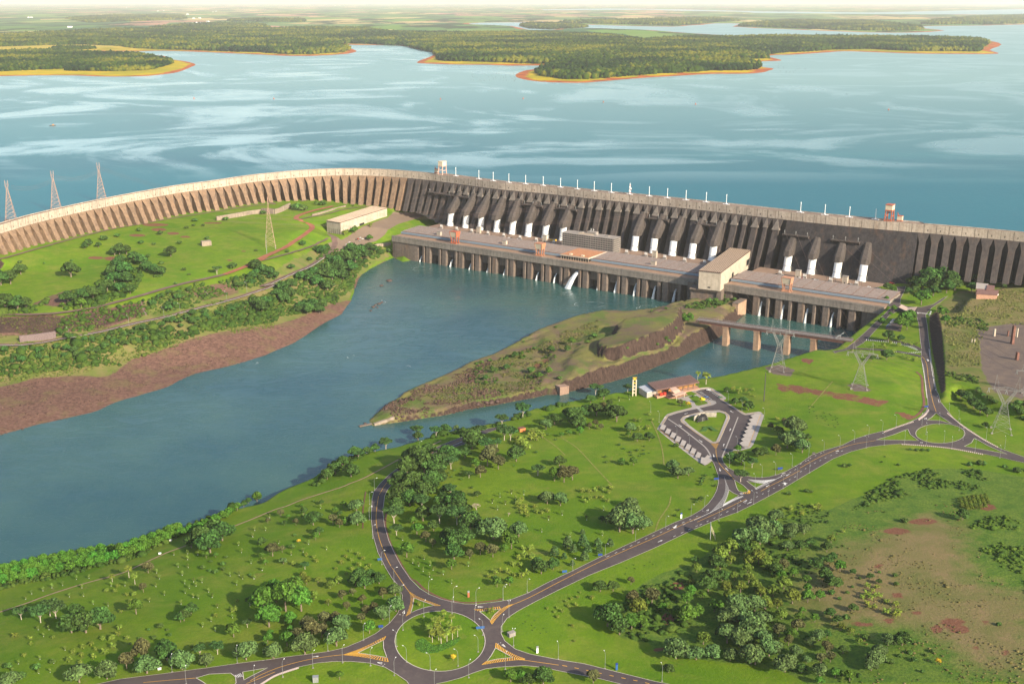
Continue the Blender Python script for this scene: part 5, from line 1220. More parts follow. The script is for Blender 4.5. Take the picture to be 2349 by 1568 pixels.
def portal(reg, x, y, label, col):
    q = on(*T(reg, [(x, y)])[0]); a, b = LI(at(*T(reg, [(x, y)])[0], 36.0)); b = 12.2
    t = thing('portal_crane', label, 'crane', LF(a, b, 36.1), DIRZ, 'portal cranes on the power station deck')
    for sx in (-1,1):
        for sy in (-1,1):
            m = MB(); m.hexa([(sx * 4.6 - .6, sy * 3.0 - .6,.3),(sx * 4.6 + .6, sy * 3.0 - .6,.3),(sx * 4.6 + .6, sy * 3.0 + .6,.3),(sx * 4.6 - .6, sy * 3.0 + .6,.3),(sx * 5.2 - .7, sy * 3.4 - .7,11),(sx * 5.2 + .7, sy * 3.4 - .7,11),(sx * 5.2 + .7, sy * 3.4 + .7,11),(sx * 5.2 - .7, sy * 3.4 + .7,11)]); m.build('leg', col, t)
    m = MB(); m.box(-6.2,6.2,-4.6,-2.4,.1,1.3); m.box(-6.2,6.2,2.4,4.6,.1,1.3); m.box(-5.5,5.5,-3.6,-3,5.2,6.0); m.build('sill_beam', col, t)
    for sx in (-5.2,0,5.2):
        for sy in (-3.5,3.5):
            m = MB(); m.bar((sx - .15, sy - .5,.15),(sx + .15, sy + .5,.15), .5, n=8); m.build('wheel', M_DARKST, t)
    m = MB()
    m.hexa([(-5.4,-4.2,11),(5.4,-4.2,11),(5.4,4.2,11),(-5.4,4.2,11),(-6.4,-5.6,19.2),(6.4,-5.6,19.2),(6.4,5.6,19.2),(-6.4,5.6,19.2)]); m.build('machine_house', M_CREAM, t)
    m = MB(); m.box(-6.7,6.7,-5.9,5.9,19.2,19.9)
    for sx in (-1,1): m.hexa([(sx * 5.5 - .35,-4.6,11),(sx * 5.5 + .35,-4.6,11),(sx * 5.5 + .35,4.6,11),(sx * 5.5 - .35,4.6,11),(sx * 6.5 - .35,-5.9,19.2),(sx * 6.5 + .35,-5.9,19.2),(sx * 6.5 + .35,5.9,19.2),(sx * 6.5 - .35,5.9,19.2)])
    m.build('frame', col, t)
portal('B',1715,885, 'red legged portal crane with cream house near the left end of the deck', M_ORANGE)
portal('C',340,882, 'orange portal crane with cream house left of the flat pavilion', simple('faded orange crane paint', (.45,.20,.11), .55,.25,.6,.35))
portal('D',325,970, 'orange portal crane with cream house on the deck right of the tall hall', simple('light orange crane paint', (.46,.23,.14), .55,.25,.6,.35))
# --- mast on the crest
q = at(*T('C', [(1047,382)])[0], Z_CREST); s = sproj(q[:2]); q = DF(s, -14, Z_CREST)
t = thing('radio_mast', 'short red and white lattice mast with dishes on the dam crest', 'mast', q)
for i in range(6):
    m = MB(); z0, z1 = i * 2.9,(i + 1) * 2.9; w = 1.3 - .1 * i
    for a in range(4):
        x0, y0 = w * (1 if a in (0,1) else -1), w * (1 if a in (0,3) else -1); b = (a + 1) % 4; x1, y1 = w * (1 if b in (0,1) else -1), w * (1 if b in (0,3) else -1)
        m.bar((x0, y0, z0),(x0, y0, z1), .16); m.bar((x0, y0, z0),(x1, y1, z1), .11); m.bar((x0, y0, z1),(x1, y1, z1), .11)
    m.build('mast_section', M_RED if i % 2 == 0 else M_WHITE, t)
for z, a in ((9,0),(12,2),(6,4)):
    m = MB(); c = (1.6 * math.cos(a), -1.6 * abs(math.sin(a)) - .8, z); m.bar(c, (c[0], c[1] - .4, c[2]), 1.0,.9,10); m.build('dish', M_WHITE, t)
# --- lattice pylons
M_LAT = simple('grey lattice steel', (.24,.23,.22), .5,.12,.5,.5)
M_LATR = simple('rust tinted lattice steel', (.42,.27,.21), .6,.2,.5,.4)
def face(m, ring0, ring1, r):
    n = len(ring0)
    for i in range(n):
        j = (i + 1) % n
        m.bar(ring0[i], ring1[i], r * 1.35, r * 1.35,4); m.bar(ring0[i], ring1[j], r * .75, n=3); m.bar(ring0[j], ring1[i], r * .75, n=3); m.bar(ring1[i], ring1[j], r * .75, n=3)
def sq(w, z, c=(0,0)): return [(c[0] - w, c[1] - w, z),(c[0] + w, c[1] - w, z),(c[0] + w, c[1] + w, z),(c[0] - w, c[1] + w, z)]
def lattice_column(m, zs, ws, r):
    for i in range(len(zs) - 1): face(m, sq(ws[i], zs[i]), sq(ws[i + 1], zs[i + 1]), r)
def mast_pylon(base, H, wb, label, mat, rz=0.0, r=.16, foot=None, arms=True):
    t = thing('pylon', label, 'pylon', base, rz, 'lattice pylons')
    m = MB(); k = 9; zs = [H * .78 * (1 - (1 - i / k) ** 1.25) for i in range(k + 1)]; ws = [wb * (1 - .87 * z / (H * .78)) for z in zs]; lattice_column(m, zs, ws, r); m.build('lattice_body', mat, t)
    m = MB(); z0 = H * .78; w = ws[-1]
    if arms:
        face(m, sq(w, z0), [(-w * 2.3,-w, H * .88),(w * 2.3,-w, H * .88),(w * 2.3, w, H * .88),(-w * 2.3, w, H * .88)], r)
        for sx in (-1,1):
            m.bar((sx * w * 2.3,-w, H * .88),(sx * w * 2.0,0, H), r); m.bar((sx * w * 2.3, w, H * .88),(sx * w * 2.0,0, H), r); m.bar((sx * w * .5,0, H * .88),(sx * w * 2.0,0, H), r)
    else: face(m, sq(w, z0), sq(.15, H), r)
    m.build('head', mat, t)
    if foot:
        m = MB(); m.box(-foot, foot, -foot * .7, foot * .7,-40,-.2); m.box(-foot - .6, foot + .6,-foot * .7 - .6, foot * .7 + .6,-.9,.0); m.build('footing', M_PIER, t)
    else:
        for p in sq(wb, 0): m = MB(); m.box(p[0] - .8, p[0] + .8, p[1] - .8, p[1] + .8,-2,.4); m.build('footing', M_OFF, t)
    return t
for (x, y, top, lab) in ((92,690,370, 'rusty lattice pylon standing in the lake, leftmost of three behind the dam arc'),(470,597,290, 'rusty lattice pylon standing in the lake, middle one of three behind the dam arc'),(850,518,222, 'rusty lattice pylon standing in the lake, rightmost of three behind the dam arc')):
    P0 = T('A', [(x, y)])[0]; b = at(*P0, Z_LAKE + 3.5); zc = proj(b)[2]; Ht = (y - top) * .2743 * zc / F / .96
    mast_pylon(b, Ht, 7.0, lab, M_LATR, .3,.17,8.5)
for (x, y, top, wd, lab) in ((2262,915,510,4.2, 'tall narrow lattice pylon on the left terrace lawn near the red road'),):
    P0 = T('A', [(x, y)])[0]; b = on(*P0); zc = proj(b)[2]; Ht = (y - top) * .2743 * zc / F / .96
    mast_pylon(b, Ht, 7.5, lab, M_LATR, .2,.15, None, False)
def delta_pylon(base, H, wb, label, rz, mat=M_LAT, r=.105):
    """four legs to a waist, two slanting masts, a bridge and two horns"""
    t = thing('pylon', label, 'pylon', base, rz, 'lattice pylons')
    m = MB(); zs = [0, H * .12, H * .24, H * .34, H * .43, H * .5]; ws = [wb, wb * .80, wb * .62, wb * .47, wb * .34, wb * .25]; lattice_column(m, zs, ws, r); m.build('lattice_body', mat, t)
    w = ws[-1]; zb = H * .74; sp = wb * .95
    for sx in (-1,1):
        m = MB(); prev = [(sx * (w * .3) - w * .7,-w, H * .5),(sx * (w * .3) + w * .7,-w, H * .5),(sx * (w * .3) + w * .7, w, H * .5),(sx * (w * .3) - w * .7, w, H * .5)]
        for i in range(1,5):
            u = i / 4; c = sx * (w * .3 + (sp - w * .3) * u); ww = w * .7 * (1 - .35 * u); cur = [(c - ww, -w * (1 - .3 * u), H * .5 + (zb - H * .5) * u),(c + ww, -w * (1 - .3 * u), H * .5 + (zb - H * .5) * u),(c + ww, w * (1 - .3 * u), H * .5 + (zb - H * .5) * u),(c - ww, w * (1 - .3 * u), H * .5 + (zb - H * .5) * u)]
            face(m, prev, cur, r); prev = cur
        m.build('slanting_mast', mat, t)
        m = MB(); m.bar((sx * sp * .8,0, zb),(sx * (sp + 1.6), 0, H), r); m.bar((sx * (sp + 2.6), -1, zb),(sx * (sp + 1.6), 0, H), r); m.bar((sx * (sp + 2.6), 1, zb),(sx * (sp + 1.6), 0, H), r)
        m.bar((sx * sp * .8,0, H * .86),(sx * (sp + 2.1), 0, H * .86), r * .8); m.build('horn', mat, t)
    m = MB(); L = sp + 7.5; k = 9
    for i in range(k):
        x0, x1 = -L + 2 * L * i / k, -L + 2 * L * (i + 1) / k
        h0, h1 = (H * .055 * (1 - abs(x0) / L * .9)),(H * .055 * (1 - abs(x1) / L * .9))
        for y in (-1.0,1.0):
            m.bar((x0, y, zb),(x1, y, zb), r); m.bar((x0, y, zb + h0),(x1, y, zb + h1), r); m.bar((x0, y, zb),(x1, y, zb + h1), r * .7)
        m.bar((x0,-1, zb),(x0,1, zb), r * .7)
    m.build('cross_beam', mat, t)
    for x in (-L + .6,0, L - .6): m = MB(); m.bar((x, 0, zb),(x + .9,0, zb - 3.6), .22,.22,6); m.bar((x, 0, zb),(x - .9,0, zb - 3.6), .22,.22,6); m.build('insulator_string', M_STEEL, t)
    for p in sq(wb, 0): m = MB(); m.box(p[0] - .9, p[0] + .9, p[1] - .9, p[1] + .9,-2.5,.9); m.build('footing', M_OFF, t)
    return t
PYL = []
for (reg, x, y, top, wd, lab) in (('H',240,375,-42,80, 'large grey horned pylon on the earth pad beside the tailrace and bridge'),('H',925,520,140,88, 'large grey horned pylon on the bare patch in the middle of the right lawn'),('H',2110,890,420,105, 'large grey horned pylon beside the bushes right of the small roundabout'),('H',2330,560,330,60, 'grey horned pylon cut by the right edge at the earth field')):
    P0 = T(reg, [(x, y)])[0]; b = on(*P0); zc = proj(b)[2]; Ht = (y - top) * .2743 * zc / F / .95; wb = wd * .2743 * zc / F * .72
    delta_pylon(b, Ht, wb, lab, DIRZ + .25); PYL.append((b, Ht, wb))
# --- power lines
M_WIRE = simple('dull conductor', (.20,.13,.11), .6,.1,.5,.4)
def wire(a, b, sag, n=14): return [tuple(np.array(a) * (1 - t) + np.array(b) * t - np.array((0,0, sag * 4 * t * (1 - t)))) for t in np.linspace(0,1, n)]
gal_pts = []
for a, b in zip(GAL[0::2], GAL[1::2]):
    sa = sproj(at(a[0], a[1], 86)[:2]); sb = sproj(at(b[0], b[1], 86)[:2]); gal_pts.append([DF(qq, 12,91.3) for qq in np.linspace(sa + 2.5, sb - 2.5,3)])
GLAB = ['leftmost gallery', 'second gallery from the left', 'third gallery from the left', 'gallery right of the office block', 'gallery left of the tall hall', 'left gallery of the closed block', 'right gallery of the closed block']
PLX = [at(*p, z) for p, z in zip(T('A', [(2225,540),(2240,560),(2240,600),(2225,640)]),(110,105,98,90))]
for gi, pts in enumerate(gal_pts):
    m = MB()
    for j, p in enumerate(pts):
        if gi < 4: q = (-455 - 6 * gi, 1772 + 10 * j - 14 * gi, 100 - 3 * j - 4 * gi)
        elif gi == 4: bq = PYL[0][0]; q = (bq[0] + (j - 1) * 11, bq[1] + (j - 1) * 5, bq[2] + PYL[0][1] * .68)
        elif gi == 5: bq = PYL[1][0]; q = (bq[0] + (j - 1) * 11, bq[1] + (j - 1) * 5, bq[2] + PYL[1][1] * .68)
        else: bq = PYL[3][0]; q = (bq[0] + (j - 1) * 11, bq[1] + (j - 1) * 5, bq[2] + PYL[3][1] * .68)
        m.tube(wire(p, q, 14), .085,3)
    tag(m.build('power_line', M_WIRE), 'three drooping power line conductors leaving the %s' % GLAB[gi], 'power line', 'power lines from the dam galleries')
m = MB()
for x0, x1 in (((92,400),(470,320)),((470,320),(850,250)),((850,250),(2236,560))):
    a_, b_ = T('A', [x0, x1]); za = 152
    A0, B0 = at(*a_, za), at(*b_, za if x1[0] < 2000 else 108)
    for dz in (0,2.5,5): m.tube(wire(A0 - (0,0, dz), B0 - (0,0, dz), 8), .09,3)
tag(m.build('power_line', M_WIRE), 'sagging conductors strung between the three pylons in the lake', 'power line', 'power lines from the dam galleries')
m = MB()
for j in (-1,0,1):
    for i0, i1 in ((1,2),):
        b0, b1 = PYL[i0], PYL[i1]; m.tube(wire((b0[0][0] + j * 10, b0[0][1] + j * 4, b0[0][2] + b0[1] * .67),(b1[0][0] + j * 11, b1[0][1] + j * 4, b1[0][2] + b1[1] * .67), 6), .07,3)
    b0 = PYL[0]; m.tube(wire((b0[0][0] + j * 10, b0[0][1] + j * 4, b0[0][2] + b0[1] * .67),(b0[0][0] + 420 + j * 10, b0[0][1] - 330, b0[0][2] + 40), 9), .07,3)
tag(m.build('power_line', M_WIRE), 'conductors over the right lawn linking the large horned pylons', 'power line', 'power lines from the dam galleries')
# --- poles and tower
def pole(reg, x, y, top, r, name, label, mat):
    b = on(*T(reg, [(x, y)])[0]); zc = proj(b)[2]; h = (y - top) * .2743 * zc / F / .94
    t = thing(name, label, 'pole', b); m = MB(); m.bar((0,0,-1),(0,0, h), r, r * .6,8); m.build('shaft', mat, t)
    m = MB(); m.bar((0,0, h),(0,0, h + 1.2), .12,.05,5); m.build('tip', M_STEEL, t); return t
pole('G',1580,842,612,.55, 'dark_pole', 'tall thin dark pole standing alone on the right lawn', M_DARKST)
pole('A',2232,972,820,.35, 'grey_pole', 'grey slender pole on the left terrace lawn beside the red road', M_STEEL)
b = on(*T('G', [(495,798)])[0]); zc = proj(b)[2]; Ht = 152 * .2743 * zc / F / .95
t = thing('lookout_tower', 'slim yellow and cream bell tower on the river bank left of the visitor centre', 'tower', b)
for sx in (-1,1):
    m = MB(); m.box(sx * 1.6 - .5, sx * 1.6 + .5,-1.2,1.2,-1, Ht * .98); m.build('shaft', M_CREAM, t)
for i in range(5): m = MB(); z = Ht * (.14 + .18 * i); m.box(-1.3,1.3,-1.0,1.0, z, z + 1.0); m.build('tie_beam', M_YEL if i > 2 else M_CREAM, t)
m = MB(); m.box(-2.1,2.1,-1.2,1.2, Ht * .92, Ht); m.build('cap', M_YEL, t)
m = MB(); m.bar((2.4,0, Ht),(2.4,0, Ht * 1.2), .14); m.build('antenna', M_DARKST, t)
# --- visitor centre
vz = 30.5
def vq(reg, pts, z): return [tuple(at(*p, z)[:2]) for p in T(reg, pts)]
M_VROOF = mat_ribbed('striped brown roof', (.17,.095,.085),(.34,.25,.225), 3.2,0)
M_BROWN = simple('brown roof slats', (.20,.11,.095), .8,.2,.3); M_PINK = simple('pinkish paving tiles', (.46,.26,.18), .85,.15,.5)
rq = [np.array(v) for v in vq('G', [(680,752),(1042,684),(968,628),(605,692)], vz + 6.5)]
vc = thing('visitor_centre', 'long visitor centre with slatted brown roof and open front by the river bank', 'building', ((rq[0] + rq[2]) / 2).tolist() + [vz])
m = MB(); m.prism([tuple(v) for v in rq], vz + 5.7, vz + 6.4); put(m.build('roof', M_BROWN), vc)
qv = lambda u, v: (rq[0] * (1 - u) + rq[1] * u) * (1 - v) + (rq[3] * (1 - u) + rq[2] * u) * v
m = MB()
for i in range(26):
    u0, u1 = (i + .15) / 26,(i + .6) / 26; p = [qv(u0,-.02), qv(u1,-.02), qv(u1,1.02), qv(u0,1.02)]
    m.prism([tuple(v) for v in p], vz + 6.4, vz + 6.95)
put(m.build('roof_slat', simple('pale roof slats', (.27,.165,.135), .8,.2,.3)), vc)
m = MB(); m.prism([tuple(qv(*u)) for u in ((.03,.30),(.97,.30),(.97,.9),(.03,.9))], vz - 3, vz + 5.7); put(m.build('wall', simple('ochre wall', (.30,.16,.055), .8,.2,.4)), vc)
m = MB()
for u in np.linspace(.02,.98,9): c = qv(u, .04); m.bar((c[0], c[1], vz - 2),(c[0], c[1], vz + 5.8), .35, n=6)
put(m.build('column', M_DARKST), vc)
m = MB(); m.prism([tuple(qv(*u)) for u in ((.0,-.12),(1.0,-.12),(1.0,.32),(.0,.32))], vz - 3, vz + .35); put(m.build('terrace', M_PINK), vc)
wq = vq('G', [(602,772),(690,752),(600,708),(535,728)], vz + 3.6)
m = MB(); m.prism(wq, vz - 3, vz + 3.3); put(m.build('side_wing', M_WALK), vc)
m = MB(); m.prism([tuple(np.array(v) + (np.array(v) - np.mean(wq, 0)) * .05) for v in wq], vz + 3.3, vz + 4.0); put(m.build('wing_roof', simple('grey roof sheets', (.36,.38,.42), .7,.2,.4)), vc)
for i in range(2): c = qv(.10 + .08 * i, -.06); m = MB(); m.bar((c[0], c[1], vz + .3),(c[0], c[1], vz + 3.0), 1.7,1.7,12); put(m.build('red_tank', M_RED), vc)
cn = thing('canopy', 'wavy pinkish entrance canopy joining the visitor centre to its forecourt', 'canopy', [*vq('G', [(850,790)], vz)[0], vz])
cp = [vq('G', [(792,738),(838,728)], vz + 6.2), vq('G', [(815,768),(868,748)], vz + 5.6), vq('G', [(838,788),(885,768)], vz + 4.2), vq('G', [(808,790),(898,762)], vz + 4.0), vq('G', [(840,806),(930,776)], vz + 4.1)]
zc_ = (6.2,5.8,4.3,4.0,4.1)
m = MB(); vs = []
for pr, z in zip(cp, zc_): vs += [(*pr[0], vz + z),(*pr[1], vz + z),(*pr[1], vz + z + .5),(*pr[0], vz + z + .5)]
fs = [(0,1,2,3),(16,17,18,19)]
for i in range(4):
    for j in range(4): fs.append((4 * i + j, 4 * i + (j + 1) % 4,4 * i + 4 + (j + 1) % 4,4 * i + 4 + j))
m.add(vs, fs); put(m.build('roof', simple('pale pink concrete', (.50,.34,.26), .8,.12,.4)), cn)
m = MB()
for p in vq('G', [(850,800),(915,780),(842,770),(880,765)], vz + 4.0): m.bar((*p, vz - 1),(*p, vz + 4.1), .25, n=6)
put(m.build('column', M_CREAM), cn)
lay('pavement', T('V', [(200,325),(330,300),(560,285),(600,310),(420,365),(300,372)]), M_PINK, .22)
# --- monument on the lawn of the coach park (plain stand-in: curved wall with dark leaning fins)
b = on(*T('V', [(830,690)])[0]); mo = thing('monument', 'curved pale wall with dark leaning sculpture fins inside the coach park lawn', 'monument', b)
wv_ = [on(*p) for p in T('V', [(690,718),(760,672),(850,652),(950,654),(1040,652)])]
m = MB()
for p, q in zip(wv_[:-1], wv_[1:]):
    d = (q - p)[:2]; d /= np.linalg.norm(d); nn2 = np.array((-d[1], d[0])) * .35
    m.add([(*(p[:2] - nn2), p[2] - 1),(*(q[:2] - nn2), q[2] - 1),(*(q[:2] + nn2), q[2] - 1),(*(p[:2] + nn2), p[2] - 1),(*(p[:2] - nn2), p[2] + 4.6),(*(q[:2] - nn2), q[2] + 4.6),(*(q[:2] + nn2), q[2] + 4.6),(*(p[:2] + nn2), p[2] + 4.6)], [(3,2,1,0),(4,5,6,7),(0,1,5,4),(1,2,6,5),(2,3,7,6),(3,0,4,7)])
put(m.build('wall', mat_conc('mottled mural concrete', (.52,.46,.38),(.16,.14,.12), .9,.8, True)), mo)
M_BLK = simple('black sculpture steel', (.022,.020,.020), .45,.3,.5,.5)
for i in range(7):
    p = on(*T('V', [(740 + 28 * i, 740 - 7 * i)])[0]); tp = on(*T('V', [(800 + 8 * i, 690)])[0])
    m = MB(); m.tube([(p[0], p[1], p[2] - .3),((p[0] + tp[0]) / 2,(p[1] + tp[1]) / 2 - .8, p[2] + 3.2),(tp[0], tp[1], p[2] + 5.2)], [.75,.8,.45], 5); put(m.build('fin', M_BLK), mo)
# --- buildings on the right
gb = [at(*p, 40)[:2] for p in T('D', [(1285,1128),(1390,1138),(1405,1110),(1300,1098)])]
gh = thing('gatehouse', 'low gatehouse with wide pale butterfly roof over the road fork', 'gatehouse', [*((gb[0] + gb[2]) / 2), 35])
m = MB(); m.prism([tuple(v) for v in gb], 34,38.6); put(m.build('wall', M_DARKGL), gh)
c0 = np.mean(gb, 0)
for k, (pp) in enumerate((((1250,1110),(1320,1135),(1330,1105),(1275,1088)),((1325,1105),(1320,1135),(1385,1140),(1405,1108)))):
    q = [at(*p, 40)[:2] for p in T('D', pp)]; z = [40.6,39,39,40.6] if k == 0 else [39,39,40.6,40.6]
    m = MB(); m.add([(*v, zz) for v, zz in zip(q, z)] + [(*v, zz + .5) for v, zz in zip(q, z)], [(0,1,2,3),(4,5,6,7),(0,1,5,4),(1,2,6,5),(2,3,7,6),(3,0,4,7)]); put(m.build('roof', simple('pale brick roof', (.44,.33,.27), .8,.15,.4)), gh)
m = MB()
for p in T('D', [(1300,1160),(1340,1165),(1375,1160)]): q = on(*p); m.box(q[0] - 2, q[0] + 2, q[1] - .6, q[1] + .6, q[2] - .5, q[2] + 1.2)
put(m.build('planter', M_PINK), gh)
rb = thing('service_building', 'low brown roofed service building by the loop road on the right plateau', 'building', on(*T('D', [(1980,1000)])[0]))
zt = float(rb.location.z)
for k, (pp, z, mt) in enumerate((([(1905,990),(2075,1000),(2085,965),(1915,950)], 6.5, M_BROWN),([(1900,945),(1985,950),(2000,910),(1905,900)], 6.5, M_WALK),([(1985,955),(2050,958),(2055,925),(1995,918)], 7.5, M_BROWN))):
    q = [at(*p, zt + z)[:2] for p in T('D', pp)]
    m = MB(); m.prism([tuple(v) for v in q], zt - 3, zt + z - .6); put(m.build('wall', M_PINK), rb)
    m = MB(); m.prism([tuple(v + (v - np.mean(q, 0)) * .06) for v in q], zt + z - .6, zt + z); put(m.build('roof', mt), rb)
for p in T('D', [(2000,1010),(2035,1012),(2060,1008)]):
    q = on(*p); m = MB(); m.box(q[0] - 3, q[0] + 3, q[1] - 2, q[1] + 2, q[2] - 1, q[2] + 2.8); put(m.build('shed', M_WHITE), rb)
# excavation with concrete stubs beside the cliff
for (x, y, h, w_, l) in ((2200,1410,150,12, 'tallest rust brown concrete column on the bare earth field'),(2050,1345,60,8, 'pale stub column at the left of the bare earth field'),(2165,1345,45,6, 'thin brown stub left of the tallest column'),(2222,1350,70,5, 'thin pale stub just right of the tallest column'),(2240,1355,75,5, 'thin pale post second right of the tallest column'),(2240,1545,65,12, 'stout brown stub below the tallest column'),(1862,1400,30,4, 'tiny pale post in the rough grass by the earth field'),(1885,1400,30,4, 'tiny grey post in the rough grass, right of its twin')):
    b = on(*T('D', [(x, y)])[0]); zc = proj(b)[2]; hh = h * .2743 * zc / F / .95; ww = w_ * .2743 * zc / F
    t = thing('concrete_column', l, 'column', b, .3, 'abandoned concrete columns on the earth field')
    m = MB(); m.hexa([(-ww, -ww, -1),(ww, -ww, -1),(ww, ww, -1),(-ww, ww, -1),(-ww * .85,-ww * .85, hh),(ww * .85,-ww * .85, hh * .97),(ww * .85, ww * .85, hh),(-ww * .85, ww * .85, hh * 1.02)])
    m.build('shaft', M_GIRD if 'brown' in l else M_HALL, t)
    m = MB()
    for k in range(4): m.bar((ww * .5 * (1 if k % 2 else -1), ww * .5 * (1 if k > 1 else -1), hh * .96),(ww * .5 * (1 if k % 2 else -1), ww * .5 * (1 if k > 1 else -1), hh + 1.1), .09)
    m.build('rebar', M_DARKST, t)
# --- concrete walls and ruins
M_RUIN = mat_conc('weathered wall concrete', (.31,.25,.195),(.13,.10,.08), .7,.25, True, 0,.15)
def wall_thing(name, label, cat, pts, thick, z0, h, mat, reg):
    w_ = [on(*p) for p in T(reg, pts)]; t = thing(name, label, cat, w_[0]); m = MB()
    for p, q in zip(w_[:-1], w_[1:]):
        d = (q - p)[:2]; d /= np.linalg.norm(d) + 1e-9; k = np.array((-d[1], d[0])) * thick / 2
        m.add([(*(p[:2] - k), p[2] + z0),(*(q[:2] - k), q[2] + z0),(*(q[:2] + k), q[2] + z0),(*(p[:2] + k), p[2] + z0),(*(p[:2] - k), p[2] + h),(*(q[:2] - k), q[2] + h),(*(q[:2] + k), q[2] + h),(*(p[:2] + k), p[2] + h)], [(3,2,1,0),(4,5,6,7),(0,1,5,4),(1,2,6,5),(2,3,7,6),(3,0,4,7)])
    put(m.build('wall', mat), t); return t
wall_thing('retaining_wall', 'pale cracked retaining wall on the far side of the left terrace', 'wall', [(1812,695),(1900,680),(1985,665),(2090,645),(2180,635)], 2.0,-3,7, M_RUIN, 'A')
wall_thing('retaining_wall', 'dark low wall right of the pale terrace wall', 'wall', [(2190,635),(2300,640)], 2.0,-3,9, M_PIER, 'A')
wall_thing('retaining_wall', 'sunlit angled wall beside the dark one under the grassy knoll', 'wall', [(95,632),(205,640),(245,628),(335,585)], 2.0,-3,8, M_RUIN, 'B')
wall_thing('concrete_block', 'pale concrete block standing alone on the left terrace lawn', 'block', [(1685,905),(1765,898)], 8.0,-2,7, M_RUIN, 'A')
wall_thing('retaining_wall', 'curved retaining wall along the red road above the left hall', 'wall', [(520,655),(620,630),(700,605),(800,580)], 1.5,-2,3, M_RUIN, 'B')
wall_thing('quay_wall', 'tall pale quay wall under the car park left of the first piers', 'wall', [(940,940),(1060,900),(1175,890)], 4.0,-30,2.2, M_RUIN, 'B')
wall_thing('concrete_slab', 'broken pale jetty slab at the tip of the rocky island', 'slab', [(410,1250),(575,1190)], 3.0,-3,1.3, M_RUIN, 'F')
wall_thing('concrete_slab', 'long low jetty slab running into the water at the island tip', 'slab', [(285,1266),(392,1244)], 3.0,-3,.9, M_PIER, 'F')
wall_thing('concrete_block', 'square concrete block at the waterline under the island cliff', 'block', [(1945,985),(2020,975)], 9.0,-3,8, mat_conc('brown block concrete', (.33,.22,.165),(.15,.10,.08), .6,.4), 'F')
wall_thing('drain_chute', 'sloping concrete chute down the left rock cutting, nearer the dark rocks', 'chute', [(1178,225),(1195,280),(1222,335)], 2.0,-1,.9, M_PIER, 'E')
wall_thing('drain_chute', 'short dark chute in the bushes between the two left roads', 'chute', [(1705,125),(1730,155),(1752,185)], 2.4,-1,.9, M_PIER, 'E')
wall_thing('gabion_wall', 'grey stone gabion wall beside the low road at the left edge', 'wall', [(165,560),(300,545),(470,520)], 2.0,-1,7.5, simple('grey gabion stones', (.16,.12,.12), .95,.4,1.2), 'E')
# corner pier that closes the right tailrace next to the green point
c_ = [LI(at(*p, 0)) for p in T('Y', [(1340,1475),(1410,1483)])]; a0_, b0_ = c_[0][0], (c_[0][1] + c_[1][1]) / 2
t = thing('abutment_wall', 'tall square concrete abutment pier at the end of the green point by the bridge', 'wall', LF(a0_, b0_, 0))
m = MB(); m.box(a0_, a0_ + 8.5, b0_, max(b0_ + 16,-2), -5,20.5, LF); put(m.build('wall', M_PIERT), t)
m = MB(); m.box(a0_ - .4, a0_ + 8.9, b0_ - .4, max(b0_ + 16,-2) + .2,20.5,21.2, LF); put(m.build('coping', M_PIER), t)
# --- rocks in the river
M_ROCKT = simple('wet dark rock', (.085,.055,.048), .8,.4,.8)
def rock_mesh(seed):
    r = np.random.default_rng(seed); V = IV2 * (1 + r.normal(0,.16,(len(IV2), 1))); V = V * (1,.8,.55); return np_mesh('rock', V, IF2, M_ROCKT)
RKM = [rock_mesh(s) for s in range(3)]
for i, (x, y, sc, lab) in enumerate(((1165,1200,5.0, 'larger dark rock breaking the water near the left bank'),(1100,1240,3.6, 'low dark rock just below the larger one in the river'),(1010,1448,2.4, 'nearest small rock of the rapids chain'),(1030,1418,3.0, 'second rock of the rapids chain from the near end'),(1050,1402,2.6, 'third rock of the rapids chain from the near end'),(1065,1420,2.0, 'small rock beside the third in the rapids chain'),(1078,1392,3.0, 'fourth rock of the rapids chain from the near end'),(1092,1385,2.2, 'fifth rock of the rapids chain from the near end'),(1105,1378,2.4, 'farthest rock of the rapids chain under white foam'))):
    b = at(*T('B', [(x, y)])[0], 0); o = link('rock', RKM[i % 3]); o.location = b; o.scale = (sc, sc, sc); o.rotation_euler = (0,0, i); tag(o, lab, 'rock', 'rocks in the river')
for i, (x, y, sc, lab) in enumerate(((910,1018,2.6, 'pale angular boulder on the dark island slope'),(335,1240,2.0, 'lone boulder in the water left of the island tip'),(512,1115,2.0, 'pale boulder on the left shore of the island tip'),(650,1182,2.6, 'pointed boulder right of the broken slab on the island'),(600,1195,2.0, 'reddish boulder beside the broken slab end'),(1390,1065,3.4, 'big dark boulder on the near shore of the island'),(1350,1065,3.0, 'dark boulder left of the big one on the island shore'),(1440,1055,3.4, 'dark boulder right of the big one on the island shore'),(1280,1080,2.8, 'reddish brown boulder, leftmost of the island shore row'))):
    b = on(*T('F', [(x, y)])[0]); o = link('rock', RKM[i % 3]); o.location = b; o.scale = (sc, sc, sc); o.rotation_euler = (0,0, i * 2); tag(o, lab, 'rock', 'boulders on the island')
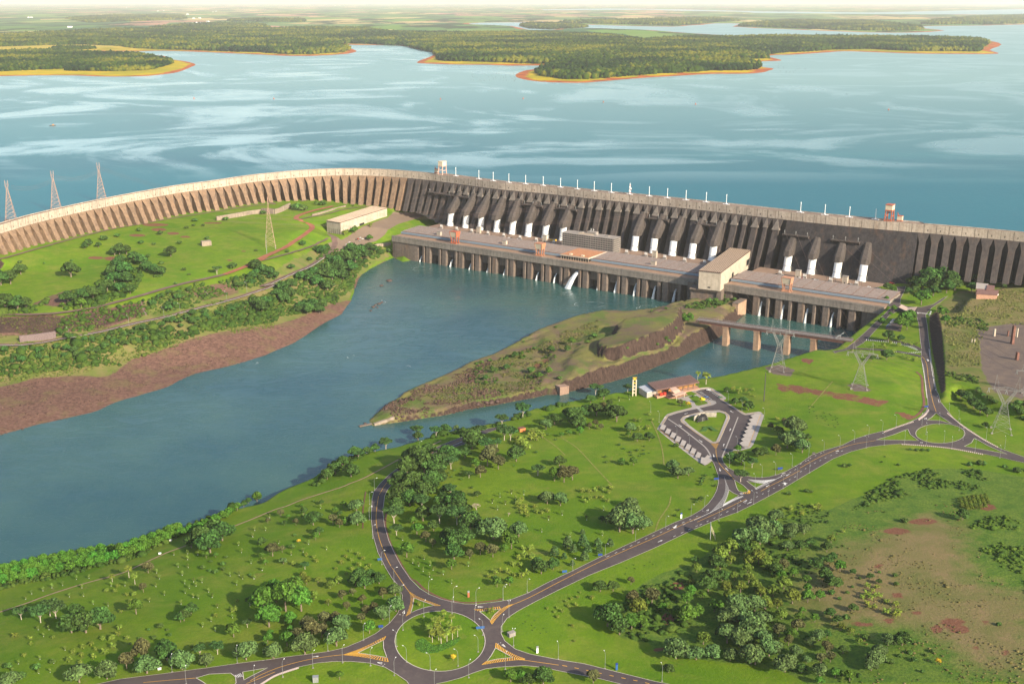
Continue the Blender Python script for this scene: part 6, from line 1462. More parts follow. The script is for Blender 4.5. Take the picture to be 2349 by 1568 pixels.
# --- water from the stations
def mat_foam():
    m = NT('white water'); P = m.pos((1,1,.35))
    m.base(m.ramp(m.noise(.5,5,.7, P), [(.3,(.45,.50,.52)),(.65,(.85,.87,.88))])); m.b.inputs['Roughness'].default_value = .7
    a = m.ramp(m.noise(.7,5,.7, P), [(.32,.45),(.6,1.0)]); m.l(a, m.b.inputs['Alpha']); return m.m
M_FOAM = mat_foam()
def jet(a, b0, z0, out, w0, w1, label, seed):
    r = np.random.default_rng(seed); n = 12; k = 9; V = []; Fc = []
    for sh in range(3):
        o = len(V)
        for i in range(n + 1):
            u = i / n; off = out * u; z = z0 * (1 - u ** 1.7) + .0
            for j in range(k):
                v = j / (k - 1) * 2 - 1; w_ = (w0 + (w1 - w0) * u) * (1 - .12 * sh)
                V.append(LF(a + v * w_ - off * .25 + r.normal(0,.12), b0 - off - sh * .5 + r.normal(0,.2) - (1 - v * v) * .8 * (1 + u), max(z + r.normal(0,.15), -.1)))
        for i in range(n):
            for j in range(k - 1): Fc.append((o + i * k + j, o + i * k + j + 1, o + (i + 1) * k + j + 1, o + (i + 1) * k + j))
    return tag(link('water_jet', np_mesh('water_jet', V, Fc, M_FOAM, smooth=True)), label, 'water jet', 'water jets from the pier bays')
ja = LI(at(*T('C', [(650,1150)])[0], 0))[0]
jet(ja - 3,8,24,26,2.4,5.5, 'big white water jet arching into the river in front of the pavilion',1)
for i, (reg, x, y, z0, lab) in enumerate((('C',805,1178,20, 'misty water jet, first bay right of the big white jet'),('C',965,1195,18, 'thin water jet, second right of the big white jet'),('C',1135,1215,18, 'thin water jet, third right of the big white jet'),('C',1300,1238,18, 'thin water jet, fourth right of the big white jet'),('C',1475,1262,18, 'thin water jet, last before the tall hall'),('C',490,1100,14, 'faint water jet just left of the big white jet'),('C',335,1080,12, 'faint water jet below the orange portal crane'),
        ('B',1310,1015,9, 'small splash of water in the leftmost open bay'),('B',1440,1035,10, 'small splash of water in the second open bay'),('B',1710,1070,11, 'small splash below the red legged crane'),('B',1840,1105,11, 'small splash second right of the red legged crane'),('B',1985,1130,11, 'small splash third right of the red legged crane'),('B',2130,1150,11, 'small splash fourth right of the red legged crane'),
        ('D',100,1172,19, 'white water jet, leftmost in the right power station'),('D',295,1195,19, 'white water jet, second from left in the right power station'),('D',495,1225,19, 'white water jet, third from left in the right power station'),('D',700,1265,19, 'white water jet, rightmost in the right power station'))):
    jet(LI(at(*T(reg, [(x, y)])[0], 0))[0], 6.5, z0,6,.6,2.2 if z0 > 15 else 1.3, lab, 10 + i)
fm = MB()
def swirl(reg, x, y, rx, ry, n, seed):
    r = np.random.default_rng(seed)
    for i in range(n):
        a0 = r.uniform(0,6.3); L = r.uniform(.3,1.0); u = r.uniform(.6,1.1); q = []
        for t in np.linspace(a0, a0 + L, 6): q.append(at(*T(reg, [(x + rx * u * math.cos(t), y + ry * u * math.sin(t))])[0], .06)[:2])
        q = np.array(q); t_ = np.gradient(q, axis=0); t_ /= np.linalg.norm(t_, axis=1)[:, None]; nn3 = np.column_stack([-t_[:, 1], t_[:, 0]]); wd = np.sin(np.linspace(.1,3.0,6))[:, None] * r.uniform(.1,.35)
        vs = []
        for k in range(6): vs += [(*(q[k] + nn3[k] * wd[k]), .07),(*(q[k] - nn3[k] * wd[k]), .07)]
        fm.add(vs, [(2 * k, 2 * k + 1,2 * k + 3,2 * k + 2) for k in range(5)])
for a in (('B',1430,1095,90,18,8,1),('C',1230,1320,80,24,8,4),('C',760,1290,130,30,8,5),('C',560,1200,50,12,14,7),('F',215,680,40,22,3,8),('F',690,770,30,15,2,9),('F',480,225,30,16,10,11),('E',2120,735,40,14,3,13)): swirl(*a)
tag(fm.build('river_foam', M_FOAM), 'thin white foam swirls on the river', 'foam', kind='stuff')
# --- boat and buoys on the lake, dead trunks
m = MB(); prof = [(-6,.2),(-4,1.6),(3,1.8),(6,.9),(6,-.9),(3,-1.8),(-4,-1.6),(-6,-.2)]
bt = thing('boat', 'tiny dark boat far out on the lake at the left', 'boat', at(121,289, Z_LAKE), .4); bt.scale = (1.3,1.3,1.3)
m.prism(prof, -.4,1.4); m.build('hull', M_DARKST, bt); m = MB(); m.box(-1,3,-1.1,1.1,1.4,3.4); m.build('cabin', M_RUST, bt)
for i, (reg, x, y) in enumerate((('M',1302,662),('M',1838,665),('N',1330,664),('N',775,668),('O',1440,740),('N',1868,688),('O',145,702))):
    b = at(*T(reg, [(x, y)])[0], Z_LAKE); m = MB(); m.lathe([(2.2,0),(2.2,.35),(.5,.5),(.4,1)], (0,0,-.5),(0,0,6), 8)
    o = m.build('buoy', M_ORANGE); o.location = b; tag(o, 'orange buoy floating on the lake, %s from the left' % nth([0,1,3,2,6,4,5][i]), 'buoy', 'buoys on the lake')
dm = MB(); r = np.random.default_rng(5)
for i in range(95):
    if i < 60: p = (rng.uniform(1080,1240), rng.uniform(170,188))
    elif i < 80: p = (rng.uniform(1770,1850), rng.uniform(150,168))
    else: p = (rng.uniform(1000,1060), rng.uniform(150,158))
    b = at(*p, Z_LAKE); h = r.uniform(3,9); dm.bar((b[0], b[1], b[2] - 1),(b[0] + r.normal(0,.6), b[1], b[2] + h), .5,.25,4)
tag(dm.build('drowned_trunks', M_DARKST), 'scattered drowned tree trunks off the far peninsula', 'dead trunks', kind='stuff')
# ---------------------------------------------------------------- trees, palms, bushes
def mat_leaf(name, c0, c1, c2, var=.12):
    m = NT(name)
    oi = m.n('ShaderNodeObjectInfo')
    c = m.ramp(m.attr('tone'), [(0.0, c0),(.5, c1),(1.0, c2)])
    hs = m.n('ShaderNodeHueSaturation'); m.l(c, hs.inputs['Color'])
    m.l(m.math('ADD',.5 - .018, m.math('MULTIPLY', oi.outputs['Random'], .036)), hs.inputs['Hue'])
    m.l(m.math('ADD',1 - var, m.math('MULTIPLY', oi.outputs['Random'], 2 * var)), hs.inputs['Value'])
    m.base(hs.outputs[0]); m.b.inputs['Roughness'].default_value = .75; m.b.inputs['Specular IOR Level'].default_value = .15
    return m.m
def sc3(c, k): return tuple(v * k for v in c)
LEAF = {k: mat_leaf(n, sc3(c, .30), c, sc3(c, 1.9)) for k, n, c in (
    ('s', 'silver green leaves', (.066,.114,.033)),('d', 'dark green leaves', (.042,.086,.017)),('u', 'umbrella tree leaves', (.036,.080,.020)),
    ('b', 'bright green leaves', (.054,.120,.014)),('m', 'yellow green leaves', (.092,.128,.018)),('o', 'olive brown leaves', (.078,.082,.030)),
    ('c', 'fresh green leaves', (.060,.118,.034)),('y', 'yellow blossom', (.50,.40,.03)),('k', 'bush leaves', (.055,.105,.020)),('p', 'palm fronds', (.120,.160,.020)),
    ('x', 'thicket leaves', (.038,.088,.018)),('h', 'hedge leaves', (.050,.135,.014)),('g', 'sapling leaves', (.105,.160,.030)))}
M_BARK = simple('grey brown bark', (.20,.155,.12), .9,.25,1.0)
M_PALEB = simple('pale bark', (.42,.36,.30), .85,.2,1.0)
M_BAREB = simple('bare pinkish twigs', (.40,.31,.26), .9,.15,1.0)
def cards(r, lobes, n, size, jit=.55, up=.25):
    """small leaf faces over the outside of a set of lobes (centre, radii)"""
    V = []; tone = []
    ar = np.array([l[1][0] * l[1][1] + l[1][0] * l[1][2] for l in lobes]); pr = ar / ar.sum()
    for li, (c, rad) in enumerate(lobes):
        k = int(n * pr[li]) + 6
        d = r.normal(0,1,(k, 3)); d[:, 2] = np.abs(d[:, 2]) * 1.0 - up * r.random(k); d /= np.linalg.norm(d, axis=1)[:, None]
        p = np.array(c) + d * np.array(rad) * (1 + r.normal(0,.07,(k, 1)))
        nn = d + r.normal(0, jit, (k, 3)); nn /= np.linalg.norm(nn, axis=1)[:, None]
        a = np.cross(nn, r.normal(0,1,(k, 3))); a /= np.linalg.norm(a, axis=1)[:, None]; b = np.cross(nn, a)
        s = size * r.uniform(.6,1.4,(k, 1))
        q = np.stack([p - a * s - b * s * .6, p + a * s - b * s * .7, p + a * s * .8 + b * s * .7, p - a * s * .9 + b * s * .6], 1)
        V.append(q.reshape(-1,3)); lt = r.uniform(.25,.7)
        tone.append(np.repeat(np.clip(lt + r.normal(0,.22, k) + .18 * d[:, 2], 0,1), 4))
    V = np.concatenate(V); tone = np.concatenate(tone)
    Fc = np.arange(len(V)).reshape(-1,4)
    return V, Fc, tone
def crown_mesh(name, kind, lobes, n, size, seed, core=.86, jit=.5, up=.25):
    r = np.random.default_rng(seed)
    V, Fc, tn = cards(r, lobes, n, size, jit, up)
    tri = np.concatenate([Fc[:, [0,1,2]], Fc[:, [0,2,3]]])
    Vs, Ts, tt = [V], [tri], [tn]; o = len(V)
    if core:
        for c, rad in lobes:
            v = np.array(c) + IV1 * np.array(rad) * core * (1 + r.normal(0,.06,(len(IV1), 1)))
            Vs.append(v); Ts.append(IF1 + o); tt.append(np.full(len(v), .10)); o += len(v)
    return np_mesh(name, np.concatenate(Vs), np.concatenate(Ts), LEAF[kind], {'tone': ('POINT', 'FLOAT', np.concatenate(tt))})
def lobes_dome(r, n, zc, spread, rad, flat=.8, zr=.35):
    L = [((0,0, zc),(rad * 1.2, rad * 1.2, rad * 1.2 * flat))]
    for i in range(n):
        a = i * 2.4 + r.uniform(-.4,.4); q = spread * math.sqrt((i + .5) / n); R_ = rad * r.uniform(.75,1.15)
        L.append(((q * math.cos(a), q * math.sin(a), zc + zr * (1 - (q / spread) ** 2) - .1 + r.uniform(-.08,.08)),(R_, R_, R_ * flat)))
    return L
def trunk_mesh(name, segs, mat, n=5):
    m = MB()
    for pts, rr in segs: m.tube(pts, rr, n)
    return m.mesh(name, mat)
# every kind: unit crown half width 1, heights in the same unit
PROTO = {}
def kind_proto(k, variants):
    PROTO[k] = variants
def tree_variants(k, nv, fn): kind_proto(k, [fn(np.random.default_rng(100 * ord(k) + i), i) for i in range(nv)])
def f_s(r, i):
    L = lobes_dome(r, 11,.78,.62,.40,.82,.42)
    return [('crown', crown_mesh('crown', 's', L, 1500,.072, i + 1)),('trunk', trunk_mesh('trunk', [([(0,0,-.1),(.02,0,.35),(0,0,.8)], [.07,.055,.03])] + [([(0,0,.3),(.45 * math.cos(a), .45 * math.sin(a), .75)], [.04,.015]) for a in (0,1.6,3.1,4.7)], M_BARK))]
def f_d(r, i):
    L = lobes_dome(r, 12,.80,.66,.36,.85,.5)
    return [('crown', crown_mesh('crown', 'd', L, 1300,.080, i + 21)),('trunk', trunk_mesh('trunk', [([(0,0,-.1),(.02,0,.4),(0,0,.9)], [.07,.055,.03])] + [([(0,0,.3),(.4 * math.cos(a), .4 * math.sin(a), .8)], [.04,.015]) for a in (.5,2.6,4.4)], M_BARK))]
def f_u(r, i):
    L = []
    for j in range(9):
        a = j * 2.4; q = .72 * math.sqrt((j + .4) / 9); L.append(((q * math.cos(a), q * math.sin(a), 1.28 + r.uniform(-.08,.1) - .12 * q),(r.uniform(.28,.4), r.uniform(.28,.4), .16)))
    seg = [([(0,0,-.1),(.03,.02,.55)], [.055,.042])]
    for a in np.linspace(0,6.28,6)[:5]:
        seg.append(([(.03,.02,.5),(.25 * math.cos(a), .25 * math.sin(a), .85),(.55 * math.cos(a + .2), .55 * math.sin(a + .2), 1.2)], [.035,.025,.012]))
    return [('crown', crown_mesh('crown', 'u', L, 1200,.060, i + 41,.8,.6,.5)),('trunk', trunk_mesh('trunk', seg, M_PALEB))]
def f_b(r, i):
    L = lobes_dome(r, 13,.95,.62,.30,1.0,.55)
    return [('crown', crown_mesh('crown', 'b', L, 1200,.085, i + 61)),('trunk', trunk_mesh('trunk', [([(0,0,-.1),(0,0,.5),(0,0,1.0)], [.06,.05,.025])], M_BARK))]
def f_m(r, i):
    L = lobes_dome(r, 20,.82,.70,.24,.9,.55)
    return [('crown', crown_mesh('crown', 'm', L, 1300,.070, i + 81)),('trunk', trunk_mesh('trunk', [([(0,0,-.1),(0,0,.5),(0,0,1.0)], [.07,.05,.025])], M_BARK))]
def f_o(r, i):
    L = lobes_dome(r, 10,1.0,.55,.34,1.05,.5)
    return [('crown', crown_mesh('crown', 'o', L, 1000,.078, i + 101,.8,.7)),('trunk', trunk_mesh('trunk', [([(0,0,-.1),(0,0,.6),(0,0,1.1)], [.06,.05,.025])], M_BARK))]
def f_c(r, i):
    L = []
    for j, (z, q, n) in enumerate(((.55,.62,7),(1.0,.5,6),(1.45,.34,5),(1.85,.12,2))):
        for t in range(n): a = 6.28 * t / n + j * .5 + r.uniform(-.2,.2); L.append(((q * math.cos(a), q * math.sin(a), z + r.uniform(-.06,.06)),(.30,.30,.15)))
    return [('crown', crown_mesh('crown', 'c', L, 1000,.075, i + 121,.75,.6,.4)),('trunk', trunk_mesh('trunk', [([(0,0,-.1),(0,0,1.9)], [.06,.02])], M_BARK))]
def f_y(r, i):
    L = lobes_dome(r, 9,1.05,.62,.30,.7,.35)
    return [('crown', crown_mesh('crown', 'y', L, 800,.085, i + 141,.7,.7)),('trunk', trunk_mesh('trunk', [([(0,0,-.1),(0,0,.5)], [.045,.035])] + [([(0,0,.45),(.4 * math.cos(a), .4 * math.sin(a), 1.0)], [.03,.012]) for a in (0,2,4)], M_BARK))]
def f_k(r, i): return [(None, crown_mesh('bush', 'k', lobes_dome(r, 7,.42,.5,.42,.85,.3), 420,.12, i + 161))]
def f_x(r, i): return [('crown', crown_mesh('crown', 'x', lobes_dome(r, 11,.72,.62,.36,.9,.45), 900,.085, i + 171)),('trunk', trunk_mesh('trunk', [([(0,0,-.3),(0,0,.9)], [.06,.03])], M_BARK))]
def f_h(r, i): return [(None, crown_mesh('shrub', 'h', lobes_dome(r, 12,.55,.62,.36,.95,.5), 1100,.075, i + 181))]
def frond(m, a, L, lift, droop, w):
    ca, sa = math.cos(a), math.sin(a); P = []
    for t in np.linspace(0,1,6): P.append((L * (t * .9), lift * t * 1.6 - droop * t * t))
    vs = []
    for i, (x, z) in enumerate(P):
        ww = w * (math.sin(math.pi * min(1,.15 + .85 * i / 5)) + .08)
        vs += [(x * ca - ww * sa, x * sa + ww * ca, z - ww * .5),(x * ca, x * sa, z),(x * ca + ww * sa, x * sa - ww * ca, z - ww * .5)]
    m.add(vs, [(3 * i, 3 * i + 1,3 * i + 4,3 * i + 3) for i in range(5)] + [(3 * i + 1,3 * i + 2,3 * i + 5,3 * i + 4) for i in range(5)])
def palm(h, nf, r, rt, w=.2, L=1.0):
    m = MB()
    for j in range(nf): frond(m, j * 2.4 + r.uniform(-.2,.2), L * r.uniform(.85,1.1), r.uniform(.1,.8), r.uniform(.6,1.5), w)
    v = np.array(m.v) + (0,0, h); Fc = np.array(m.f)
    tri = np.concatenate([Fc[:, [0,1,2]], Fc[:, [0,2,3]]])
    fm_ = np_mesh('fronds', v, tri, LEAF['p'], {'tone': ('POINT', 'FLOAT', np.repeat(r.uniform(.1,.9, len(v) // 3), 3))})
    return [('fronds', fm_),('trunk', trunk_mesh('trunk', [([(0,0,-.1),(.02,.01, h * .5),(0,0, h)], [rt * 1.3, rt, rt * .8])], M_BARK if h < 2 else M_PALEB))]
def f_p(r, i): return palm(1.05,20, r, .06,.26,1.25)
def f_P(r, i): return palm(3.2,34, r, .085,.36,1.5)
def f_g(r, i):
    L = [((r.uniform(-.35,.35), r.uniform(-.35,.35), 1.0 + .35 * j),(.5,.5,.42)) for j in range(4)]
    return [('crown', crown_mesh('crown', 'g', L, 170,.15, i + 201,0,1.0)),('trunk', trunk_mesh('trunk', [([(0,0,.3),(.05,0,1.8)], [.06,.03])], M_BARK)),('white_foot', trunk_mesh('white_foot', [([(0,0,-.1),(0,0,.24)], [.15,.13])], M_WHITE, 6))]
def f_r(r, i):
    seg = []
    def grow(p, d, L, rad, k):
        q = p + d * L; seg.append(([tuple(p), tuple(q)], [rad, rad * .65]))
        if k == 0: return
        for _ in range(3 if k > 1 else 4):
            e = d + r.normal(0,.62,3); e[2] = abs(e[2]) * .7 + .16; e /= np.linalg.norm(e); grow(q, e, L * .74, rad * .6, k - 1)
    grow(np.array((0., 0., -.1)), np.array((0,0,1.)), .42,.055,5)
    return [(None, trunk_mesh('bare_tree', seg, M_BAREB, 3))]
for k, nv, fn in (('s',4, f_s),('d',4, f_d),('u',3, f_u),('b',3, f_b),('m',3, f_m),('o',3, f_o),('c',2, f_c),('y',2, f_y),('k',3, f_k),('p',3, f_p),('P',3, f_P),('g',3, f_g),('r',1, f_r),('x',4, f_x),('h',4, f_h)): tree_variants(k, nv, fn)
KNAME = {'s': 'round_tree', 'd': 'domed_tree', 'u': 'umbrella_tree', 'b': 'leafy_tree', 'm': 'tufted_tree', 'o': 'brownish_tree', 'c': 'tiered_tree', 'y': 'flowering_tree', 'k': 'bush', 'p': 'palm', 'P': 'tall_palm', 'g': 'sapling', 'r': 'bare_tree', 'x': 'hillside_tree', 'h': 'riverside_shrub'}
KDESC = {'s': 'silver green round tree', 'd': 'dark domed tree', 'u': 'flat crowned tree', 'b': 'bright green tree', 'm': 'tufted yellow green tree', 'o': 'olive brown tree', 'c': 'tiered green tree', 'y': 'yellow blossom tree', 'k': 'dark round bush', 'p': 'small yellowish palm', 'P': 'tall pale trunked palm', 'g': 'thin sapling with a white foot', 'r': 'bare pale branched tree', 'x': 'dense green tree', 'h': 'bright green shrub'}
KCAT = {'k': 'bush', 'h': 'shrub', 'p': 'palm', 'P': 'palm', 'g': 'sapling'}
TREES = []
def trees(reg, area, lst, crown_at=False):
    for e in lst:
        k, x, y, w_ = e
        p = T(reg, [(x, y)])[0]; TREES.append((k, p[0], p[1], w_ * SCL.get(reg, 1100 / 2300) * KP, area))
exec_trees = None
def plant_all():
    proto = {}; groups = {}
    for i, t in enumerate(TREES): groups.setdefault((t[0], t[4]), []).append(i)
    base = {}; labels = {}
    for (k, area), ids in groups.items():
        ids = sorted(ids, key=lambda i: TREES[i][1])
        if k == 'g' or (k == 'x' and len(ids) > 40):
            for i in ids: labels[i] = KDESC[k] + ' ' + area
            continue
        if len(ids) == 1: labels[ids[0]] = 'only ' + KDESC[k] + ' ' + area; continue
        parts = [('', ids)]
        if len(ids) > 10:
            q = sorted(ids, key=lambda i: TREES[i][3]); a, b = q[:len(q) // 2], q[len(q) // 2:]
            parts = [('smaller ', sorted(a, key=lambda i: TREES[i][1])),('larger ', sorted(b, key=lambda i: TREES[i][1]))]
        for pre, idl in parts:
            n = len(idl)
            for j, i in enumerate(idl):
                o = 'leftmost' if j == 0 else ('rightmost' if j == n - 1 else (nth(j) + ' from left' if j <= n // 2 or n < 4 else nth(n - 1 - j) + ' from right'))
                labels[i] = '%s%s %s, %s' % (pre, KDESC[k], area, o)
    r = np.random.default_rng(77)
    for i, (k, px, py, w_, area) in enumerate(TREES):
        b = on(px, py); zc = proj(b)[2]; s = w_ * zc / F / 2
        vr = i % len(PROTO[k]); key = (k, vr); rz = r.uniform(0,6.28)
        grp = '%ss %s' % (KNAME[k].replace('_', ' '), area)
        if k in ('g',): s = max(s, .8)
        if k in 'sdbmou': s *= 1.16
        scl = (s * r.uniform(.94,1.06), s * r.uniform(.94,1.06), s * r.uniform(.9,1.08))
        if key not in proto:
            pr = PROTO[k][vr]
            if pr[0][0] is None: o = link(KNAME[k], pr[0][1])
            else:
                o = bpy.data.objects.new(KNAME[k], None); C.objects.link(o)
                for nm, me in pr: link(nm, me, None, o)
            proto[key] = o; tag(o, labels[i], KCAT.get(k, 'tree'), grp); o.location = [float(v) for v in b]; o.rotation_euler = (0,0, rz); o.scale = scl
        else: dup(proto[key], b, rz, labels[i], grp, scl)
AR_W = 'on the riverside lawn at lower left'
trees('I', AR_W, [('u',340,1055,180),('u',470,1020,170),('u',180,1030,130),('u',420,1000,150),('d',600,1140,210),('d',720,1140,220),('d',840,1110,220),('d',640,990,120),('b',610,980,100),('b',1140,985,130),('d',1540,1040,110),('d',1600,990,120),('d',1510,1050,100),
 ('d',1760,470,210),('d',1680,420,190),('d',1860,370,200),('d',1790,350,180),('d',1600,430,120),('b',1725,515,60),('b',1805,510,50),('d',2190,405,80),('o',2260,490,90),('o',1240,640,110),('o',1200,800,80),('o',1060,1440,150),('o',1190,1380,180),('d',1400,1370,190),('d',1370,1250,80),
 ('s',665,1555,200),('s',895,1525,190),('s',1230,1480,200),('s',1525,1445,190),('s',1725,1420,130),('s',2060,1365,200),('s',2280,1350,150),('s',90,1600,180),('u',1675,1335,110),('u',1820,1320,120),('b',1955,1175,130),('u',2070,1095,80),('u',2090,915,80),
 ('P',1080,680,56),('P',1130,735,52),('P',940,715,40)])
trees('I', AR_W, [('p',x,y,w) for x,y,w in ((985,760,40),(890,795,40),(965,800,40),(1060,830,36),(1120,830,46),(1090,885,40),(1015,970,46),(1000,1110,56),(990,1165,52),(1065,1195,46),(935,1200,60),(945,1265,56),(860,1200,50),(765,1245,50),(695,1270,46),(800,1285,42),(785,1350,52),(877,1315,60),(610,1310,46),(680,1335,52),(580,1380,52),(672,1400,46),(255,1195,46),(258,1240,36),(205,1335,46),(445,1185,40),(1805,1005,40),(1955,965,60),(1985,880,40),(125,1175,56))])
trees('I', AR_W, [('g',x,y,30) for x,y in ((745,685),(265,815),(360,790),(435,765),(525,745),(640,695),(685,765),(215,860),(580,840),(780,900),(905,915),(1250,880),(1375,825),(1305,755),(1335,690),(1310,640),(1570,480),(1655,490),(1570,530),(1575,595),(1995,410),(2020,470),(2100,560),(2115,340),(2195,620),(2030,690),(1980,740),(1695,1090),(1605,1280),(545,1285),(335,1360),(325,1480),(105,1465),(420,1470),(450,1395),(155,1400),(365,1170),(320,1115),(410,1115),(1800,1125),(1820,930),(1945,1015),(1765,1045),(1455,490),(1490,590),(1525,660),(1620,715),(1690,720),(1545,730),(1585,770),(1640,750),(1745,800),(1775,845),(1660,855),(1615,845),(1550,808),(1515,900),(930,1005),(700,835),(1045,748),(930,750),(2000,660),(1925,665),(2130,690),(2185,960),(2210,545))])
trees('I', AR_W, [('k',x,y,w) for x,y,w in ((1765,550,40),(1700,605,60),(1870,575,60),(1865,615,60),(1805,640,60),(1755,625,40),(1340,1095,70),(1245,1120,40),(1400,1120,40),(1420,1165,50),(1170,1195,46),(1285,1190,60),(1090,1235,36),(1895,515,46),(70,1430,90),(190,1510,90),(310,1440,90),(440,1390,70),(40,1520,60),(2220,1240,60),(2090,660,40))])
trees('J', AR_W, [('d',560,200,90),('d',530,240,130),('d',600,65,40),('d',450,150,70),('o',385,240,60),('d',290,240,46),('o',150,225,50),('o',260,170,70),('b',320,185,40),('b',430,90,36),('s',900,240,150),('s',890,125,130),('d',845,115,70),('b',785,95,60),('b',715,140,56),('d',750,160,50),('o',695,235,90),('o',750,260,70),('b',810,240,80),('d',580,320,80),('b',550,365,70),
 ('o',190,500,120),('o',270,470,60),('s',280,565,70),('y',410,390,46),('b',130,570,50),('b',95,520,60),('u',460,610,76),('m',445,680,66),('m',475,735,86),('m',570,720,60),('m',740,730,80),('m',670,770,90),('m',655,910,66),('m',535,860,86),('m',450,780,50),
 ('b',160,1090,230),('b',120,980,230),('b',300,960,260),('b',430,960,220),('b',335,1070,120),('b',220,880,200),('b',380,860,200),('d',920,710,140),('d',880,750,120),('d',960,770,130),('d',1080,730,110),('d',1010,700,110),
 ('o',770,860,90),('o',810,950,76),('o',940,900,80),('o',1035,960,86),('o',930,1050,86),('o',970,990,86),('o',1110,850,90),('o',860,830,66),('s',1215,830,120),('s',1110,1030,150),('s',1220,960,150),('o',520,1180,170),('o',480,1130,150),('o',630,1080,130),('o',720,1080,130),('o',600,1180,130),('o',400,1210,120),
 ('s',770,1130,170),('s',725,1250,190),('s',460,1320,200),('s',200,1355,150),('s',0,1330,150),('b',1000,1145,110),('b',310,1250,130),('b',170,1170,60),('b',150,1230,90),('b',340,1130,60)])
trees('J', 'left of the curving road', [('p',x,y,w) for x,y,w in ((765,560,46),(800,510,42),(850,540,40),(905,490,42),(945,530,46),(910,585,52),(855,615,46),(1000,585,46),(970,615,42),(840,465,32),(720,610,36),(805,655,32),(555,550,42),(535,515,42),(360,575,40),(470,500,40),(300,1290,40))])
trees('J', AR_W, [('g',x,y,30) for x,y in ((445,465),(490,400),(240,395),(40,285),(130,285),(20,335),(100,620),(640,445),(30,690),(345,490),(590,100),(165,180),(440,180))] + [('k',95,400,80),('k',355,430,70),('k',535,45,30),('k',430,90,34),('k',375,330,40)])
trees('J', 'on the bottom verge below the road', [('b',750,1530,80),('b',2180,1550,130),('b',2260,1550,120)])
trees('K', 'on the bottom verge below the road', [('d',360,1575,170),('d',240,1575,120),('o',780,1560,120)])
trees('W', 'on the large roundabout island', [('P',x,y,w) for x,y,w in ((530,885,120),(672,903,130),(768,877,120),(857,840,120),(942,797,110),(735,815,100),(633,850,110),(845,590,100),(713,510,90),(563,670,120),(665,660,120),(610,780,120),(480,800,120),(800,720,100))] + [('y',870,1185,140)])
trees('W', 'on a large roundabout traffic island', [('p',305,292,95),('p',1485,405,115)])
LOOP = 'in the grove inside the loop'
trees('Q', LOOP, [('u',370,1030,160),('u',600,905,140),('u',750,1030,170),('u',895,1040,180),('u',840,800,110),('u',750,560,140),('u',845,575,120),('u',1140,430,130),('u',390,1130,110),('u',300,410,100),
 ('d',480,640,200),('d',620,620,230),('d',560,560,200),('d',720,640,200),('d',430,740,190),('d',560,760,220),('d',680,760,200),('d',420,860,180),('d',620,850,200),('d',500,880,160),('d',890,910,190),('d',920,990,180),('d',610,1010,150),('d',800,790,90),('d',740,700,150),('d',520,520,150),('d',660,470,140),('d',820,520,160),('d',1020,410,200),('d',960,490,110),('d',1040,370,140),('d',700,1090,100),('d',880,1250,190),('d',950,1200,180),('d',870,1330,160),('d',1010,1100,190),('d',830,1180,140),('d',1065,805,60),('d',1095,1040,60),('d',400,930,130),('d',780,900,150),
 ('s',1200,1160,240),('s',1410,1140,150),('b',560,1120,110),('o',635,1180,100),('b',530,1040,70),('o',690,1225,76),('o',1090,1290,110),('o',1195,1310,116),('o',1000,1325,80),('b',1350,1240,130),('b',1290,1265,70),('b',1310,1175,100),('b',850,1415,100),('b',475,1312,140)])
trees('Q', 'on the lawn inside the loop road', [('o',1150,550,160),('o',1240,575,130),('o',1180,490,120),('d',1390,510,150),('o',1090,645,116),('b',1050,565,80),('u',995,650,70),('u',1570,630,110),('b',1710,675,120),('o',1790,685,150),('o',1860,665,130),('d',1750,550,110),('s',1650,865,140),('s',1760,880,130),('r',1060,940,150),('r',1325,970,62),
 ('d',1600,1450,130),('d',1570,1400,110),('d',1700,1415,110),('b',1230,1560,90),('b',1335,1548,86)] + [('c',x,y,w) for x,y,w in ((1710,1305,90),(1820,1235,104),(1870,1275,76),(1950,1225,104),(1990,1272,76),(2075,1225,86),(2085,1278,72),(1960,1342,90),(2175,1228,76),(1945,1125,54),(1790,1330,58),(1860,1385,56))]
 + [('p',x,y,w) for x,y,w in ((1940,770,50),(2000,770,50),(2050,760,46),(2075,740,40),(2120,755,50),(2180,740,56),(2165,780,46),(2150,850,46),(2105,820,46),(2055,820,36),(2005,830,46),(1970,855,40),(1945,820,40))])
trees('Q', 'beside the bare pale tree', [('p',x,y,w) for x,y,w in ((1415,910,52),(1405,870,62),(1430,950,42),(1460,900,52),(1470,940,52),(1485,975,46),(1545,900,46),(1560,940,52),(1605,950,40),(1650,935,52),(1430,850,60))])
trees('Q', 'in the palms by the main road', [('p',x,y,w) for x,y,w in ((1160,1480,42),(1215,1450,52),(1260,1430,42),(1320,1450,62),(1365,1380,62),(1410,1330,52),(1455,1310,62),(1520,1320,62),(1510,1250,62),(1420,1390,52),(1375,1470,46),(1435,1480,66),(1480,1455,56),(1530,1420,62),(1450,1250,52))])
trees('Q', 'in the palms by the orange hut', [('p',x,y,w) for x,y,w in ((1545,275,72),(1590,300,72),(1480,405,82),(1420,375,82),(1510,335,82),(1450,345,72),(1560,335,62),(1610,315,62),(1400,335,62),(1520,290,70))])
trees('Q', 'on the lawn inside the loop road', [('g',x,y,34) for x,y in ((525,1360),(575,1385),(620,1330),(668,1380),(612,1430),(665,1475),(780,1455),(695,1420),(990,1385),(850,1530),(440,1170),(1350,780),(1455,790),(1300,870),(1255,810),(1385,830),(1190,860),(1235,915),(2120,920),(1660,1000),(1775,960),(1605,1100),(1980,1000),(1840,1140),(2110,1130))]
 + [('k',x,y,w) for x,y,w in ((925,615,32),(875,590,32),(850,645,27),(830,610,27),(940,570,27),(1020,735,36),(930,665,32),(1220,1495,62),(2275,540,60),(1650,290,40),(1720,335,30),(1555,440,36),(1370,550,24))])
RIV = 'along the near river edge'
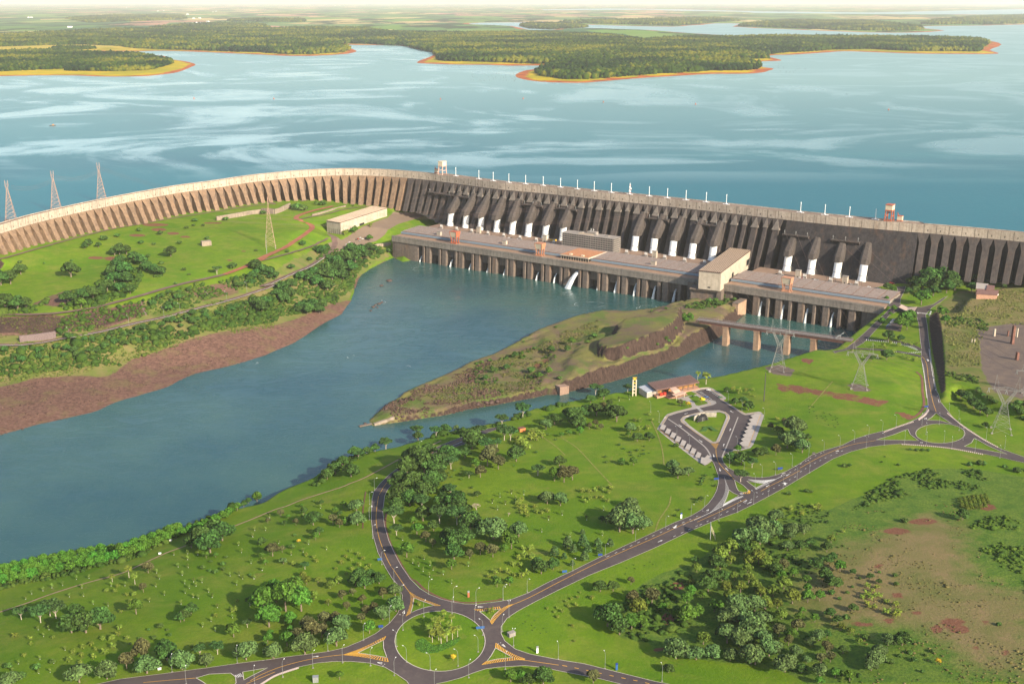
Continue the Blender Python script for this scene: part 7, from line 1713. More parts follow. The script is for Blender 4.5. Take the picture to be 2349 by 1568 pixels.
trees('Q', RIV, [('u',1445,150,140),('u',560,300,110),('u',720,305,110),('u',1290,335,150),('u',1340,335,130),('u',1230,395,90),('u',1270,215,110),('d',570,335,90),('d',800,280,90),('u',300,410,110),('d',210,430,80),('d',140,450,80),('d',50,480,110),('u',70,490,90),('d',10,640,130),('d',-60,560,110),('d',-120,620,110),('d',-190,660,110),('s',890,250,50),('u',1080,310,120)])
trees('J', RIV, [('d',60,40,60)])
UP = 'in the riverside grove near the tower'
trees('Q', UP, [('s',1640,245,110),('d',1710,205,110),('d',1820,150,110),('d',1870,185,150),('d',1930,155,120),('d',1900,235,140),('b',1835,292,52),('b',1770,308,46),('b',1920,288,70),('o',2000,242,60),('o',2050,222,60),('o',2100,247,56),('d',2230,180,160),('d',2170,130,120),('o',2120,75,60),('d',1980,120,110),('d',2060,130,120)])
trees('G', UP, [('u',440,770,80),('u',170,790,110),('d',130,860,86),('d',240,830,110),('o',235,910,50),('d',290,880,60),('g',370,840,30),('g',455,830,30)])
PK = 'around the coach park'
trees('G', PK, [('s',460,1105,100),('b',445,1140,46),('d',520,1180,92),('d',620,1175,86),('b',390,1370,60),('b',490,1382,80),('s',815,1420,110),('s',860,1490,130),('s',950,1465,92),('o',880,885,60),('y',945,892,62),('y',1060,862,66),('d',1270,775,56),('d',1340,872,70),('d',1405,862,66),('d',1450,922,92),
 ('s',1830,1130,180),('s',1775,1235,150),('s',1900,1275,150),('s',1850,1200,150),('d',1945,1172,60),('o',1635,1085,62),('d',1700,1122,80),('d',1725,1135,60),('d',1530,1305,92),('d',1580,1295,80),('o',1680,1295,92),('d',1300,1362,100),('d',1390,1372,120),('b',1360,1275,72),('u',1480,1400,104),('u',1385,1520,124),('o',1750,1045,62)]
 + [('k',x,y,w) for x,y,w in ((370,1215,36),(410,1245,33),(465,1275,36),(520,1260,33),(580,1225,24),(575,1258,28),(575,1290,36),(618,1280,22),(540,1305,26),(470,1300,30),(255,1315,40),(265,1360,40),(842,1224,60),(990,808,32),(1140,1398,27),(1175,1557,42),(1075,1495,46),(1060,1520,46),(1050,1545,46),(1090,1470,40))]
 + [('P',x,y,w) for x,y,w in ((1095,705,60),(1025,668,40))] + [('p',x,y,w) for x,y,w in ((1318,755,48),(1370,780,58),(1430,760,42),(1480,755,42),(1458,790,32),(1495,808,27),(500,1012,42),(545,1017,46),(620,962,36),(645,1007,32),(610,1082,62),(540,1092,62),(1690,1002,42),(1815,1037,70))])
trees('G', 'in the young orchard on the right lawn', [('k',x,y,15) for x,y in ((1955,890),(1975,890),(1960,915),(1995,895),(2000,930),(1960,940),(2025,990),(2060,970),(2085,945),(2095,975),(2105,995),(2130,955),(2140,965),(2175,975),(2180,1000),(2195,1020),(2155,1005),(2095,1010),(2120,1045),(2165,1050),(2175,1065),(2020,970),(2075,990),(2200,1040),(2195,990))])
trees('K', 'on the lawn left of the main road', [('s',1000,295,220),('s',1110,310,220),('s',1195,275,150),('s',1060,240,260),('s',1095,97,120),('d',850,212,60),('k',1495,120,36),('k',1460,165,36),('d',1680,42,50),('k',1640,52,40),('k',1598,112,30)])
RP = 'right of the small roundabout'
trees('H', RP, [('d',1770,612,90),('d',1830,645,110),('d',1880,695,110),('d',1930,735,100),('d',1990,765,90),('b',1825,640,62),('d',1975,858,60)] + [('k',x,y,w) for x,y,w in ((1910,562,62),(1960,592,62),(2010,622,72),(2060,652,62),(2220,702,90),(2270,742,90),(2250,662,80),(2290,782,60),(1920,540,50),(2040,640,60))])
trees('H', 'on the lawn below the small roundabout', [('k',x,y,w) for x,y,w in ((1850,1175,70),(1930,1165,80),(1965,1167,60),(2140,1192,60),(2240,1227,90),(2290,1222,60),(1248,1172,40),(1110,1147,26),(1135,1102,22),(330,1415,60),(480,1395,60),(520,1400,50),(800,1185,60),(840,1180,50),(1350,1045,40),(1400,1050,44),(1450,1050,44),(1500,1052,40))])
TR = 'by the palm ringed loop'
trees('H', TR, [('p',x,y,w) for x,y,w in ((1120,180,42),(1180,160,42),(1250,177,42),(1300,160,42),(1350,172,42),(1410,162,42),(1060,190,42),(1140,202,42),(1210,227,42),(1300,272,46),(1330,292,46),(1390,302,46),(1415,292,40),(930,232,40),(860,227,40))] + [('d',1165,132,100),('d',1270,132,62),('d',1020,302,72),('d',1150,292,110)])
TI = 'in the clump at the dam foot'
trees('D', TI, [('d',1500,935,180),('d',1600,905,170),('d',1680,935,150),('d',1450,965,130),('d',1400,935,120),('d',1560,975,130),('d',1650,985,130),('d',1720,965,120),('d',1350,925,80),('b',1440,1085,140),('d',1330,993,62),('d',1390,985,72),('d',1540,1012,100),('d',1480,1012,80),('d',1160,962,80),('b',1200,992,70),('b',1150,1062,50),('b',1210,1142,62),('d',1890,895,90),('d',1860,975,90),('d',2130,955,50)])
trees('D', 'around the small car park', [('b',1300,1255,130),('b',1340,1235,110),('b',1260,1295,110),('b',1320,1295,100),('b',1110,1265,70),('b',1180,1182,40),('b',1620,1195,100),('b',1640,1245,80),('b',1600,1145,60)])
GR = 'in the lower right grove'
trees('K', GR, [('d',840,795,120),('d',945,792,100),('o',1095,737,76),('d',900,1085,220),('d',960,1000,150),('d',1000,1155,160),('b',1100,1115,150),('b',1180,1115,130),('m',1150,985,170),('o',1110,890,120),('o',1270,900,140),('b',1355,955,80),('b',1480,1015,100),('b',1560,1065,170),('b',1650,1015,130),('b',1690,855,80),('b',1590,835,100),('b',1560,905,110),
 ('m',1645,632,96),('d',1630,552,62),('m',1600,752,76),('d',1740,795,150),('d',1770,725,140),('d',1860,705,110),('m',1840,545,160),('m',1920,485,150),('d',1800,595,130),('d',1840,615,110),('m',1930,562,90),('m',1960,702,90),('m',1890,795,110),('m',1920,875,120),('m',2010,805,120),('m',2080,725,110),('m',2130,785,110),('m',2180,835,110),('m',2070,645,100),('m',2080,575,100),('m',2160,565,150),('m',2220,605,110),
 ('s',2050,405,200),('s',2200,365,220),('s',2150,305,180),('d',2050,475,130),('m',2130,485,120),('m',2220,945,130),('s',1990,995,220),('s',1920,1085,200),('s',2040,1085,200),('s',2100,1185,230),('s',1900,1225,190),('s',2000,1255,180),('s',2180,1085,170),('s',2130,965,170),('b',1790,965,110),('b',1840,985,120),('m',1700,1235,140),('s',1470,1355,210),('s',1640,1365,150),('s',1780,1352,140),('s',1925,1372,130),('s',2100,1395,210),('s',2250,1335,170)])
trees('K', 'on the lawn below the grove', [('d',1410,1472,90)] + [('p',x,y,w) for x,y,w in ((670,808,26),(650,850,30),(597,862,30),(770,858,50),(555,885,30),(572,925,36),(635,915,38),(480,938,30),(397,945,30),(457,972,30),(520,968,40),(482,1015,36),(605,1090,36),(625,1215,26))] + [('k',x,y,15) for x,y in ((240,1000),(290,1040),(195,1065),(265,1080),(295,1100),(365,1105),(340,1145),(390,1135),(270,1120),(215,1050),(1060,600),(1120,575),(1130,605),(1210,580),(1280,570),(1255,550),(1050,650))])
trees('L', GR, [('s',225,215,130),('s',90,405,200),('s',200,335,160),('s',350,315,130),('s',460,315,110),('s',345,362,72),('s',320,455,100),('d',430,447,96),('d',510,412,82),('d',650,465,100),('d',705,532,72),('d',560,605,120),('d',660,565,92),('d',640,695,120),('d',715,775,120),('d',680,745,100),('b',760,632,100),('m',685,387,80),('o',290,615,100),('d',220,655,120),('b',265,695,92),('b',370,672,72),('b',480,722,76),('m',290,775,130),('m',200,835,130),('m',360,895,150),('b',490,885,110),('b',590,875,92),('b',485,805,80),('m',130,935,130),('m',235,935,100),('m',270,1025,110),('m',140,575,110),('b',420,1045,92),('b',550,1052,80),('b',445,977,62),('o',650,1305,110),('o',600,1395,100),('o',680,1385,92),('s',510,1245,92),('s',580,1205,110),('d',650,1182,80),('o',400,1135,130),('o',250,1175,130),('b',350,1205,120),('o',330,1245,92),('s',190,1315,160),('s',300,1465,200),('s',390,1335,110),('s',590,1505,140),('d',440,1472,92),('s',50,1405,160),('s',480,1392,80),('s',120,1240,150)])
FD = 'on the brown scrub field'
trees('L', FD, [('d',870,652,56),('d',1015,692,62),('d',1085,732,52),('d',680,1012,92),('d',875,962,80),('d',740,1062,80),('m',770,1122,80),('m',850,1142,70),('s',1160,1245,120),('d',1280,1245,140),('s',1050,1405,160),('s',1020,1455,120),('s',1090,1335,130),('d',785,1312,80),('m',920,1232,62),('b',720,1515,100),('b',840,1545,100),('b',590,1575,80),('y',1580,1402,70),('d',1785,197,110)] + [('k',x,y,w) for x,y,w in ((385,532,80),(815,1027,80),(690,817,72),(820,812,52),(755,862,46),(862,762,36),(975,1192,80),(1530,1302,62),(1380,1377,72),(1260,1342,56),(1345,1312,62),(1475,1332,42),(1450,1472,52),(1180,1392,80),(1300,217,80),(990,80,60),(1130,135,30),(925,690,40),(2090,1080,60),(1230,740,60),(1220,670,60),(1090,640,40))]
 + [('p',x,y,w) for x,y,w in ((990,762,56),(1070,772,52),(1030,802,52),(985,832,62),(950,852,52),(1015,862,62),(1055,842,46),(1090,842,52),(985,902,52),(1005,932,46),(1050,932,46),(1150,892,56),(1225,917,62),(1145,982,72),(1240,987,82),(1220,1012,62),(785,302,42),(545,102,62),(580,102,62),(440,152,52),(350,112,52))])
for i in range(34):
    x = 1760 + (i % 7) * 36 + (i // 7) * 8; y = 18 + (i // 7) * 22 + (i % 7 - 3) * -5
    if y < 118: trees('L', 'in the cauliflower patch', [('m', x, y + 4,40)])
trees('L', 'in the cauliflower patch', [('m',1780 + 38 * i, 92 + 6 * (i % 2), 46) for i in range(4)])
HG = 'in the riverside hedge'
_h = [(-40,700),(30,690),(110,675),(190,660),(270,640),(350,620),(430,610),(510,590),(590,580),(670,560),(750,550),(830,530),(900,500),(970,490),(1040,470),(1100,450),(1170,420),(1240,400),(1310,370),(1380,340),(1450,310),(1520,285),(1590,265),(1660,235),(1730,205),(1800,175),(1860,150),(1920,115)]
for x, y in _h:
    trees('I', HG, [('h', x, y + 40,130 if x < 1400 else 105)])
    if x < 1500: trees('I', HG, [('h', x + 30, y - 25,120)])
    if x < 900: trees('I', HG, [('h', x + 10, y - 70,110)])
trees('I', HG, [('b',1985,120,80),('d',2040,90,60),('d',2080,60,60),('b',2150,45,90)])
LT = 'on the left terrace lawn'
trees('A', LT, [('d',595,1168,140),('d',10,1235,150),('d',90,1225,130),('d',175,1145,100),('d',740,910,72),('d',710,930,52),('d',825,920,56),('d',1345,815,46),('d',1430,995,110),('d',1000,985,120),('d',1060,980,92),('d',960,990,80),('u',1815,1145,84),('d',570,1385,120),('d',700,1355,120),('d',780,1355,120),('d',50,1445,160),('d',150,1445,140),('d',220,1435,120),('b',680,1425,92),('b',525,1425,52)]
 + [('k',x,y,w) for x,y,w in ((600,1035,40),(1180,888,62),(1290,898,42),(1355,1058,60),(1950,1092,92),(1890,692,62),(1730,852,52),(1540,1112,52),(1470,1227,40),(1630,702,60),(870,858,80),(980,832,62),(1170,782,62),(1620,740,40),(1500,890,60),(1560,760,50),(1700,740,40),(170,1050,50),(370,1055,26),(1240,1000,50),(1580,1150,40),(2140,950,40),(2200,640,60))])
trees('A', 'in the gully across the left terrace', [('x',x,y,w) for x,y,w in ((1340,1155,120),(1290,1135,120),(1230,1115,120),(1180,1065,130),(1120,1035,130),(980,1085,120),(950,1155,140),(1040,1155,160),(960,1225,160),(1060,1225,150),(1090,1305,110),(900,1285,140),(1000,1295,130),(850,1325,120),(1010,1050,100))])
BB = 'on the bank below the left hall'
trees('B', BB, [('x',x,y,w) for x,y,w in ((850,965,120),(920,985,140),(970,1015,120),(880,1045,150),(800,1065,170),(720,1085,150),(750,1135,160),(830,1125,150),(650,1135,140),(690,1205,160),(780,1195,140),(600,1185,150),(540,1165,130),(650,1285,140),(560,1245,140),(480,1205,130),(420,1195,120),(710,1345,62),(590,975,110),(560,955,80),(620,945,70),(655,1025,80),(1000,945,100),(1040,955,80),(1160,965,60))])
trees('B', 'in the round thicket above the shore', [('x',x,y,w) for x,y,w in ((430,1445,130),(520,1435,140),(600,1425,120),(480,1475,140),(580,1475,110),(400,1470,100))])
trees('B', 'beside the low left road', [('x',x,y,w) for x,y,w in ((270,1295,130),(340,1265,130),(230,1335,120),(330,1345,130),(280,1385,120),(130,1405,120),(60,1425,140),(100,1465,150),(20,1235,80),(100,1135,120),(160,1155,120),(50,1105,140),(210,1175,90),(20,1185,100),(350,1105,70),(500,1035,60),(440,905,70))])
trees('B', 'on the grassy knoll by the left terrace', [('k',x,y,w) for x,y,w in ((395,605,110),(450,610,110),(610,565,80),(360,590,70),(560,560,60),(310,960,46),(860,575,30))])
trees('B', 'in front of the left hall', [('b',1000,872,60),('p',790,812,52),('p',805,805,46),('b',880,802,62),('p',1010,747,40),('b',860,805,50)])
# belts of the left bank
def belt(reg, area, poly, step, wd, seed, kind='x', world_w=None):
    w_ = np.array([on(*p)[:2] for p in T(reg, poly)]); X, Y, s = scatter(w_, step, None, seed, 1.0); r = np.random.default_rng(seed)
    for x, y in zip(X, Y):
        q = proj((x, y, float(hgt(x, y)))); TREES.append((kind, q[0], q[1], wd * r.uniform(.6,1.25) * F / q[2], area))
belt('E', 'in the wooded belt above the left shore', [(-80,640),(0,632),(200,610),(500,570),(700,515),(1000,475),(1300,415),(1600,335),(1900,265),(2100,215),(2300,150),(2300,260),(2000,320),(1700,400),(1500,500),(1300,560),(1100,640),(700,700),(400,750),(-80,790)], 12.5,11,3)
belt('E', 'in the cutting above the low road', [(1200,240),(1300,190),(1500,130),(1640,90),(1560,200),(1480,290),(1380,320),(1260,310)], 12,10,4)
belt('E', 'in the cutting above the low road', [(1900,60),(2000,20),(2300,-30),(2300,50),(2120,110),(2000,120)], 12,10,5)
belt('E', 'at the foot of the rock cutting', [(460,470),(600,500),(720,480),(600,515),(480,510)], 9,8,6)
trees('F', 'on the rocky island', [('d',1340,880,50),('b',1350,915,36),('d',1590,690,60),('d',1520,790,60),('d',1420,820,60),('d',1890,650,70),('k',1750,620,50),('b',1870,830,60),('k',1720,810,90),('b',1790,870,60),('k',1310,735,50),('k',1380,720,50),('k',1930,440,36),('k',1660,560,30),('b',2060,590,70),('d',2030,640,60),('k',2250,520,70),('k',1960,870,60),('k',1480,980,40)])
trees('G', 'on the rocky island', [('b',910,170,60),('b',930,190,50),('k',760,330,60),('k',780,350,50),('k',690,375,40),('k',130,330,50),('k',100,360,60),('k',440,405,40),('k',1040,190,36),('b',960,180,70),('k',640,95,30),('k',760,75,36),('k',840,240,40)])
trees('C', 'on the point under the tall hall', [('k',x,y,w) for x,y,w in ((1640,1290,60),(1700,1285,60),(1750,1270,70),(1800,1265,60),(1860,1235,70),(1920,1215,70),(1980,1225,60),(1830,1300,60),(1900,1270,60),(1570,1310,50),(1660,1320,50),(1960,1255,50))])
plant_all()
# thickets: undergrowth too dense to count
M_GRS = mat_leafmass('green scrub mass', (.034,.078,.012),(.085,.150,.018),(.16,.20,.03))
M_THK = mat_leafmass('thicket leaves mass', (.024,.056,.010),(.056,.112,.016),(.115,.160,.026))
def thicket(reg, label, poly, step, size, seed, keep=None, fl=.8, mat=None):
    w_ = np.array([on(*p)[:2] for p in T(reg, poly)]); X, Y, s = scatter(w_, step, keep, seed, 0); r = np.random.default_rng(seed)
    rad = size * r.lognormal(0,.38, len(X)); z = hgt(X, Y) + rad * .3
    tone = .1 + .8 * fbm(X, Y, 40, seed) + r.normal(0,.15, len(X))
    return tag(crowns('thicket', np.column_stack([X, Y, z]), rad, fl, mat or M_THK, 1, seed, .22, tone), label, 'thicket', kind='stuff')
nz = lambda sc, th, sd: (lambda X, Y, s: fbm(X, Y, sc, sd) > th)
thicket('E', 'dense undergrowth between the low road and the left shore', [(-80,632),(0,622),(200,602),(500,560),(700,505),(1000,465),(1300,405),(1600,325),(1900,258),(2100,208),(2300,140),(2300,400),(2000,440),(1700,480),(1500,560),(1300,620),(1100,690),(1000,760),(700,770),(400,810),(-80,850)], 4.2,2.6,1, nz(45,.30,2))
thicket('E', 'scrubby undergrowth in the cutting above the low road', [(500,340),(1200,215),(1640,80),(2000,10),(2300,-40),(2300,60),(2000,130),(1600,270),(1300,330),(700,470),(480,520)], 4.5,2.0,2, nz(40,.40,5))
thicket('A', 'undergrowth along the edge of the left terrace', [(-60,1440),(300,1400),(560,1290),(800,1250),(860,1140),(1000,1030),(1180,1040),(1380,1130),(1330,1180),(1200,1140),(1130,1290),(800,1420),(300,1480),(-60,1490)], 4.5,2.3,3, nz(40,.42,7))
thicket('B', 'undergrowth on the bank below the left hall', [(560,920),(640,900),(820,960),(960,900),(1060,900),(1130,960),(900,1120),(860,1260),(700,1400),(300,1500),(0,1560),(0,1380),(200,1290),(420,1160),(560,1080)], 4.5,2.3,4, nz(40,.30,9))
thicket('F', 'low green scrub on the middle of the island', [(1250,740),(1500,690),(1800,600),(1950,640),(1900,800),(1800,900),(1500,900),(1300,930),(1200,870)], 4.0,1.2,5, nz(30,.44,11), .6)
thicket('C', 'bright grass clumps on the green point', [(1550,1320),(1640,1280),(1800,1255),(1900,1200),(2010,1215),(2000,1250),(1880,1290),(1700,1330)], 2.6,1.3,6, None, .5)
thicket('L', 'dense green scrub on the right edge of the brown field', [(1850,250),(1950,170),(2150,160),(2330,230),(2330,860),(2150,780),(2000,640),(1890,430)], 3.0,1.25,7, nz(22,.45,13), .6, M_GRS)
thicket('H', 'dark green scrub band at the top of the scrub field', [(1000,1400),(1250,1260),(1500,1200),(1900,1200),(2000,1290),(1900,1400),(1600,1440),(1300,1430),(1100,1480),(850,1560)], 3.0,1.2,8, nz(22,.42,15), .6)
thicket('K', 'bushy scrub around the grove', [(1000,900),(1350,640),(1500,610),(1600,680),(1500,900),(1750,1150),(1300,1230),(1050,1180),(1100,1000)], 4.0,1.5,9, nz(30,.45,17), .6)
thicket('L', 'knee high scrub between the grove trees', [(0,150),(400,60),(800,60),(900,300),(700,700),(600,1000),(900,1200),(1300,1500),(900,1568),(500,1560),(250,1440),(0,1380)], 4.4,1.1,10, nz(30,.5,19), .5)
thicket('I', 'reedy edge along the riverside hedge', [(-60,800),(200,730),(500,690),(800,600),(1000,560),(1200,500),(1500,330),(1800,200),(2000,110),(1980,90),(1750,180),(1450,310),(1150,440),(900,520),(600,610),(300,670),(-60,740)], 3.2,1.6,11, None, .9)
thicket('Q', 'grassy fringe along the river bank', [(-300,700),(0,470),(250,415),(500,340),(760,290),(1000,240),(1300,185),(1420,130),(1640,70),(1840,20),(1840,40),(1600,100),(1450,150),(1250,215),(1000,262),(700,320),(450,375),(150,455),(-100,590),(-300,740)], 3.2,1.8,12, nz(25,.30,21), .7)
thicket('D', 'green tangle on the right plateau beside the cliff', [(1620,1110),(1720,1170),(1850,1180),(2000,1240),(2000,1300),(1800,1290),(1660,1260)], 3.6,1.2,13, nz(25,.42,23), .6)
thicket('H', 'bushes along the lower rim of the right plateau', [(1640,380),(1800,410),(1920,430),(1920,500),(1780,460),(1650,430)], 3.4,1.2,14, nz(25,.35,25), .7)
thicket('H', 'bushy strip at the right edge below the earth field', [(2180,660),(2300,640),(2420,740),(2420,860),(2300,790)], 3.6,1.6,15, nz(25,.35,27), .7)

M_DRYT = mat_leafmass('dry tufts mass', (.095,.092,.028),(.165,.145,.048),(.245,.200,.085))
M_STON = mat_leafmass('stones mass', (.060,.036,.030),(.135,.085,.066),(.255,.165,.130))
thicket('L', 'knee high dry grass tufts over the brown field', [(700,300),(1000,100),(1700,60),(1900,250),(1950,600),(2330,900),(2400,1570),(900,1570),(1200,1400),(700,1100),(500,700)], 3.0,.5,16, nz(14,.60,31), .4, M_DRYT)
thicket('D', 'rough grass tufts over the right plateau', [(1650,1120),(1850,1010),(2400,960),(2400,1260),(2000,1240),(1930,1420),(1940,1600),(1660,1600),(1640,1300)], 2.6,.7,17, nz(14,.42,33), .5, mat_leafmass('rough grass mass', (.080,.115,.024),(.165,.180,.045),(.26,.24,.08)))
thicket('E', 'loose stones on the left shore', [(-60,900),(300,850),(700,860),(1050,750),(1300,640),(1600,560),(2300,440),(2300,640),(2000,740),(1400,930),(760,1155),(0,1345),(-60,1345)], 2.8,.42,18, nz(30,.50,35), .6, M_STON)
thicket('F', 'stones on the rocky island', [(380,1210),(640,1030),(1050,850),(1400,700),(1300,950),(1850,990),(1600,1045),(1000,1165),(600,1225)], 2.2,.8,19, nz(26,.42,37), .6, M_STON)
thicket('F', 'tufts of dry grass on the rocky island', [(600,1100),(1000,930),(1400,720),(1800,560),(2280,380),(2290,500),(1900,650),(1800,950),(1200,1060)], 2.6,.8,20, nz(24,.46,39), .5, mat_leafmass('island tufts', (.055,.075,.018),(.12,.13,.035),(.20,.17,.06)))
thicket('E', 'grass tufts on the rock cuttings of the left bank', [(-60,350),(500,340),(1200,215),(1250,330),(1000,420),(600,480),(-60,560)], 3.2,1.0,21, nz(24,.5,41), .6, mat_leafmass('bank tufts', (.050,.065,.018),(.11,.12,.035),(.18,.16,.06)))

thicket('E', 'yellow green grass clumps along the left bank', [(-80,620),(1000,470),(2300,120),(2300,440),(1700,540),(1200,680),(700,830),(-80,900)], 3.0,1.1,22, nz(28,.42,43), .6, mat_leafmass('bank grass', (.06,.10,.02),(.13,.17,.03),(.20,.21,.06)))
# ---------------------------------------------------------------- lamps, cars, signs and other small things
def ranked(items, desc, area):
    """items: photo points; labels by rank from the left"""
    ids = sorted(range(len(items)), key=lambda i: items[i][0]); n = len(ids); o = [''] * n
    for j, i in enumerate(ids): o[i] = '%s %s, %s' % (desc, area, 'leftmost' if j == 0 else ('rightmost' if j == n - 1 else (nth(j) + ' from left' if j <= n // 2 or n < 4 else nth(n - 1 - j) + ' from right')))
    return o if n > 1 else ['only %s %s' % (desc, area)]
m = MB(); m.tube([(0,0,-.5),(0,0,8.0),(.3,0,9.4),(1.2,0,10.2),(2.0,0,10.3)], [.11,.08,.06,.05,.05], 5); LP1 = m.mesh('pole', M_STEEL)
m = MB(); m.box(1.9,2.8,-.16,.16,10.2,10.38); LP2 = m.mesh('lamp_head', M_WHITE)
m = MB(); m.box(-.4,.4,-.4,.4,-.4,.35); LP3 = m.mesh('footing', M_OFF)
lamp0 = None
def lamps(reg, area, pts, rz=0.0, sc=1.0):
    global lamp0
    q = T(reg, pts)
    for p, l in zip(q, ranked(q, 'curved lamp post', area)):
        b = on(*p)
        if lamp0 is None:
            lamp0 = thing('street_lamp', l, 'lamp post', b, rz, 'curved street lamps'); link('pole', LP1, None, lamp0); link('lamp_head', LP2, None, lamp0); link('footing', LP3, None, lamp0); lamp0.scale = (sc,) * 3
        else: dup(lamp0, b, rz, l, None, sc)
lamps('J', 'on the large roundabout island', [(1310,1388),(1508,1450),(1740,1418),(1908,1300),(1228,1255),(1948,1160)], 2.6)
lamps('J', 'around the large roundabout rim', [(1280,1118),(1455,1005),(1690,980),(1880,1050),(1008,1415),(1207,1497),(1543,1600),(1830,1515),(2165,1010),(2110,1130),(2205,1250),(2135,1445)], 1.2)
lamps('J', 'along the curving road', [(1000,195),(1025,350),(1102,570),(1205,715),(1258,868),(1495,820),(1702,880),(1890,895),(2117,865)], .5)
lamps('J', 'along the bottom left road', [(1168,1055),(950,1205),(652,1292),(775,1390),(527,1435),(275,1510)], 1.2)
lamps('I', 'on the bottom left verge', [(1440,1468),(1985,1395),(1558,1568),(2130,1568)], 1.6)
lamps('K', 'along the lower main road', [(25,865),(227,800),(608,625),(880,500),(1133,378),(1385,265),(1597,165),(1711,90),(1830,205),(1985,135),(2120,65)], -.9)
lamps('K', 'along the bottom right road', [(75,1012),(113,1250),(487,1360),(878,1440),(1355,1545)], 1.8)
lamps('H', 'along the upper main road', [(37,1495),(163,1428),(285,1365),(402,1285),(505,1235),(108,1270),(220,1248),(360,1178),(498,1112),(625,1063),(760,1022),(880,978),(980,1025),(1000,935),(1115,890),(1230,845),(1130,1003)], 2.2)
lamps('H', 'around the small roundabout', [(1300,985),(1445,835),(1483,995),(1480,915),(1590,830),(1630,985),(1695,1035),(1790,960),(1757,880),(1750,810),(1670,750),(1890,1055),(1982,955),(2098,1110),(2138,1028)], 1.4)
lamps('G', 'around the coach park', [(1395,930),(1280,850),(1580,995),(703,1020),(632,935),(1355,1240),(1290,1390),(1412,1450),(1505,1560),(850,1150),(955,1225),(1157,400)], 2.0)
lamps('Q', 'beside the river road', [(165,870),(160,990),(205,750),(580,435)], .4)
lamps('E', 'on the low left road', [(1080,425),(1508,320),(1897,218),(580,530),(1373,355),(2065,140)], 2.6,1.25)
# --- cars
M_TYRE = simple('black rubber', (.02,.02,.02), .8); M_CARGL = simple('dark car glass', (.02,.025,.03), .15,.1,1,.6)
CPAINT = {'white': simple('white car paint', (.78,.78,.78), .3,.03,1,.5), 'grey': simple('grey car paint', (.28,.29,.30), .3,.05,1,.5), 'black': simple('black car paint', (.025,.025,.03), .25,.05,1,.5), 'red': simple('red car paint', (.45,.03,.025), .3,.05,1,.5), 'blue': simple('blue car paint', (.04,.10,.28), .3,.05,1,.5), 'green': simple('green car paint', (.05,.16,.08), .3,.05,1,.5)}
def car_body(L=4.4, W=1.8):
    m = MB(); h = W / 2
    prof = [(-L / 2,.45),(-L / 2 + .05,.95),(-L * .30,1.02),(L * .25,1.0),(L / 2 - .1,.82),(L / 2,.45)]
    vs = [(x, -h, z) for x, z in prof] + [(x, h, z) for x, z in prof]; n = len(prof)
    m.add(vs, [tuple(range(n)), tuple(range(2 * n - 1, n - 1,-1))] + [(i, n + i, n + (i + 1) % n, (i + 1) % n) for i in range(n)])
    m.hexa([(-L * .26,-h * .78,1.36),(L * .05,-h * .78,1.36),(L * .05, h * .78,1.36),(-L * .26, h * .78,1.36),(-L * .24,-h * .72,1.45),(L * .03,-h * .72,1.45),(L * .03, h * .72,1.45),(-L * .24, h * .72,1.45)]); return m
def cab(L=4.4, W=1.8):
    m = MB(); h = W / 2; m.hexa([(-L * .40,-h * .94,1.0),(L * .22,-h * .94,1.0),(L * .22, h * .94,1.0),(-L * .40, h * .94,1.0),(-L * .27,-h * .78,1.36),(L * .06,-h * .78,1.36),(L * .06, h * .78,1.36),(-L * .27, h * .78,1.36)]); return m
m = MB(); m.bar((0,-.11,0),(0,.11,0), .33, n=10); WH = m.mesh('wheel', M_TYRE)
CAB = cab().mesh('windows', M_CARGL); CARS = {}
def cars(reg, area, pts, rz):
    cols = sorted({p[2] for p in pts})
    for col in cols:
        pp = [p for p in pts if p[2] == col]; q = T(reg, [p[:2] for p in pp])
        for p, l in zip(q, ranked(q, col + ' car', area)):
            b = on(*p)
            if reg in 'CD' and b[2] < Z_DECK + 1: b = at(*p, Z_DECK); b[2] = 36.65 if LI(b)[1] > 60 else 36.05
            b = b + (0,0,.3 if b[2] > 37 or reg not in 'CD' else 0)
            if col not in CARS:
                o = thing('parked_car', l, 'car', b, rz, 'parked cars'); link('body', car_body().mesh('body', CPAINT[col]), None, o); link('windows', CAB, None, o)
                for x in (-1.35,1.35):
                    for y in (-.82,.82): w = link('wheel', WH, None, o); w.location = (x, y, .33)
                CARS[col] = o
            else: dup(CARS[col], b, rz, l)
A0_ = DIRZ
cars('B', 'on the plaza by the left hall', [(890,857,'black'),(905,850,'red'),(922,842,'white'),(942,852,'white'),(915,868,'grey'),(808,897,'white'),(830,880,'white'),(820,915,'white')], .9)
cars('B', 'driving on the low left road', [(480,1097,'white')], .75)
cars('C', 'on the station deck by the pavilion', [(470,880,'white')], A0_)
cars('C', 'in the yard left of the office block', [(75,733,'white'),(95,735,'black'),(150,742,'white'),(175,748,'grey'),(395,778,'white'),(412,780,'white'),(428,783,'grey'),(452,785,'white')], A0_ + 1.5)
cars('B', 'in the left yard below the pipes', [(1880,803,'white'),(1905,806,'white'),(1930,808,'black'),(1952,812,'white'),(2215,848,'white'),(2240,851,'grey'),(2262,853,'black')], A0_ + 1.5)
cars('D', 'in the right yard below the pipes', [(235,830,'black'),(256,832,'white'),(280,835,'grey'),(430,858,'white'),(450,860,'red'),(468,862,'white'),(535,872,'black'),(555,875,'white'),(572,878,'grey'),(835,912,'black'),(852,912,'white'),(1003,935,'white'),(1185,902,'red'),(1206,907,'red'),(1064,948,'white'),(1086,948,'white')], A0_ + .2)
cars('D', 'in the small car park', [(1210,1205,'white'),(1203,1215,'white'),(1194,1226,'white'),(1185,1237,'grey'),(1172,1248,'white'),(1160,1258,'blue')], .3)
cars('D', 'beside the road at the gatehouse', [(1520,1140,'white'),(1515,1155,'white'),(1508,1168,'grey'),(1412,1150,'white'),(1582,1105,'red')], 1.3)
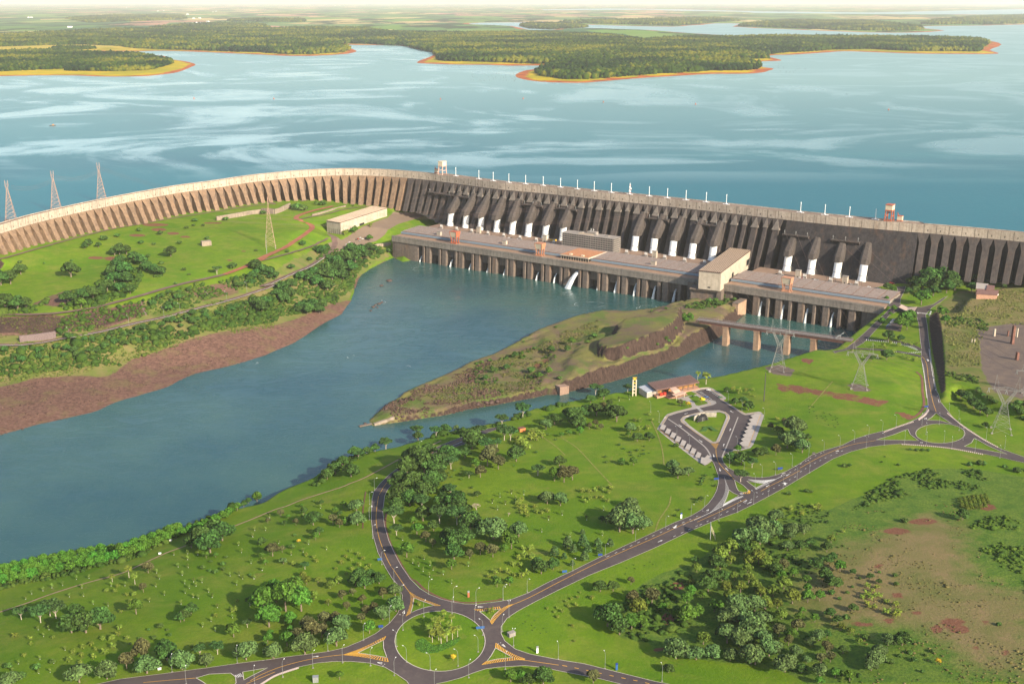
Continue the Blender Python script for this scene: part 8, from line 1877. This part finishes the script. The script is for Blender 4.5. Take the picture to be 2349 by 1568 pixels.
cars('H', 'on the road to the dam', [(1490,298,'white')], 1.7)
cars('V', 'in the coach park upper bays', [(918,240,'white'),(885,354,'blue'),(1108,357,'green')], .1)
# --- step up transformers in the yard
m = MB(); m.box(-2.6,2.6,-1.6,1.6,0,3.2); m.box(-3.4,-2.7,-1.3,1.3,.3,2.8); TR1 = m.mesh('tank', M_OFF)
m = MB(); m.bar((0,0,3.2),(0,0,6.8), .42,.3,8); TR2 = m.mesh('bushing', M_WHITE)
m = MB(); m.bar((-6.5,1,0),(-6.5,1,9), .18); m.bar((6.5,1,0),(6.5,1,9), .18); m.bar((-6.5,1,8.6),(6.5,1,8.6), .15); TR3 = m.mesh('busbar_frame', M_DARKST)
tr0 = None
for i, wv in enumerate(PEN_W):
    a, b = LI(wv); q = LF(a + 3,96,36.6); l = 'transformer with white bushings below ' + ('the %s pipe of the left row' % ORD[i] if i < 8 else ('the %s pipe right of the office block' % ORD[i - 8] if i < 13 else 'the %s pipe right of the tall hall' % ORD[i - 13]))
    if tr0 is None:
        tr0 = thing('transformer', l, 'transformer', q, DIRZ, 'transformers in the power station yard'); link('tank', TR1, None, tr0); link('busbar_frame', TR3, None, tr0)
        for x in (-1.7,0,1.7): o = link('bushing', TR2, None, tr0); o.location = (x, 0,0)
    else: dup(tr0, q, DIRZ, l)
def box_thing(reg, x, y, name, label, cat, sx, sy, h, mat, rz=0.0, roof=None, z=None):
    b = on(*T(reg, [(x, y)])[0]) if z is None else at(*T(reg, [(x, y)])[0], z); t = thing(name, label, cat, b, rz)
    m = MB(); m.box(-sx, sx, -sy, sy, -.6, h); m.build('body', mat, t); m = MB(); m.box(-sx - .15, sx + .15,-sy - .15, sy + .15, h, h + .18); m.build('lid', roof or mat, t); return t
box_thing('C',445,757, 'container', 'yellow open container in the yard left of the office block', 'container',5,2.4,2.6, M_YEL, DIRZ, M_DARKST, 36.7)
box_thing('Q',1435,258, 'hut', 'small orange hut with sloping roof beside the river road', 'hut',3,2.2,3.4, simple('orange wall', (.62,.19,.07), .8,.1), .5, M_GIRD)
for x, y, l in ((1337,482, 'white bench box on the grass beside the footpath'),(1428,372, 'white cabinet at the edge of the riverside hedge'),(1335,1446, 'white bench box on the verge above the bottom road')): box_thing('I', x, y, 'cabinet', l, 'cabinet',.9,.45,.9, M_WHITE, .2)
box_thing('J',550,1548, 'cabinet', 'grey metal cabinet on the bottom verge', 'cabinet',1.5,1.2,3.2, M_STEEL, .1)
box_thing('K',95,1165, 'cabinet', 'dark grey trailer shaped box right of the large roundabout', 'cabinet',2.2,1.3,2.4, M_OFF, .6)
M_SIGN = simple('blue sign', (.03,.10,.28), .5,.05); M_SIGND = simple('dark blue sign', (.02,.05,.22), .5,.05)
for reg, x, y, w_, mt, l in (('W',1310,690,2.6, M_SIGN, 'bright blue sign board on the right of the large roundabout island'),('J',1087,545,1.6, M_SIGN, 'blue sign at the left of the curving road'),('J',1095,1108,1.4, M_SIGND, 'dark blue sign left of the large roundabout'),('K',838,508,1.5, M_SIGND, 'dark blue sign by the main road beside the tiered trees'),('K',540,648,1.6, M_SIGN, 'blue sign by the main road below the palms'),('X',1882,582,2.2, M_SIGND, 'dark blue board on the lawn above the road fork'),('X',740,770,2.0, M_SIGND, 'dark blue board left of the coach park road'),('H',258,1216,1.8, M_SIGND, 'dark blue board on the lawn above the upper main road'),('H',1482,694,2.0, M_SIGND, 'blue board left of the dam road above the small roundabout'),('H',540,1086,1.4, M_DARKST, 'black backed sign beside the upper main road')):
    b = on(*T(reg, [(x, y)])[0]); t = thing('road_sign', l, 'sign', b, .15, 'road signs')
    for sx in (-.8,.8): m = MB(); m.bar((sx * w_ * .7,.05,-.4),(sx * w_ * .7,.05,2.4), .07); m.build('post', M_STEEL, t)
    m = MB(); m.box(-w_, w_, -.06,.02,1.1,2.7); m.build('board', mt, t)
for reg, x, y, l in (('X',110,1440, 'white and blue totem sign left of the road fork'),('W',1120,148, 'orange and grey totem sign above the large roundabout'),('K',975,1450, 'slim blue banner on the bottom right lawn'),('K',312,1308, 'slim white banner on the bottom right lawn')):
    b = on(*T(reg, [(x, y)])[0]); t = thing('totem_sign', l, 'sign', b, .2)
    m = MB(); m.box(-.6,.6,-.25,.25,-.3,3.2); m.build('panel', M_SIGN if 'blue banner' in l else (M_ORANGE if 'orange' in l else M_WHITE), t); m = MB(); m.box(-.62,.62,-.27,.27,3.2,4.4); m.build('top', M_SIGND if 'blue' in l else M_STEEL, t)
b = on(*T('K', [(1757,348)])[0]); t = thing('billboard', 'tall white billboard seen from its edge beside the grove', 'billboard', b, 1.42)
m = MB(); m.box(-4.5,4.5,-.1,.1,1.2,10.5); m.build('panel', M_BLUE, t)
for x in (-3.6,-1.2,1.2,3.6): m = MB(); m.bar((x, -.2,-.5),(x, -.2,10.3), .12); m.bar((x, -4.2,-.5),(x, -.2,8.5), .1); m.build('strut', M_CREAM, t)
bed = [on(*p) for p in smooth(T('W', [(240,940),(260,870),(360,820),(450,860),(500,910),(580,930),(700,905),(850,850),(930,812),(980,810),(985,835),(900,920),(750,1000),(600,1050),(430,1065),(300,1030),(240,940)]), 3)][:-1]
X_, Y_, s_ = scatter(np.array(bed)[:, :2], .62, None, 3,.1); bt_ = np.clip(.5 + rng.normal(0,.2, len(X_)), 0,1)
tag(crowns('flower_bed', np.column_stack([X_, Y_, hgt(X_, Y_) + .1]), rng.uniform(.3,.55, len(X_)), .7, LEAF['b'], 1,4,.2, bt_), 'curved planted bed of low plants below the roundabout palms', 'flower bed')
mg = MB()
for q in ([(828,815),(900,810),(905,835),(830,838)], [(905,810),(975,808),(985,835),(915,835)], [(830,845),(905,842),(880,878),(785,882)], [(930,840),(990,838),(1075,878),(980,875)]):
    w_ = np.array([on(*p) for p in T('V', q)]); z = w_[:, 2].max(); n = 4
    mg.add([(*p[:2], z - .3) for p in w_] + [(*p[:2], z + .55) for p in w_], [(4,5,6,7)] + [(i, (i + 1) % n, n + (i + 1) % n, n + i) for i in range(n)])
tag(mg.build('clipped_hedge', simple('clipped hedge leaves', (.045,.11,.018), .9,.4,2.0)), 'low clipped hedge emblem of four pieces on the coach park lawn', 'hedge')
b = at(*T('D', [(722,1366)])[0], 28.6); t = thing('sculpture', 'thin pale bent frame sculpture at the right end of the bridge', 'sculpture', b)
m = MB(); m.tube([(0,0,0),(2,0,2.2),(5,0,3.0),(7.5,0,5.8),(10,0,6.6)], .35,6); m.tube([(0,.8,.3),(3,.8,3.2),(6,.8,4.6),(10,.8,7.6)], .3,6); m.build('frame', M_STEEL, t)
m = MB(); m.bar((2,.4,-.5),(2,.4,2.4), .25); m.bar((6,.4,-.5),(6,.4,3.8), .25); m.build('post', M_STEEL, t)
# --- far farms
def farm(L, W, h):
    m = MB(); m.add([(-L, -W, 0),(L, -W, 0),(L, W, 0),(-L, W, 0),(-L, -W, h),(L, -W, h),(L, W, h),(-L, W, h),(-L, 0, h * 1.5),(L, 0, h * 1.5)], [(0,1,5,4),(2,3,7,6),(4,5,9,8),(6,7,8,9),(1,2,6,9,5),(3,0,4,8,7)]); return m.mesh('farm_building', M_WHITE)
FM = farm(26,12,12); FR = MB(); FR.lathe([(9,0),(9,.8),(1,1)], (0,0,0),(0,0,30), 12); FR = FR.mesh('silo', M_WHITE)
for area, pts in (('by the far village', [(1210,172),(1240,168),(1262,166),(1290,163),(1320,158),(1350,160),(1395,150),(1300,128),(1340,126),(1430,84),(1450,80),(1260,100)]),('at the far left edge', [(8,246),(50,246),(90,243),(130,241),(165,240),(220,236),(460,222),(470,188)]),('on the far left fields', [(190,121),(210,121),(675,120),(1060,78),(1100,76),(960,142),(850,54)]),('on the hazy far hills', [(2250,42),(2280,40),(2310,38)])):
    q = T('M', pts)
    for p, l in zip(q, ranked(q, 'tiny white building', area)): o = link('farm_building', FM); o.location = at(*p, ZL + 4); o.rotation_euler = (0,0, p[0]); tag(o, l, 'building', 'far farm buildings')
q = T('M', [(1362,168),(1374,168),(1386,168),(1300,170)])
for p, l in zip(q, ranked(q, 'white grain silo', 'in the far village')): o = link('silo', FR); o.location = at(*p, ZL + 4); tag(o, l, 'silo', 'far silos')
HAZE = 2.0e-5
# ---------------------------------------------------------------- the air
hz = MB(); hz.box(-70000,70000,-1500,95000,-8,470)
hm = bpy.data.materials.new('haze'); hm.use_nodes = True; ht = hm.node_tree; ht.nodes.clear()
ho = ht.nodes.new('ShaderNodeOutputMaterial'); pv = ht.nodes.new('ShaderNodeVolumePrincipled')
pv.inputs['Color'].default_value = (.97,.97,.97,1); pv.inputs['Density'].default_value = HAZE; pv.inputs['Anisotropy'].default_value = 0.0
ht.links.new(pv.outputs[0], ho.inputs['Volume'])
haze = hz.build('haze', hm); tag(haze, kind='stuff'); haze.display_type = 'WIRE'
